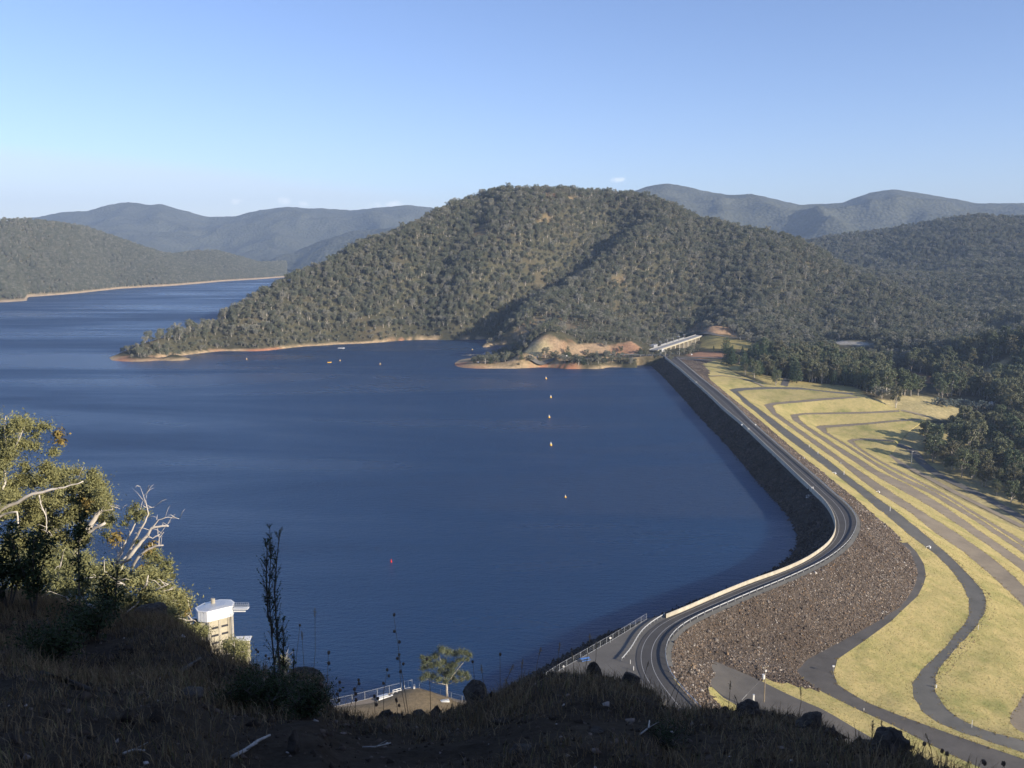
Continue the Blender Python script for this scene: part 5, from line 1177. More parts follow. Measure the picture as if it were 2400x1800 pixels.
# ================================================================== INTAKE TOWER
tc_ = Vector(P(505, 1419, 18.6)); tz = -6.0
e = at_e('intake_tower', (tc_.x, tc_.y, 0), 'white capped octagonal concrete intake tower standing in the lake', 'intake tower', 0)
OC = [(-5.2, -1.2), (-3.8, -3.6), (-1.1, -4.2), (4.6, .2), (4.3, 3.0), (2.8, 4.9), (-.4, 5.0), (-3.8, 2.6)]
def octo(k): return [(x * k, y * k) for x, y in OC]
MB().prism(octo(.86), tz, 15.3).build('shaft', m_concw, e)
o8 = octo(.86)
for i in range(8):
    MB().box((o8[i][0], o8[i][1], 5.0), (.6, .6, 20.0), math.atan2(o8[i][1], o8[i][0])).build('rib', m_conc, e)
    a, b = Vector(o8[i]), Vector(o8[(i + 1) % 8]); L_ = (b - a).length; an = math.atan2((b - a).y, (b - a).x); m_c = (a + b) / 2
    if L_ > 4: MB().box((m_c.x, m_c.y, 5.0), (.6, .35, 20.0), an).build('rib', m_conc, e)
    if m_c.y > 2.5: continue
    for k in range(5):
        z = 13.0 - k * 2.2
        for q in ((.27, .73) if L_ > 4 else (.5,)):
            c_ = a.lerp(b, q); MB().box((c_.x, c_.y, z), (min(1.9, L_ * .36 if L_ > 4 else L_ * .6), .14, .6), an).build('opening', m_dark, e)
for k in range(5): MB().prism(octo(.885), 13.9 - k * 2.2, 14.2 - k * 2.2).build('band', m_concw, e)
cap = MB().prism(octo(1.0), 15.3, 18.2).build('cap', m_white, e); MB().prism(octo(1.03), 18.2, 18.4).build('roof', m_white, cap); MB().prism(octo(.95), 18.4, 18.75, octo(.55)).build('roof_slope', m_galv, cap)
mb = MB()
for i in range(8):
    a, b = Vector(octo(1.0)[i]), Vector(octo(1.0)[(i + 1) % 8]); n_ = int((b - a).length / .7); an = math.atan2((b - a).y, (b - a).x)
    for q in range(1, n_): c_ = a.lerp(b, q / n_); mb.box((c_.x, c_.y, 16.7), (.07, .07, 2.8), an)
mb.build('cladding_ribs', m_galv, cap)
MB().tube([(-1.2, 1.6, 18.6), (-1.2, 1.6, 20.0)], .6, 10).build('vent', m_conc, cap)
MB().box((6.9, 1.0, 17.4), (4.2, 1.7, .22)).build('balcony', m_white, e)
MB().box((6.4, 1.0, 16.5), (3.4, .35, .3)).build('balcony_beam', m_white, e)
mb = MB()
for x in np.linspace(4.9, 8.9, 8):
    for y in (.2, 1.8): mb.box((x, y, 18.1), (.06, .06, 1.2))
for y in (.2, 1.8):
    for z in (18.1, 18.7): mb.box((6.9, y, z), (4.1, .05, .05))
mb.box((8.95, 1.0, 18.7), (.05, 1.6, .05)).box((8.95, 1.0, 18.1), (.05, 1.6, .05)); mb.build('balcony_railing', m_galv, e)
MB().box((-5.2, -.6, 11.5), (1.2, 1.8, 7.0)).build('ladder_shade_box', m_dark, e); MB().box((-5.9, -.8, 15.2), (1.8, .6, .3), .3).build('bracket', m_white, e)  # dark box standing in for the ladder's shading on the tower
mb = MB()
for z in np.arange(2, 17, .8): mb.box((4.75, -.9, z), (.06, .8, .06))
for y in (-1.3, -.5): mb.box((4.8, y, 9), (.08, .08, 15))
mb.build('ladder', m_galv, e)
MB().box((-1.6, -4.6, 3.5), (3.4, 1.2, 8)).build('gate_shaft', m_conc, e)
e2 = Vector(P(572, 1498, 7.0)) - Vector((tc_.x, tc_.y, 0))
MB().box((e2.x, e2.y, .5), (2.6, 2.6, 13)).box((e2.x - 1.0, e2.y - 1.3, .5), (.5, .4, 13)).box((e2.x + 1.0, e2.y - 1.3, .5), (.5, .4, 13)).build('lower_shaft', m_concw, e); MB().box((e2.x - .3, e2.y, 7.15), (4.4, 3.0, .3), .1).build('lower_platform', m_white, e)

# ================================================================== BUOYS AND BOATS
def buoy_mesh(m, r, h):
    return (MB().tube([(0, 0, -.25 * h), (0, 0, 0), (0, 0, .42 * h)], [r * .7, r, r * .8], 10).mesh('float', m, True), MB().tube([(0, 0, .42 * h), (0, 0, .95 * h)], [r * .42, r * .12], 8).mesh('top_mark', m_white))
bm = buoy_mesh(m_yellow, .85, 2.3); place = ['farthest', 'second farthest', 'middle', 'second nearest', 'nearest']
for (px, py), w_ in zip(((1279.6, 888), (1290.8, 932), (1287, 979), (1291, 1044), (1325, 1166)), place):
    e = at_e('buoy', P(px, py, 0), '%s yellow buoy of the line moored off the dam' % w_, 'buoy', 0, 'yellow buoys moored off the dam'); k = .62 if py > 1100 else 1
    a = obj('float', bm[0], e); b = obj('top_mark', bm[1], e); e.scale = (k, k, k)
for px, py, lab in ((578, 842, 'small yellow buoy nearest the tip of the wooded point'), (797, 846, 'small yellow buoy right of the fishing boat off the wooded shore'), (891, 854, 'small orange yellow buoy below the red shore scar'), (1107, 820, 'small orange buoy in the inlet behind the spit')):
    e = at_e('buoy', P(px, py, 0), lab, 'buoy', 0, 'yellow buoys moored off the dam'); obj('float', bm[0], e); obj('top_mark', bm[1], e); e.scale = (.8, .8, .8)
e = at_e('buoy', P(917, 1318, 0), 'small red buoy floating in the open water near the camera', 'buoy'); rb = buoy_mesh(m_red, .32, 1.3); obj('float', rb[0], e); obj('top_mark', MB().tube([(0, 0, .54), (0, 0, 1.3)], [.2, .1], 8).mesh('top_mark', m_red), e)
def boat(px, py, lab, L=6, rz=0, hull=m_white, cabin=True, z=0.0):
    e = at_e('boat', P(px, py, z), lab, 'boat', rz); w_ = L * .17
    sec = [(-L / 2, w_), (-L / 6, w_ * 1.05), (L / 5, w_ * .9), (L / 2.6, w_ * .45), (L / 2, .03)]
    v = []; 
    for x, w__ in sec: v += [(x, -w__, .75), (x, -w__ * .6, -.15), (x, w__ * .6, -.15), (x, w__, .75)]
    f = []
    for i in range(4):
        for k in range(3): f.append((i * 4 + k, i * 4 + 4 + k, i * 4 + 5 + k, i * 4 + 1 + k))
    f += [(0, 1, 2, 3), (19, 18, 17, 16)] + [(i * 4, i * 4 + 3, i * 4 + 7, i * 4 + 4) for i in range(4)]
    h = MB(); h.v = v; h.f = f; h.build('hull', hull, e)
    if cabin:
        c = MB().box((-L * .02, 0, 1.15), (L * .32, w_ * 1.4, .8)).build('cabin', m_white, e); MB().box((L * .145, 0, 1.25), (.06, w_ * 1.2, .4)).build('windscreen', m_glass, c)
    MB().box((-L / 2 - .15, 0, .6), (.35, .4, .9)).build('outboard_motor', m_dark, e); return e
boat(800, 816.5, 'low grey boat close under the wooded shore', 8, .1, m_white, False); boat(772, 850, 'small pale boat between the buoys off the wooded point', 4.5, .5, m_yellow, False)
boat(1137.5, 830, 'left one of two white boats at the spit ramp', 6, .3, z=.9); boat(1152.5, 829, 'right one of two white boats at the spit ramp', 6.5, .2, z=.9)
# pontoon and houseboat by the ramp
a0, a1 = Vector(P(1083, 833, .35)), Vector(P(1122, 831, .35)); e = at_e('jetty', a0, 'long thin floating jetty left of the spit ramp', 'jetty', math.atan2(a1.y - a0.y, a1.x - a0.x)); L_ = (a1 - a0).length
MB().box((L_ / 2, 0, 0), (L_, 2.2, .5)).build('deck', m_conc, e)
for k in range(5): MB().tube([(L_ * (k + .5) / 5, 1.3, -3), (L_ * (k + .5) / 5, 1.3, 1.6)], .15).build('pile', m_steelpost, e)
e = at_e('shed', P(2326, 950, -17), 'small white shed at the right end of the blue grey gum row', 'shed', .3); MB().box((0, 0, 1.3), (5, 3.5, 2.8)).build('wall', m_white, e); MB().prism([(-2.8, -2.0), (2.8, -2.0), (2.8, 2.0), (-2.8, 2.0)], 2.7, 3.5, [(-2.8, -.1), (2.8, -.1), (2.8, .1), (-2.8, .1)]).build('roof', m_galv, e); MB().box((0, -1.78, 1.1), (1.2, .08, 2.1)).build('door', m_dark, e)
e = at_e('houseboat', P(1178, 824, .3), 'dark houseboat with white mast moored behind the spit', 'boat', .1)
MB().box((0, 0, .2), (13, 4.5, .8)).build('hull', m_dark, e); c = MB().box((-1, 0, 1.8), (9, 4, 2.4)).build('cabin', m_dark, e)
for k in range(4): MB().box((-4 + k * 2, -2.05, 1.9), (1.2, .06, .8)).build('window', m_glass, c)
MB().box((1.0, 0, 3.05), (6, 4.2, .12)).build('roof', m_white, c); MB().tube([(-3, 0, 3), (-3, 0, 6)], .12).build('mast', m_white, e)
for px, py, z, lab in ((1121, 853, 3, 'small white sign near the tip of the spit'), (1259.6, 840, 7, 'small white sign below the yellow end of the cutting'), (1328, 838, 8, 'white post sign on the spit road'), (1621, 835, 8, 'white sign box on the red bank by the far dam end')):
    e = at_e('signboard', P(px, py, z), lab, 'sign'); MB().box((0, 0, .7), (.1, .1, 1.4)).build('post', m_steelpost, e); MB().box((0, -.08, 1.9), (1.3, .1, 1.1)).build('panel', m_white, e)

# ================================================================== SPILLWAY BRIDGE
m_pale = simple('grey_concrete', (.26, .26, .25), (.34, .34, .33), .5)
bd = Vector((BR1 - BR0)[:3]); bl = math.hypot(bd.x, bd.y); ba = math.atan2(bd.y, bd.x); sl_ = math.atan2(bd.z, bl)
e = at_e('spillway_bridge', tuple(BR0), 'cream concrete spillway bridge with gate hoists at the far end', 'bridge', ba)
MB().box((bl / 2, 0, .2), (bl + 10, 10, 1.2)).build('deck', m_concw, e); MB().box((bl / 2, 0, .83), (bl + 12, 8.6, .06)).build('roadway', m_pale, e)
for y in (-4.8, 4.8): MB().box((bl / 2, y, 1.2), (bl + 10, .3, .8)).build('parapet', m_pale, e)
nb = 9
for i in range(nb + 1):
    x = bl * (.12 + .88 * i / nb); MB().box((x, -3.6, -4.6), (2.0, 5.2, 8.6)).build('pier', m_conc, e)
MB().box((bl * .56, -1.2, -4.6), (bl * .88, 1.2, 8.6)).build('gate_wall', m_concw, e)
MB().box((bl * .56, -3.6, -8.7), (bl * .92, 7.6, 1.4)).build('spillway_sill', m_concw, e)
for i in range(5):
    x = bl * (.22 + .135 * i); h = MB().box((x, 6.6, 2.6), (1.4, 2.2, 4.8)).build('gate_hoist', m_apron, e); MB().box((x, 6.6, 5.2), (2.0, 2.6, .5)).build('hoist_cap', m_galv, h)
    if i < 4: MB().box((x + bl * .0675, 6.4, -1.2), (bl * .135 - 2, .8, 6.6)).build('steel_gate', m_steelpost, e)
MB().box((bl * .12, 8.5, 1.4), (14, 5, 5.0)).build('control_house', m_steelpost, e)
def car(px, py, z, rz, body, lab, L=4.5):
    e = at_e('parked_car', P(px, py, z), lab, 'car', rz); pr = [(-L / 2, .35), (-L / 2, .85), (-L * .44, .95), (-L * .30, 1.42), (L * .12, 1.45), (L * .26, .98), (L * .46, .88), (L / 2, .7), (L / 2, .35)]
    v = [(x, -.88, z_) for x, z_ in pr] + [(x, .88, z_) for x, z_ in pr]; n = len(pr); f = [(i, (i + 1) % n, n + (i + 1) % n, n + i) for i in range(n)] + [tuple(range(n)), tuple(range(n, 2 * n))[::-1]]
    h = MB(); h.v = v; h.f = f; b = h.build('body', body, e); MB().box((-.42, 0, 1.2), (2.0, 1.79, .32)).build('windows', m_glass, b)
    for x in (-L * .31, L * .31):
        for y in (-.85, .85): MB().tube([(x, y - .1, .33), (x, y + .1, .33)], .33, 12).build('wheel', m_dark, e)
car(1577.6, 831, 8.05, 1.2, m_galv, 'silver car parked at the far end of the crest road'); car(1549.6, 828.5, 8.2, .4, m_white, 'white car by the near end of the spillway bridge'); car(1571, 829, 8.1, 1.0, m_dark, 'dark car left of the silver car at the far dam end')
e = at_e('kiosk', P(1553, 824, 8.2), 'little white kiosk at the start of the spillway bridge', 'kiosk', .3); MB().box((0, 0, 1.3), (2.6, 2.2, 2.6)).build('wall', m_white, e); MB().box((0, 0, 2.7), (3.0, 2.6, .2)).build('roof', m_galv, e); MB().box((0, -1.12, 1.1), (.9, .06, 2.0)).build('door', m_dark, e)
def lamp(px, py, z, h, lab):
    e = at_e('lamp_post', P(px, py, z), lab, 'lamp post'); MB().tube([(0, 0, 0), (0, 0, h)], [.14, .08]).build('pole', m_galv, e); MB().box((.5, 0, h), (1.2, .25, .15)).build('lamp_head', m_white, e)
lamp(1592, 833, 8, 7, 'lamp post at the junction beyond the dam end'); lamp(1714, 828, 7, 5, 'lamp post behind the big round tree')
e = at_e('power_pole', P(1819.4, 833, 5), 'white T shaped power pole standing among the pines', 'power pole'); MB().tube([(0, 0, 0), (0, 0, 11)], [.28, .2]).build('pole', m_white, e); MB().box((0, 0, 10.4), (4.5, .3, .35)).build('crossarm', m_white, e)
lamp(2136, 1088, -31, 9, 'thin dark pole beside the shaded valley road')
# lookout shelter on the hill top
hx, hy, hz = hit(1287, 449, 1300, 1700); e = at_e('lookout_shelter', (hx, hy, hz + 1), 'tiny pale lookout wall and shelter on the hill top clearing', 'shelter', .1)
MB().box((0, 0, 1.0), (26, 1.0, 2.4)).build('wall', m_conc, e); MB().box((6, 3, 3.6), (8, 5, .4)).build('roof', m_galv, e)
for x in (3, 9): MB().box((x, 1, 1.8), (.3, .3, 3.4)).build('post', m_steelpost, e)

# ================================================================== SINGLE TREES BEYOND THE DAM
def gnd(px, py, lo=700, hi=1300):
    return hit(px, py, lo, hi)
def tree_at(name, pr, px, py, hpx, lab, cat='tree', group=None, H0=13.0, wide=1.0, z=None, lo=700, hi=1300):
    p = gnd(px, py, lo, hi); s = hpx / F * p[1] / CT / H0; return make_tree(name, pr, p, RNG.uniform(0, 6.28), (s * wide, s), lab, cat, group)
for px, py, h, w_ in ((1739.5, 843, 31, 'left'), (1757, 846, 34, 'middle'), (1776.5, 832, 19, 'right')): tree_at('cypress_tree', PC, px, py, h, '%s one of three slim dark cypresses beside the far car park' % w_, 'cypress', 'cypresses beside the far car park', 11.0, 1.25)
tree_at('cypress_tree', PC, 1672.6, 823, 13, 'small dark cypress left of the big round tree', 'cypress', None, 11, 1.4)
tree_at('spreading_pine', PP[0], 1701, 828, 40, 'big round dark tree on the mound behind the dam end', 'pine', None, 15, 1.5)
rd_ = random.Random(4); n_ = 0
for i in range(64):
    t = rd_.random(); px = 1692 + 370 * t; base = np.interp(px, [1692, 1740, 1790, 1850, 1960, 2062], [858, 876, 893, 904, 910, 918]) - 6 - rd_.random() ** 1.3 * 34
    if 1836 < px < 1856 and base > 880: continue
    if px < 1750 and base < 852: continue
    tree_at('pine_tree', PP[i % 3], px, base, rd_.uniform(30, 52), 'dark green pine in the belt along the top of the grassed slope', 'pine', 'pines along the top of the grassed slope', 15, rd_.uniform(.85, 1.25))
tree_at('gum_tree', PV[0], 1818, 906, 40, 'olive gum tree standing in front of the pines at the grass edge', 'tree', None, 17, .9)
tree_at('gum_tree', PV[1], 2099, 957, 56, 'lone gum with a white trunk at the edge of the pale field', 'tree', None, 17, .75)
p = gnd(2066, 936); o = make_tree('spreading_tree', PG[3], p, 1.0, (1.45, .95), 'wide dark bushy tree left of the white trunked gum', 'tree')
rd_ = random.Random(9)
for i in range(26):
    px = 2186 + 138 * i / 25 + rd_.uniform(-2, 2); tree_at('young_gum', PB[i % 2], px, 952 + 8 * i / 25 + rd_.uniform(-3, 3), rd_.uniform(15, 22), 'blue grey young gum in the dense row beside the pale field', 'young tree', 'blue grey young gums in a row by the field', 5.5, 1.15)
# trees along the spit and cutting
for i, (px, py, h, w_) in enumerate(((1112, 852, 12, 1.4), (1126, 851, 17, 1.5), (1137, 853, 20, 1.6), (1150, 853, 18, 1.6), (1162, 852, 18, 1.5), (1184, 848, 15, 1.1), (1222, 845, 20, 1.2), (1243, 848, 16, 1.6), (1278, 838, 24, 1.2), (1266, 846, 12, 1.5), (1300, 843, 22, 1.4), (1315, 846, 16, 1.4), (1331, 838, 28, 1.3), (1345, 850, 14, 1.3), (1356, 856, 20, 1.2), (1368, 856, 22, 1.2), (1385, 854, 16, 1.3), (1402, 852, 18, 1.2), (1418, 850, 20, 1.0), (1431, 850, 19, 1.1), (1452, 848, 12, 1.5), (1470, 846, 12, 1.5), (1455, 826, 16, 1.1), (1375, 833, 14, 1.2), (1500, 832, 18, 1.2), (1515, 828, 15, 1.3))):
    tree_at('gum_tree' if i % 3 else 'pine_tree', PG[i % 6] if i % 3 else PP[1], px, py, h, ('small bushy gum growing along the spit shore' if i % 3 else 'small dark pine growing along the spit shore'), 'tree' if i % 3 else 'pine', 'small gums along the spit' if i % 3 else 'small pines along the spit', 13 if i % 3 else 15, w_, lo=850, hi=1100)

# ================================================================== TREES AND PLANTS BY THE LOOKOUT
def hit_near(px, py, lo=2.0, hi=40, n=260):
    d = np.linspace(lo, hi, n); r = ray(px, py); t = d / r[1]; x = r[0] * t; z = CAM_Z + r[2] * t; g_ = H_near(x, d); k = np.nonzero(z < g_)[0]; i = k[0] if len(k) else int(np.argmin(z - g_))
    return Vector((x[i], d[i], float(g_[i])))
def gum_custom(name, lab, base, limbs, clusters, seed, leaf=.17, per=130, mleaf=m_leaf_near, mb_=m_bark_white, rust=()):
    """limbs: polylines of (px,py,dist) with radii; clusters: (px,py,dist,r)"""
    b0 = Vector(D(*base)); e = empty(name, tuple(b0)); tag(e, lab, 'tree'); mi = Matrix.Translation(-b0); rd = random.Random(seed)
    tb = MB(); br = MB()
    for k, (pl, r0, r1) in enumerate(limbs):
        pts = [Vector(D(*p)) for p in pl]; P_ = [pts[0]]
        for a, b in zip(pts[:-1], pts[1:]):
            L = (b - a).length
            for q in (1 / 3, 2 / 3, 1): P_.append(a.lerp(b, q) + (Vector([rd.uniform(-1, 1) for _ in range(3)]) * L * .035 if q < 1 else Vector()))
        n = len(P_); r0 *= .78; (tb if k == 0 else br).tube(P_, [r0 + (r1 - r0) * i / (n - 1) for i in range(n)], 7 if r0 > .1 else 5)
        # twigs
        for i in range(2, n):
            if rd.random() < .45 and r0 < .25:
                dr = Vector([rd.uniform(-1, 1), rd.uniform(-1, 1), rd.uniform(-.1, 1)]) * rd.uniform(.4, 1.1); br.tube([P_[i], P_[i] + dr * .6 + Vector((0, 0, .1)), P_[i] + dr], [.022, .015, .006], 3)
    o = tb.build('trunk', mb_, e, smooth=True); o.matrix_parent_inverse = mi
    if br.v: o = br.build('branches', mb_, e, smooth=True); o.matrix_parent_inverse = mi
    cen, rad, kk, cr_, rr_, rk = [], [], [], [], [], []
    for i, c in enumerate(clusters):
        p = D(*c[:3]); (cr_ if i in rust else cen).append(p); (rr_ if i in rust else rad).append(c[3]); (rk if i in rust else kk).append(int(per * 2.3 * (c[3] / .8) ** 2))
    rgx = np.random.default_rng(seed)
    p = clump_pts(cen, rad, [int(k * 3.0) for k in kk], seed, .8, True); v, f = leaf_quads(p, leaf * .62, seed, 2.8, .0)
    o = obj('crown', mesh_np('crown', v, f, mleaf, attrs={'shade': np.repeat(rgx.random(len(p)) * .8, 4)}), e); o.matrix_parent_inverse = mi
    for q in range(len(cr_)):
        p = clump_pts([cr_[q]], [rr_[q]], [int(rk[q] * 1.6)], seed + 1 + q, .9, True); v, f = leaf_quads(p, leaf * .8, seed + 1 + q, 2.0, 0)
        o = obj('mistletoe_foliage', mesh_np('mistletoe_foliage', v, f, m_leaf_rust, attrs={'shade': np.repeat(rgx.random(len(p)) * .8, 4)}), e); o.matrix_parent_inverse = mi; o['label'] = 'rusty brown mistletoe clump'
    return e
def poly_clusters(poly, n, seed, d0, d1, r0=.55, r1=1.0):
    rg_ = np.random.default_rng(seed); poly = np.array(poly, float); lo, hi = poly.min(0), poly.max(0); out = []
    while len(out) < n:
        q = rg_.uniform(lo, hi)
        if inpoly(q[0], q[1], poly): out.append((q[0], q[1], rg_.uniform(d0, d1), rg_.uniform(r0, r1)))
    return out
cl = poly_clusters([(-60, 985), (20, 980), (75, 985), (90, 1030), (60, 1120), (30, 1200), (-40, 1210), (-180, 1180), (-180, 1000)], 110, 1, 58, 64, .5, .9) + [(112, 1000, 60, .5), (135, 1020, 60, .55), (145, 1035, 60, .4), (125, 1060, 60, .6), (95, 1000, 60, .6), (40, 990, 60, .5), (60, 1040, 60, .7)]
gum_custom('large_gum_tree', 'large olive gum with pale limbs at the left edge', (-60, 1420, 60), [([(-60, 1440, 60), (-70, 1300, 60), (-50, 1180, 60), (-10, 1080, 60)], .38, .12), ([(-60, 1270, 60), (0, 1195, 59.5), (60, 1165, 59), (120, 1147, 59), (150, 1143, 59), (195, 1128, 59)], .2, .03), ([(-40, 1230, 59), (10, 1205, 59), (40, 1200, 58.5), (44, 1235, 58.5)], .13, .04), ([(92, 1160, 59), (95, 1180, 59), (108, 1210, 58.8), (110, 1250, 58.7), (122, 1256, 58.6)], .06, .02), ([(0, 1195, 59.5), (12, 1100, 60), (10, 1010, 60), (14, 975, 60)], .1, .02), ([(20, 1080, 60), (45, 1030, 59), (60, 990, 59)], .06, .02)],
           cl, 3, rust=(111, 112))
cl = poly_clusters([(60, 1110), (150, 1090), (175, 1110), (205, 1090), (230, 1110), (245, 1150), (265, 1200), (262, 1240), (225, 1240), (200, 1270), (150, 1290), (90, 1300), (30, 1290), (0, 1240), (10, 1150)], 140, 5, 62, 69, .5, .9) + [(195, 1165, 63, .6), (205, 1180, 63, .5), (60, 1100, 63, .5), (110, 1090, 62, .5), (250, 1255, 64, .5), (262, 1215, 64, .5)]
gum_custom('leaning_gum_tree', 'leaning gum with a thick bare pale trunk left of the dead topped tree', (140, 1400, 64), [([(140, 1405, 64), (142, 1378, 64), (160, 1330, 64), (175, 1298, 64), (186, 1265, 63.5), (212, 1232, 63), (228, 1205, 63), (245, 1186, 63)], .42, .13), ([(186, 1262, 63.5), (215, 1243, 63), (246, 1226, 62.6)], .18, .09), ([(228, 1205, 63), (247, 1185, 63), (262, 1186, 63), (285, 1195, 63)], .11, .02), ([(232, 1200, 63), (250, 1196, 62.8), (265, 1193, 62.8)], .07, .02), ([(160, 1330, 64), (180, 1322, 63.8), (200, 1306, 63.5)], .13, .05), ([(175, 1298, 64), (120, 1230, 65), (90, 1160, 65)], .14, .03), ([(186, 1265, 64), (190, 1190, 66), (180, 1130, 66)], .12, .02)],
           cl, 8, rust=(140, 141))
cl = [(308, 1195, 62, .55), (318, 1205, 62, .6), (325, 1215, 62, .55), (300, 1215, 62, .4), (292, 1228, 62, .4), (330, 1200, 62, .5), (320, 1185, 62, .4), (345, 1205, 62, .4), (355, 1290, 62, .6), (345, 1300, 62, .7), (360, 1300, 62, .6), (370, 1310, 62, .7), (385, 1322, 62, .7), (395, 1335, 62, .6), (380, 1345, 62, .8), (350, 1330, 62, .8), (400, 1318, 62, .35), (405, 1350, 62, .4), (340, 1345, 62, .9), (322, 1270, 62, .35), (280, 1330, 63, .8), (262, 1345, 63, .9), (300, 1350, 63, .8),
      (270, 1255, 62, .5), (262, 1268, 62, .5), (280, 1262, 62, .45), (348, 1285, 61, .5), (358, 1278, 61, .45), (335, 1340, 61, .6)]
gum_custom('dead_topped_gum', 'gum with bare white dead limbs reaching over the lake', (278, 1430, 62), [([(278, 1440, 62), (275, 1371, 62), (282, 1325, 62)], .28, .2), ([(282, 1325, 62), (300, 1300, 62), (318, 1262, 61.5), (335, 1232, 61), (348, 1205, 61), (341, 1172, 61)], .17, .02), ([(282, 1325, 62), (305, 1303, 61), (326, 1277, 61), (345, 1255, 61), (356, 1237, 61), (380, 1233, 61), (395, 1233, 61)], .2, .05), ([(356, 1237, 61), (372, 1218, 61), (395, 1212, 61), (421, 1216, 61)], .06, .015), ([(310, 1330, 61), (325, 1305, 60.6), (345, 1288, 60.5), (365, 1280, 60.4), (383, 1278, 60.4)], .14, .05), ([(372, 1280, 60.4), (373, 1262, 60.4), (384, 1247, 60.4)], .05, .015), ([(278, 1340, 62), (276, 1305, 62.4), (285, 1285, 62.6), (268, 1270, 62.8)], .11, .03), ([(268, 1330, 62), (290, 1280, 62), (305, 1250, 62), (318, 1225, 62), (330, 1190, 62)], .13, .02), ([(345, 1255, 61), (358, 1262, 61), (375, 1252, 61)], .06, .02), ([(335, 1185, 61), (345, 1192, 61), (362, 1188, 61)], .04, .012), ([(340, 1180, 61), (334, 1155, 61), (328, 1140, 61)], .025, .006), ([(341, 1172, 61), (346, 1150, 61)], .02, .005)],
           cl, 12, per=100, rust=(23, 24, 25, 26, 27, 28))
def bushgum(name, lab, base, poly, n, seed, d0, d1, r0, r1, limbs=(), leaf=.17, rust=(), per=130):
    b = base; c_ = np.array(poly, float).mean(0)
    li = [([(b[0], b[1] + 10, b[2]), ((b[0] + c_[0]) / 2, (b[1] + c_[1]) / 2 + 6, b[2]), (c_[0], c_[1], (d0 + d1) / 2)], .16, .06)] + list(limbs)
    rd = random.Random(seed)
    for k in range(5):
        q = poly[rd.randrange(len(poly))]; li.append(([(c_[0], c_[1] + 8, (d0 + d1) / 2), ((c_[0] + q[0]) / 2, (c_[1] + q[1]) / 2, d0), (q[0] * .85 + c_[0] * .15, q[1] * .85 + c_[1] * .15, d0)], .07, .02))
    return gum_custom(name, lab, base, li, poly_clusters(poly, n, seed, d0, d1, r0, r1), seed, leaf, per, rust=rust)
bushgum('gum_sapling', 'low bushy gum under the leaning trunk on the left', (90, 1440, 55), [(0, 1300), (60, 1270), (150, 1290), (230, 1310), (265, 1350), (262, 1420), (180, 1440), (60, 1440), (0, 1430)], 85, 21, 50, 58, .5, .9)
bushgum('gum_sapling', 'bushy gum spreading right of the dead topped tree', (345, 1450, 52), [(240, 1340), (300, 1340), (350, 1340), (405, 1365), (430, 1400), (420, 1440), (360, 1450), (280, 1455), (240, 1430)], 60, 22, 47, 54, .45, .8, [([(340, 1400, 50), (375, 1388, 49), (405, 1380, 49)], .05, .02), ([(380, 1385, 50), (400, 1410, 50), (425, 1418, 50)], .04, .01)], rust=(3, 4))
bushgum('gum_sapling', 'small leafy gum left in front of the white tower', (440, 1500, 70), [(400, 1395), (436, 1385), (448, 1410), (440, 1440), (462, 1458), (484, 1468), (490, 1500), (470, 1510), (440, 1485), (410, 1450)], 28, 23, 66, 72, .4, .75, rust=(2, 5))
bushgum('gum_sapling', 'green gum hiding the foot of the white tower', (548, 1545, 110), [(528, 1512), (548, 1500), (566, 1506), (576, 1528), (572, 1558), (540, 1556), (526, 1536)], 22, 24, 106, 114, .7, 1.1, leaf=.24)
bushgum('gum_sapling', 'pale leafed small bush behind the tall thin shrub', (668, 1575, 60), [(655, 1545), (672, 1540), (680, 1552), (676, 1570), (660, 1570)], 8, 25, 58, 61, .3, .4)
# lone terrace tree
tb0 = P(1048, 1632, 6.3); dT = tb0[1]
cl = []
rd = random.Random(31)
for (x, y, r) in ((1035, 1522, 1.3), (1050, 1528, 1.2), (1065, 1532, 1.1), (1078, 1528, 1.1), (1092, 1530, 1.0), (1101, 1535, .8), (1020, 1537, 1.2), (1005, 1545, 1.1), (995, 1552, 1.0), (993, 1565, 1.0), (1010, 1560, 1.2), (1025, 1556, 1.2), (1040, 1550, 1.1), (1052, 1562, 1.2), (1064, 1558, 1.2), (1035, 1572, 1.3), (1000, 1582, 1.1), (990, 1590, .9), (1014, 1585, 1.2), (1048, 1580, 1.3), (1060, 1572, 1.0), (1074, 1548, .8), (1084, 1545, .7), (1095, 1545, .7), (1028, 1592, 1.0), (1044, 1597, 1.0), (1060, 1588, 1.0), (1078, 1578, 1.0), (1092, 1580, 1.0), (1096, 1588, .9), (1082, 1592, .8), (990, 1540, .8), (1068, 1595, .8)):
    cl.append((x, y, dT + rd.uniform(-4, 4), r))
gum_custom('gum_tree', 'lone rounded gum tree standing on the terrace by the lake', (1048, 1632, dT), [([(1048, 1634, dT), (1047, 1615, dT), (1046, 1602, dT)], .38, .28), ([(1046, 1602, dT), (1035, 1570, dT), (1030, 1535, dT)], .22, .05), ([(1047, 1600, dT), (1070, 1572, dT - 1), (1086, 1553, dT - 1)], .2, .05), ([(1046, 1605, dT), (1018, 1600, dT - 1), (1000, 1592, dT - 2)], .14, .04), ([(1047, 1604, dT), (1075, 1595, dT - 2), (1092, 1586, dT - 3)], .14, .04), ([(1046, 1600, dT), (1044, 1570, dT + 1), (1047, 1540, dT + 1)], .16, .04)], cl, 33, leaf=.26, per=180, mleaf=m_leaf_valley, mb_=m_bark)

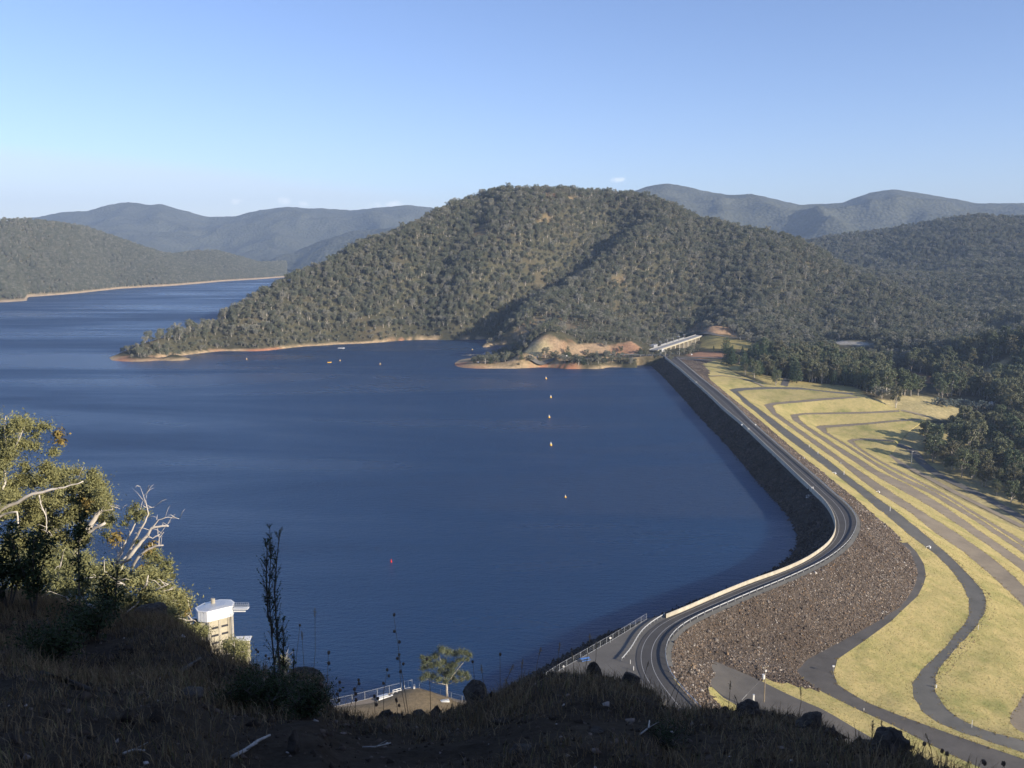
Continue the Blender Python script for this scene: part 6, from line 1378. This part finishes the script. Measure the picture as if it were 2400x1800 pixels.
# shaded shrubs at the left of the brow
def shade_shrub(name, lab, px, py, h, w_, seed, n=900, ls=.05, stem=3, dens=1.0):
    b = hit_near(px, py); e = empty(name, tuple(b)); tag(e, lab, 'shrub'); rd = random.Random(seed); rgx = np.random.default_rng(seed)
    mb = MB(); pts = []
    for k in range(stem):
        a = rd.uniform(0, 6.28); tip = Vector((math.cos(a) * w_ * rd.uniform(.2, .9), math.sin(a) * w_ * .8, h * rd.uniform(.65, 1)))
        q = [Vector((0, 0, -.1)), tip * .4 + Vector((0, 0, h * .08)), tip * .75, tip]; mb.tube(q, [.022, .016, .01, .004], 4)
        for j in range(int(12 * dens)):
            t = rd.uniform(.25, 1); o_ = tip * t; d_ = Vector((rd.uniform(-1, 1), rd.uniform(-1, 1), rd.uniform(.1, 1))) * w_ * .45; mb.tube([o_, o_ + d_], [.007, .003], 3)
            for _ in range(int(n / (stem * 12))): pts.append(tuple(o_ + d_ * rd.uniform(.2, 1.1) + Vector([rd.gauss(0, .06) for _ in range(3)])))
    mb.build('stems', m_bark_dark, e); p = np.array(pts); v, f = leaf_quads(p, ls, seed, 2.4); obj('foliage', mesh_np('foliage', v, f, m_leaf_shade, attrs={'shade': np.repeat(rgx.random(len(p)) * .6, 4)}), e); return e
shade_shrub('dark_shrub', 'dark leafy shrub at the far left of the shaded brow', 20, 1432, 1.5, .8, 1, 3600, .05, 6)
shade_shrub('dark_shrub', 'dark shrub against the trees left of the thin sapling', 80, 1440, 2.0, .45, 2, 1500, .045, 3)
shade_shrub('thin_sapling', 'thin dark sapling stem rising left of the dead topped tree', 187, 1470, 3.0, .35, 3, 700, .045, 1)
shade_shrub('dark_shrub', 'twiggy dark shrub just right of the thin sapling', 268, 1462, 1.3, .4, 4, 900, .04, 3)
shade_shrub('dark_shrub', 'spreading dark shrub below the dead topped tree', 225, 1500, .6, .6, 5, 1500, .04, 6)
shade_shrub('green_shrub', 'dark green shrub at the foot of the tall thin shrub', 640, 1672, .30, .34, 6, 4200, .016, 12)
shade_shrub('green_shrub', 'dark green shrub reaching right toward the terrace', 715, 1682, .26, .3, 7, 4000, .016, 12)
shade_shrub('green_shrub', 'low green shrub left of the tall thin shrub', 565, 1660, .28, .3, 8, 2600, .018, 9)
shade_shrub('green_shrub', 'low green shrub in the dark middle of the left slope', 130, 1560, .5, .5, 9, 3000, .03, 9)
shade_shrub('green_shrub', 'small mossy green shrub at the bottom right of the slope', 1560, 1755, .10, .2, 10, 2000, .01, 9)
# the tall thin shrub
def wand(e, base, pts, seed, ln=.10, m=m_leaf_shade):
    """upright wand of the tall shrub: stem with short leafy side shoots"""
    rd = random.Random(seed); P_ = [Vector(D(*p)) - base for p in pts]; st = MB(); n = len(P_); st.tube(P_, [.014 - .011 * i / (n - 1) for i in range(n)], 5); lp = []; 
    for i in range(n - 1):
        L = (P_[i + 1] - P_[i]).length
        for k in range(int(L / .028)):
            t = rd.random(); q = P_[i].lerp(P_[i + 1], t); f_ = (i + t) / (n - 1)
            if f_ < .28 and rd.random() < .6: continue
            w_ = ln * (.5 + 1.1 * math.sin(min(1, f_) * PI)) * rd.uniform(.5, 1.2); a = rd.uniform(0, 6.28); d_ = Vector((math.cos(a) * w_ * .75, math.sin(a) * w_ * .75, w_ * rd.uniform(1.0, 1.9))); st.tube([q, q + d_], [.004, .0015], 3)
            for _ in range(9): lp.append(tuple(q + d_ * rd.uniform(.1, 1.1) + Vector([rd.gauss(0, .008) for _ in range(3)])))
    st.build('stem', m_bark_dark, e); v, f = leaf_quads(np.array(lp), .014, seed, 2.0, .0); return obj('foliage', mesh_np('foliage', v, f, m, attrs={'shade': np.repeat(np.random.default_rng(seed).random(len(lp)) * .5, 4)}), e)
b = hit_near(650, 1655); dd_ = b.y; e = empty('tall_thin_shrub', tuple(b)); tag(e, 'tall thin shrub with upright wands standing against the lake', 'shrub')
wand(e, b, [(648, 1655, dd_), (643, 1560, dd_), (636, 1480, dd_), (630, 1400, dd_), (634, 1310, dd_), (632, 1228, dd_)], 1)
wand(e, b, [(652, 1655, dd_), (655, 1560, dd_), (648, 1470, dd_ + .1), (643, 1380, dd_), (650, 1300, dd_), (655, 1250, dd_)], 2, .09)
wand(e, b, [(640, 1480, dd_), (628, 1440, dd_), (624, 1360, dd_), (626, 1290, dd_ - .1), (622, 1262, dd_)], 3, .08)
wand(e, b, [(656, 1655, dd_), (664, 1560, dd_ + .2), (664, 1500, dd_), (663, 1452, dd_)], 4, .07)
wand(e, b, [(645, 1650, dd_), (640, 1580, dd_ - .2), (652, 1500, dd_), (646, 1430, dd_)], 5, .06)
wand(e, b, [(690, 1660, dd_), (689, 1590, dd_), (688, 1520, dd_)], 6, .03)

# rocks on the brow
def rock(px, py, s, lab, seed, sq=(1, 1, .8), m=m_rock):
    s = s * .62
    b = hit_near(px, py); rd = random.Random(seed); bmv = MB().sphere((0, 0, 0), 1, 40, 26); v = np.array(bmv.v); n = v / np.linalg.norm(v, axis=1)[:, None]
    k = 1 + .28 * fbm(n[:, 0] * 1.3 + seed * 3, n[:, 1] * 1.3 + n[:, 2] * 2, 1, 3, seed) + .10 * fbm(n[:, 0] * 5 + n[:, 2] * 3, n[:, 1] * 5 - n[:, 2] * 4, 1, 4, seed + 9) + .07 * fbm(n[:, 0] * 14 + n[:, 2] * 9, n[:, 1] * 14 - n[:, 2] * 11, 1, 3, seed + 19)
    for _ in range(6):
        pl = np.array([rd.gauss(0, 1), rd.gauss(0, 1), rd.gauss(0, .6)]); pl /= np.linalg.norm(pl); dt = n @ pl; lim = rd.uniform(.62, .85); k = np.where(dt * k > lim, lim / np.maximum(dt, .01), k)
    bmv.v = [tuple(q) for q in n * k[:, None] * np.array(sq) * s]; o = bmv.build('rock', m, None, (b.x, b.y, b.z + s * sq[2] * .28), False); o.rotation_euler = (0, 0, rd.uniform(0, 6)); return tag(o, lab, 'rock')
for a in ((903, 1672, .17, 'rounded dark rock in front of the terrace', 1, (1, 1, 1.1)), (985, 1672, .16, 'flat topped dark rock below the terrace tree', 2, (1.5, 1, .6)), (1118, 1640, .30, 'large dark rock on the brow right of the terrace', 3, (1.2, 1, .9)), (1391, 1578, .20, 'pointed brown rock on the brow near the blue table', 4, (1, .8, 1.3)), (1478, 1592, .22, 'dark rock on the brow left of the crest road', 5, (1, 1, 1.2)), (1755, 1660, .24, 'pointed dark boulder on the brow below the power pole', 6, (1.2, 1, 1)),
          (2078, 1765, .30, 'large squarish boulder at the lower right edge of the brow', 7, (1.35, 1, .85)), (2030, 1752, .14, 'smaller block left of the large squarish boulder', 8, (1.4, 1, .8)), (1900, 1700, .20, 'brown lumpy rock on the right part of the brow', 9, (1.4, 1, .8)), (720, 1590, .34, 'dark flat rock right of the tall thin shrub', 10, (1.6, 1, .5)), (345, 1448, .6, 'broad rock on the brow below the dead topped tree', 11, (1.5, 1, .55)), (1700, 1652, .12, 'small rough rock on the brow above the mown grass', 12, (1, 1, 1)),
          (690, 1770, .13, 'upright dark stone low on the slope near the camera', 13, (.8, .6, 1.6)), (1220, 1760, .12, 'grey half buried rock in the lower middle', 14, (1.5, 1, .5)), (1180, 1700, .12, 'dark half buried rock right of the centre', 15, (1.5, 1, .5)), (440, 1640, .2, 'dark half buried rock left of the centre slope', 16, (1.6, 1, .5)), (1400, 1720, .10, 'small brown rock on the middle of the shaded slope', 17, (1.3, 1, .6))):
    rock(a[0], a[1], a[2], a[3], a[4], a[5])
def stick(pl, r, lab, m=m_deadwood, up=.03):
    P_ = []
    for q in pl: b = hit_near(*q); P_.append(b + Vector((0, 0, up)))
    o0 = P_[0].copy(); mb = MB().tube([p - o0 for p in P_], [r, r * .95, r * .8, r * .5][:len(P_)] if len(P_) <= 4 else r, 7); mb.tube([P_[1] - o0, P_[1] - o0 + Vector((.1, .02, .05))], [r * .5, r * .2], 5)
    return tag(mb.build('dead_branch', m, None, tuple(o0), True), lab, 'branch')
stick([(545, 1790), (575, 1772), (605, 1755), (634, 1740)], .018, 'pale dead branch lying at the bottom left'); stick([(290, 1775), (315, 1768), (340, 1770)], .010, 'thin pale stick left of the pale dead branch'); stick([(100, 1590), (150, 1600), (210, 1625)], .03, 'dark fallen branch on the left slope', m_bark_dark)
stick([(420, 1585), (450, 1570), (470, 1555)], .03, 'grey fallen branch on the upper left slope', m_bark_dark); stick([(1500, 1740), (1520, 1720), (1522, 1700)], .008, 'thin curved grey twig on the middle of the slope'); stick([(850, 1760), (880, 1762), (915, 1750)], .007, 'thin grey twig near the bottom centre')

# dry grass, litter and stones over the shaded slope
def near_points(n, seed, rmin=2.0, rmax=27, pw=.5):
    rg_ = np.random.default_rng(seed); az_ = rg_.uniform(-.62, .56, n); r = rmin + (rmax - rmin) * rg_.random(n) ** pw; x, y = r * np.sin(az_), r * np.cos(az_)
    rd_ = np.interp(az_, _raz, _rr); k = r < rd_ * 1.12; x, y = x[k], y[k]; return x, y, H_near(x, y)
def blades(x, y, z, h, w_, seed, per=7, bend=.5, spread=.12):
    rg_ = np.random.default_rng(seed); n = len(x); X = np.repeat(np.stack([x, y, z - .02], 1), per, 0); m = len(X); X[:, :2] += rg_.normal(0, spread, (m, 2)); hh = np.repeat(h, per) * rg_.uniform(.4, 1.1, m); ww = w_ * rg_.uniform(.6, 1.3, m)
    a = rg_.uniform(0, 2 * PI, m); b = rg_.uniform(0, 2 * PI, m); s = np.stack([np.cos(a), np.sin(a), 0 * a], 1) * ww[:, None]; t = np.stack([np.cos(b), np.sin(b), 0 * b], 1) * (hh * bend * rg_.uniform(.2, 1.2, m))[:, None]; u = np.array([0, 0, 1.0])
    p1 = X + t * .25 + u * hh[:, None] * .55; p2 = X + t + u * (hh * .95)[:, None]
    v = np.stack([X - s, X + s, p1 + s * .7, p1 - s * .7, p2 + s * .15, p2 - s * .15], 1).reshape(-1, 3); i = np.arange(m) * 6
    f = np.concatenate([np.stack([i, i + 1, i + 2, i + 3], 1), np.stack([i + 3, i + 2, i + 4, i + 5], 1)]); return v, f, np.repeat(rg_.random(m), 6)
x, y, z = near_points(30000, 41); dn = vnoise(x / 1.6, y / 1.6, 5); k = dn > .25; x, y, z, dn = x[k], y[k], z[k], dn[k]
v, f, r_ = blades(x, y, z, .10 + .20 * dn ** 2, .0035, 42, 8, .7, .09); o = obj('dry_straw', mesh_np('dry_straw', v, f, m_straw, attrs={'rnd': r_})); tag(o, 'short dry straw grass covering the shaded foreground slope', 'grass', kind='stuff')
x, y, z = near_points(30000, 43); sz = np.random.default_rng(1).gamma(2, .010, len(x)) + .006
v, f, r_ = stones(np.stack([x, y, z], 1), np.minimum(sz, .09), seed=44); m_stone = rubble_mat('loose_stones', [(0, (.03, .024, .018)), (.5, (.07, .052, .038)), (.9, (.13, .10, .075)), (.97, (.21, .17, .14)), (1, (.55, .5, .45))], 6)
o = obj('loose_stones', mesh_np('loose_stones', v, f, m_stone, attrs={'rnd': r_})); tag(o, 'loose dark stones and a few pale pebbles scattered on the foreground slope', 'stones', kind='stuff')
# larger stones and lumps along the brow so that its edge is ragged
rg_ = np.random.default_rng(71); az_ = rg_.uniform(-.55, .52, 900); rd_ = np.interp(az_, _raz, _rr); r = rd_ * rg_.uniform(.86, 1.05, 900); x, y = r * np.sin(az_), r * np.cos(az_); z = H_near(x, y)
v, f, r_ = stones(np.stack([x, y, z], 1), np.minimum(rg_.gamma(2, .022, 900) + .02, .13), seed=72); o = obj('brow_stones', mesh_np('brow_stones', v, f, m_stone, attrs={'rnd': r_ * .9})); tag(o, 'jumbled dark stones along the brow of the lookout', 'stones', kind='stuff')
def az_of(px, py): r_ = ray(px, py); return math.atan2(r_[0], r_[1])
aa = np.concatenate([rg_.uniform(az_of(1180, 1590), az_of(1540, 1600), 260), rg_.uniform(az_of(1640, 1650), az_of(1960, 1680), 260), rg_.uniform(az_of(2000, 1740), az_of(2240, 1790), 120), rg_.uniform(az_of(780, 1660), az_of(1060, 1660), 60)]); rd_ = np.interp(aa, _raz, _rr); r = rd_ * rg_.uniform(.90, 1.01, len(aa)); x, y = r * np.sin(aa), r * np.cos(aa); z = H_near(x, y)
v, f, r_ = stones(np.stack([x, y, z - .02], 1), rg_.uniform(.04, .22, len(aa)) * rg_.uniform(.5, 1, len(aa)) ** 2, seed=75); o = obj('brow_rubble', mesh_np('brow_rubble', v, f, m_stone, attrs={'rnd': r_ * .93})); tag(o, 'broken dark rock jumble along the rocky parts of the brow', 'stones', kind='stuff')
az_ = rg_.uniform(-.3, .5, 2600); rd_ = np.interp(az_, _raz, _rr); r = rd_ * rg_.uniform(.9, 1.04, 2600); x, y = r * np.sin(az_), r * np.cos(az_); z = H_near(x, y); dn = vnoise(x / .8, y / .8, 15)
v, f, r_ = blades(x, y, z, .04 + .12 * dn ** 2, .003, 73, 8, .8, .07); o = obj('brow_grass', mesh_np('brow_grass', v, f, m_straw, attrs={'rnd': r_})); tag(o, 'dry grass tufts fringing the brow of the lookout', 'grass', kind='stuff')
# single stalks standing above the brow
m_head = simple('seed_head', (.09, .06, .045), (.16, .11, .07), 30); m_plume = simple('straw_plume', (.34, .24, .13), (.48, .36, .22), 30); m_stalk = simple('stalk', (.14, .10, .06), (.22, .16, .10), 20)
def stalk(kind, px0, py0, px1, py1, seed, heads=1):
    b = hit_near(px0, py0); d_ = b.y; tip = Vector(D(px1, py1, d_ * 1.0)) - b; rd = random.Random(seed); e = empty('seed_stalk' if kind else 'grass_stalk', tuple(b)); tag(e, ('dark stalk with round seed heads standing above the shaded brow' if kind else 'dry grass stalk with feathery head rising above the shaded brow'), 'stalk', 'seed stalks on the brow' if kind else 'grass stalks on the brow')
    mid = tip * .5 + Vector((rd.uniform(-.03, .03), 0, .03)); MB().tube([(0, 0, -.03), mid * .5, mid, mid * .4 + tip * .6, tip], [.004, .0035, .003, .0025, .002], 4).build('stem', m_stalk, e)
    if kind:
        for k in range(heads):
            t = 1 - k * .13; q = tip * t + Vector((rd.uniform(-.05, .05) * (k > 0), rd.uniform(-.05, .05), 0)); s = MB()
            s.sphere(q, (.016, .016, .02), 9, 7, .25, rd)
            if k: s.tube([tip * (t - .05), q], .0015, 3)
            s.build('seed_head', m_head, e)
    else:
        s = MB(); L = .11 + rd.random() * .05; dr = (tip - mid).normalized()
        for k in range(70):
            t = rd.random(); q = tip - dr * L * t; w_ = .012 * math.sin(t * PI) + .003; s.tube([q, q + Vector((rd.gauss(0, w_), rd.gauss(0, w_), .0)) + dr * .016], [.0022, .0008], 3)
        s.build('plume', m_plume, e)
rd = random.Random(17)
for a in ((1, 960, 1690, 923, 1444, 4), (1, 955, 1690, 935, 1536, 3), (1, 900, 1690, 908, 1568, 3), (1, 1010, 1690, 1000, 1545, 1), (1, 780, 1690, 795, 1602, 4), (1, 810, 1690, 842, 1590, 2), (1, 830, 1700, 830, 1615, 3), (1, 760, 1680, 770, 1530, 2), (1, 745, 1680, 752, 1600, 3), (1, 880, 1700, 878, 1630, 3), (1, 1172, 1640, 1172, 1536, 1), (1, 1110, 1640, 1108, 1548, 1), (1, 620, 1600, 624, 1535, 2), (1, 600, 1600, 602, 1520, 2), (1, 930, 1690, 928, 1640, 3), (1, 2215, 1800, 2214, 1760, 2), (1, 2160, 1790, 2168, 1745, 1), (1, 2290, 1830, 2300, 1780, 2), (1, 2350, 1850, 2352, 1790, 1), (1, 690, 1610, 703, 1465, 1),
          (0, 1300, 1590, 1312, 1507, 1), (0, 1255, 1590, 1268, 1518, 1), (0, 1180, 1640, 1202, 1560, 1), (0, 1370, 1590, 1383, 1487, 1), (0, 1390, 1590, 1398, 1505, 1), (0, 1550, 1690, 1597, 1574, 1), (0, 1572, 1690, 1622, 1560, 1), (0, 1705, 1670, 1712, 1597, 1), (0, 1725, 1670, 1722, 1630, 1), (0, 1345, 1590, 1340, 1530, 1), (0, 1220, 1610, 1225, 1545, 1), (0, 730, 1640, 738, 1425, 1), (0, 720, 1640, 707, 1480, 1), (0, 1870, 1690, 1876, 1610, 1), (0, 2040, 1760, 2046, 1690, 1), (0, 2190, 1800, 2170, 1720, 1), (0, 2080, 1740, 2066, 1690, 1), (0, 1655, 1670, 1660, 1600, 1), (0, 1140, 1640, 1128, 1560, 1), (0, 1505, 1620, 1520, 1550, 1)):
    stalk(a[0], a[1], a[2], a[3], a[4], int(a[1] * 7 + a[4]), a[5])

# ================================================================== SKY, SUN, AIR, CAMERA
SUN_EL, SUN_AZ = math.radians(18.5), (0.838, -0.545)      # horizontal direction towards the sun
sd = Vector((SUN_AZ[0] * math.cos(SUN_EL), SUN_AZ[1] * math.cos(SUN_EL), math.sin(SUN_EL))).normalized()
w = bpy.data.worlds.new('World'); SC.world = w; w.use_nodes = True
nt = w.node_tree; bg = nt.nodes['Background']
sky = nt.nodes.new('ShaderNodeTexSky'); sky.sky_type = 'NISHITA'; sky.sun_disc = False
sky.sun_elevation = SUN_EL; sky.sun_rotation = math.atan2(sd.x, sd.y); sky.air_density = .88; sky.dust_density = .6; sky.ozone_density = 2.2; sky.altitude = 500
def wn(t, **k):
    n = nt.nodes.new(t)
    for a, b in k.items(): setattr(n, a, b)
    return n
tc = wn('ShaderNodeTexCoord'); sep = wn('ShaderNodeSeparateXYZ'); nt.links.new(tc.outputs['Generated'], sep.inputs[0])
def wm(op, a, b=None, clamp=False):
    n = wn('ShaderNodeMath', operation=op, use_clamp=clamp)
    for i, v in enumerate((a, b)):
        if v is None: continue
        if isinstance(v, (int, float)): n.inputs[i].default_value = v
        else: nt.links.new(v, n.inputs[i])
    return n.outputs[0]
X_, Y_, Z_ = sep.outputs
# high thin veil of cirrus low in the west, and a few small cumulus puffs along the ranges
az = wm('DIVIDE', X_, wm('MAXIMUM', Y_, .05)); el = wm('DIVIDE', Z_, wm('MAXIMUM', Y_, .05))
cmb = wn('ShaderNodeCombineXYZ'); nt.links.new(az, cmb.inputs[0]); nt.links.new(el, cmb.inputs[1])
def wnoise(sx, sy, scale, det=5, dist=0.0):
    mp = wn('ShaderNodeMapping'); mp.inputs['Scale'].default_value = (sx, sy, 1); nt.links.new(cmb.outputs[0], mp.inputs[0])
    n = wn('ShaderNodeTexNoise'); n.inputs['Scale'].default_value = scale; n.inputs['Detail'].default_value = det; n.inputs['Distortion'].default_value = dist
    nt.links.new(mp.outputs[0], n.inputs[0]); return n.outputs['Fac']
veil_top = wm('ADD', wm('MULTIPLY', az, -.098), .057)             # upper edge falls to the right
veil_top = wm('ADD', veil_top, wm('MULTIPLY', wm('SUBTRACT', wnoise(1, 3, 3, 4, .5), .5), .03))
veil = wm('MULTIPLY', wm('SUBTRACT', veil_top, el), 60, True)
fade = wm('MULTIPLY', wm('SUBTRACT', -.02, az), 6, True)
veil = wm('MULTIPLY', wm('MULTIPLY', veil, fade), wm('ADD', wm('MULTIPLY', wnoise(.7, 5, 3, 5, .4), .6), .35))
def puff(a0, e0, ra, re):
    dx = wm('DIVIDE', wm('SUBTRACT', az, a0), ra); dy = wm('DIVIDE', wm('SUBTRACT', el, e0), re)
    r = wm('ADD', wm('MULTIPLY', dx, dx), wm('MULTIPLY', dy, dy)); return wm('SUBTRACT', 1.0, r)
pf = None
for a0, e0, ra, re in ((.110, .0725, .010, .0045), (-.2405, .0505, .012, .0055), (-.216, .048, .011, .005), (-.288, .0495, .009, .004), (-.13, .0465, .03, .005)):
    q = puff(a0, e0, ra, re); pf = q if pf is None else wm('MAXIMUM', pf, q)
pn = wnoise(1, 1.6, 70, 6, .3)
cum = wm('MULTIPLY', wm('SUBTRACT', wm('ADD', pf, wm('MULTIPLY', wm('SUBTRACT', pn, .5), 3.6)), .45), 1.1, True)
cum = wm('MULTIPLY', cum, wm('MULTIPLY', wm('ADD', pf, .6), 1.6, True))
cl = wm('ADD', wm('MULTIPLY', veil, .55), wm('MULTIPLY', cum, .6), True)
mx = wn('ShaderNodeMixRGB'); nt.links.new(wm('MULTIPLY', veil, .78, True), mx.inputs[0]); tint = wn('ShaderNodeMixRGB', blend_type='MULTIPLY'); tint.inputs[0].default_value = 1; nt.links.new(sky.outputs[0], tint.inputs[1]); tint.inputs[2].default_value = (.96, .93, 1.10, 1); nt.links.new(tint.outputs[0], mx.inputs[1]); mx.inputs[2].default_value = (4.7, 5.15, 5.6, 1)
mx2 = wn('ShaderNodeMixRGB'); nt.links.new(wm('MULTIPLY', cum, .6, True), mx2.inputs[0]); nt.links.new(mx.outputs[0], mx2.inputs[1]); mx2.inputs[2].default_value = (7.0, 7.3, 7.6, 1); nt.links.new(mx2.outputs[0], bg.inputs['Color']); bg.inputs['Strength'].default_value = SKY_STR

sl = bpy.data.lights.new('sun', 'SUN'); sl.energy = SUN_STR; sl.angle = math.radians(.53); sl.color = (1.0, .88, .70)
so = bpy.data.objects.new('sun', sl); so.rotation_euler = sd.to_track_quat('Z', 'Y').to_euler(); so.location = (0, 0, 900); COL.objects.link(so)

if HAZE > 0:
    hb = MB().box((0, 3500, 285), (18400, 12600, 670)); ho = None
    me = bpy.data.meshes.new('haze'); me.from_pydata(hb.v, [], hb.f); hm = bpy.data.materials.new('haze_air'); hm.use_nodes = True
    hn = hm.node_tree; hn.nodes.clear(); out = hn.nodes.new('ShaderNodeOutputMaterial'); pv = hn.nodes.new('ShaderNodeVolumePrincipled')
    pv.inputs['Color'].default_value = (.52, .70, 1.0, 1); pv.inputs['Density'].default_value = HAZE; pv.inputs['Anisotropy'].default_value = 0.0
    hn.links.new(pv.outputs[0], out.inputs['Volume']); me.materials.append(hm); ho = obj('haze', me); tag(ho, 'thin blue haze lying over the lake and ranges', 'haze', kind='stuff'); ho.display_type = 'WIRE'

cam = bpy.data.cameras.new('camera'); cam.lens = F / 2400 * 36; cam.sensor_width = 36; cam.sensor_fit = 'HORIZONTAL'; cam.clip_start = .1; cam.clip_end = 30000
cam.dof.use_dof = True; cam.dof.focus_distance = 450; cam.dof.aperture_fstop = 6.3
co = bpy.data.objects.new('camera', cam); co.location = (0, 0, CAM_Z); co.rotation_euler = (PI / 2 - TH, 0, 0); COL.objects.link(co); SC.camera = co
SC.view_settings.view_transform = 'Standard'; SC.view_settings.look = 'None'; SC.view_settings.exposure = EXPO; SC.view_settings.gamma = 1
c = SC.cycles; c.max_bounces = 4; c.diffuse_bounces = 2; c.glossy_bounces = 2; c.transmission_bounces = 2; c.volume_bounces = 0; c.transparent_max_bounces = 4
c.caustics_reflective = False; c.caustics_refractive = False; c.use_denoising = True; c.sample_clamp_indirect = 6
try: c.denoiser = 'OPENIMAGEDENOISE'
except Exception: pass
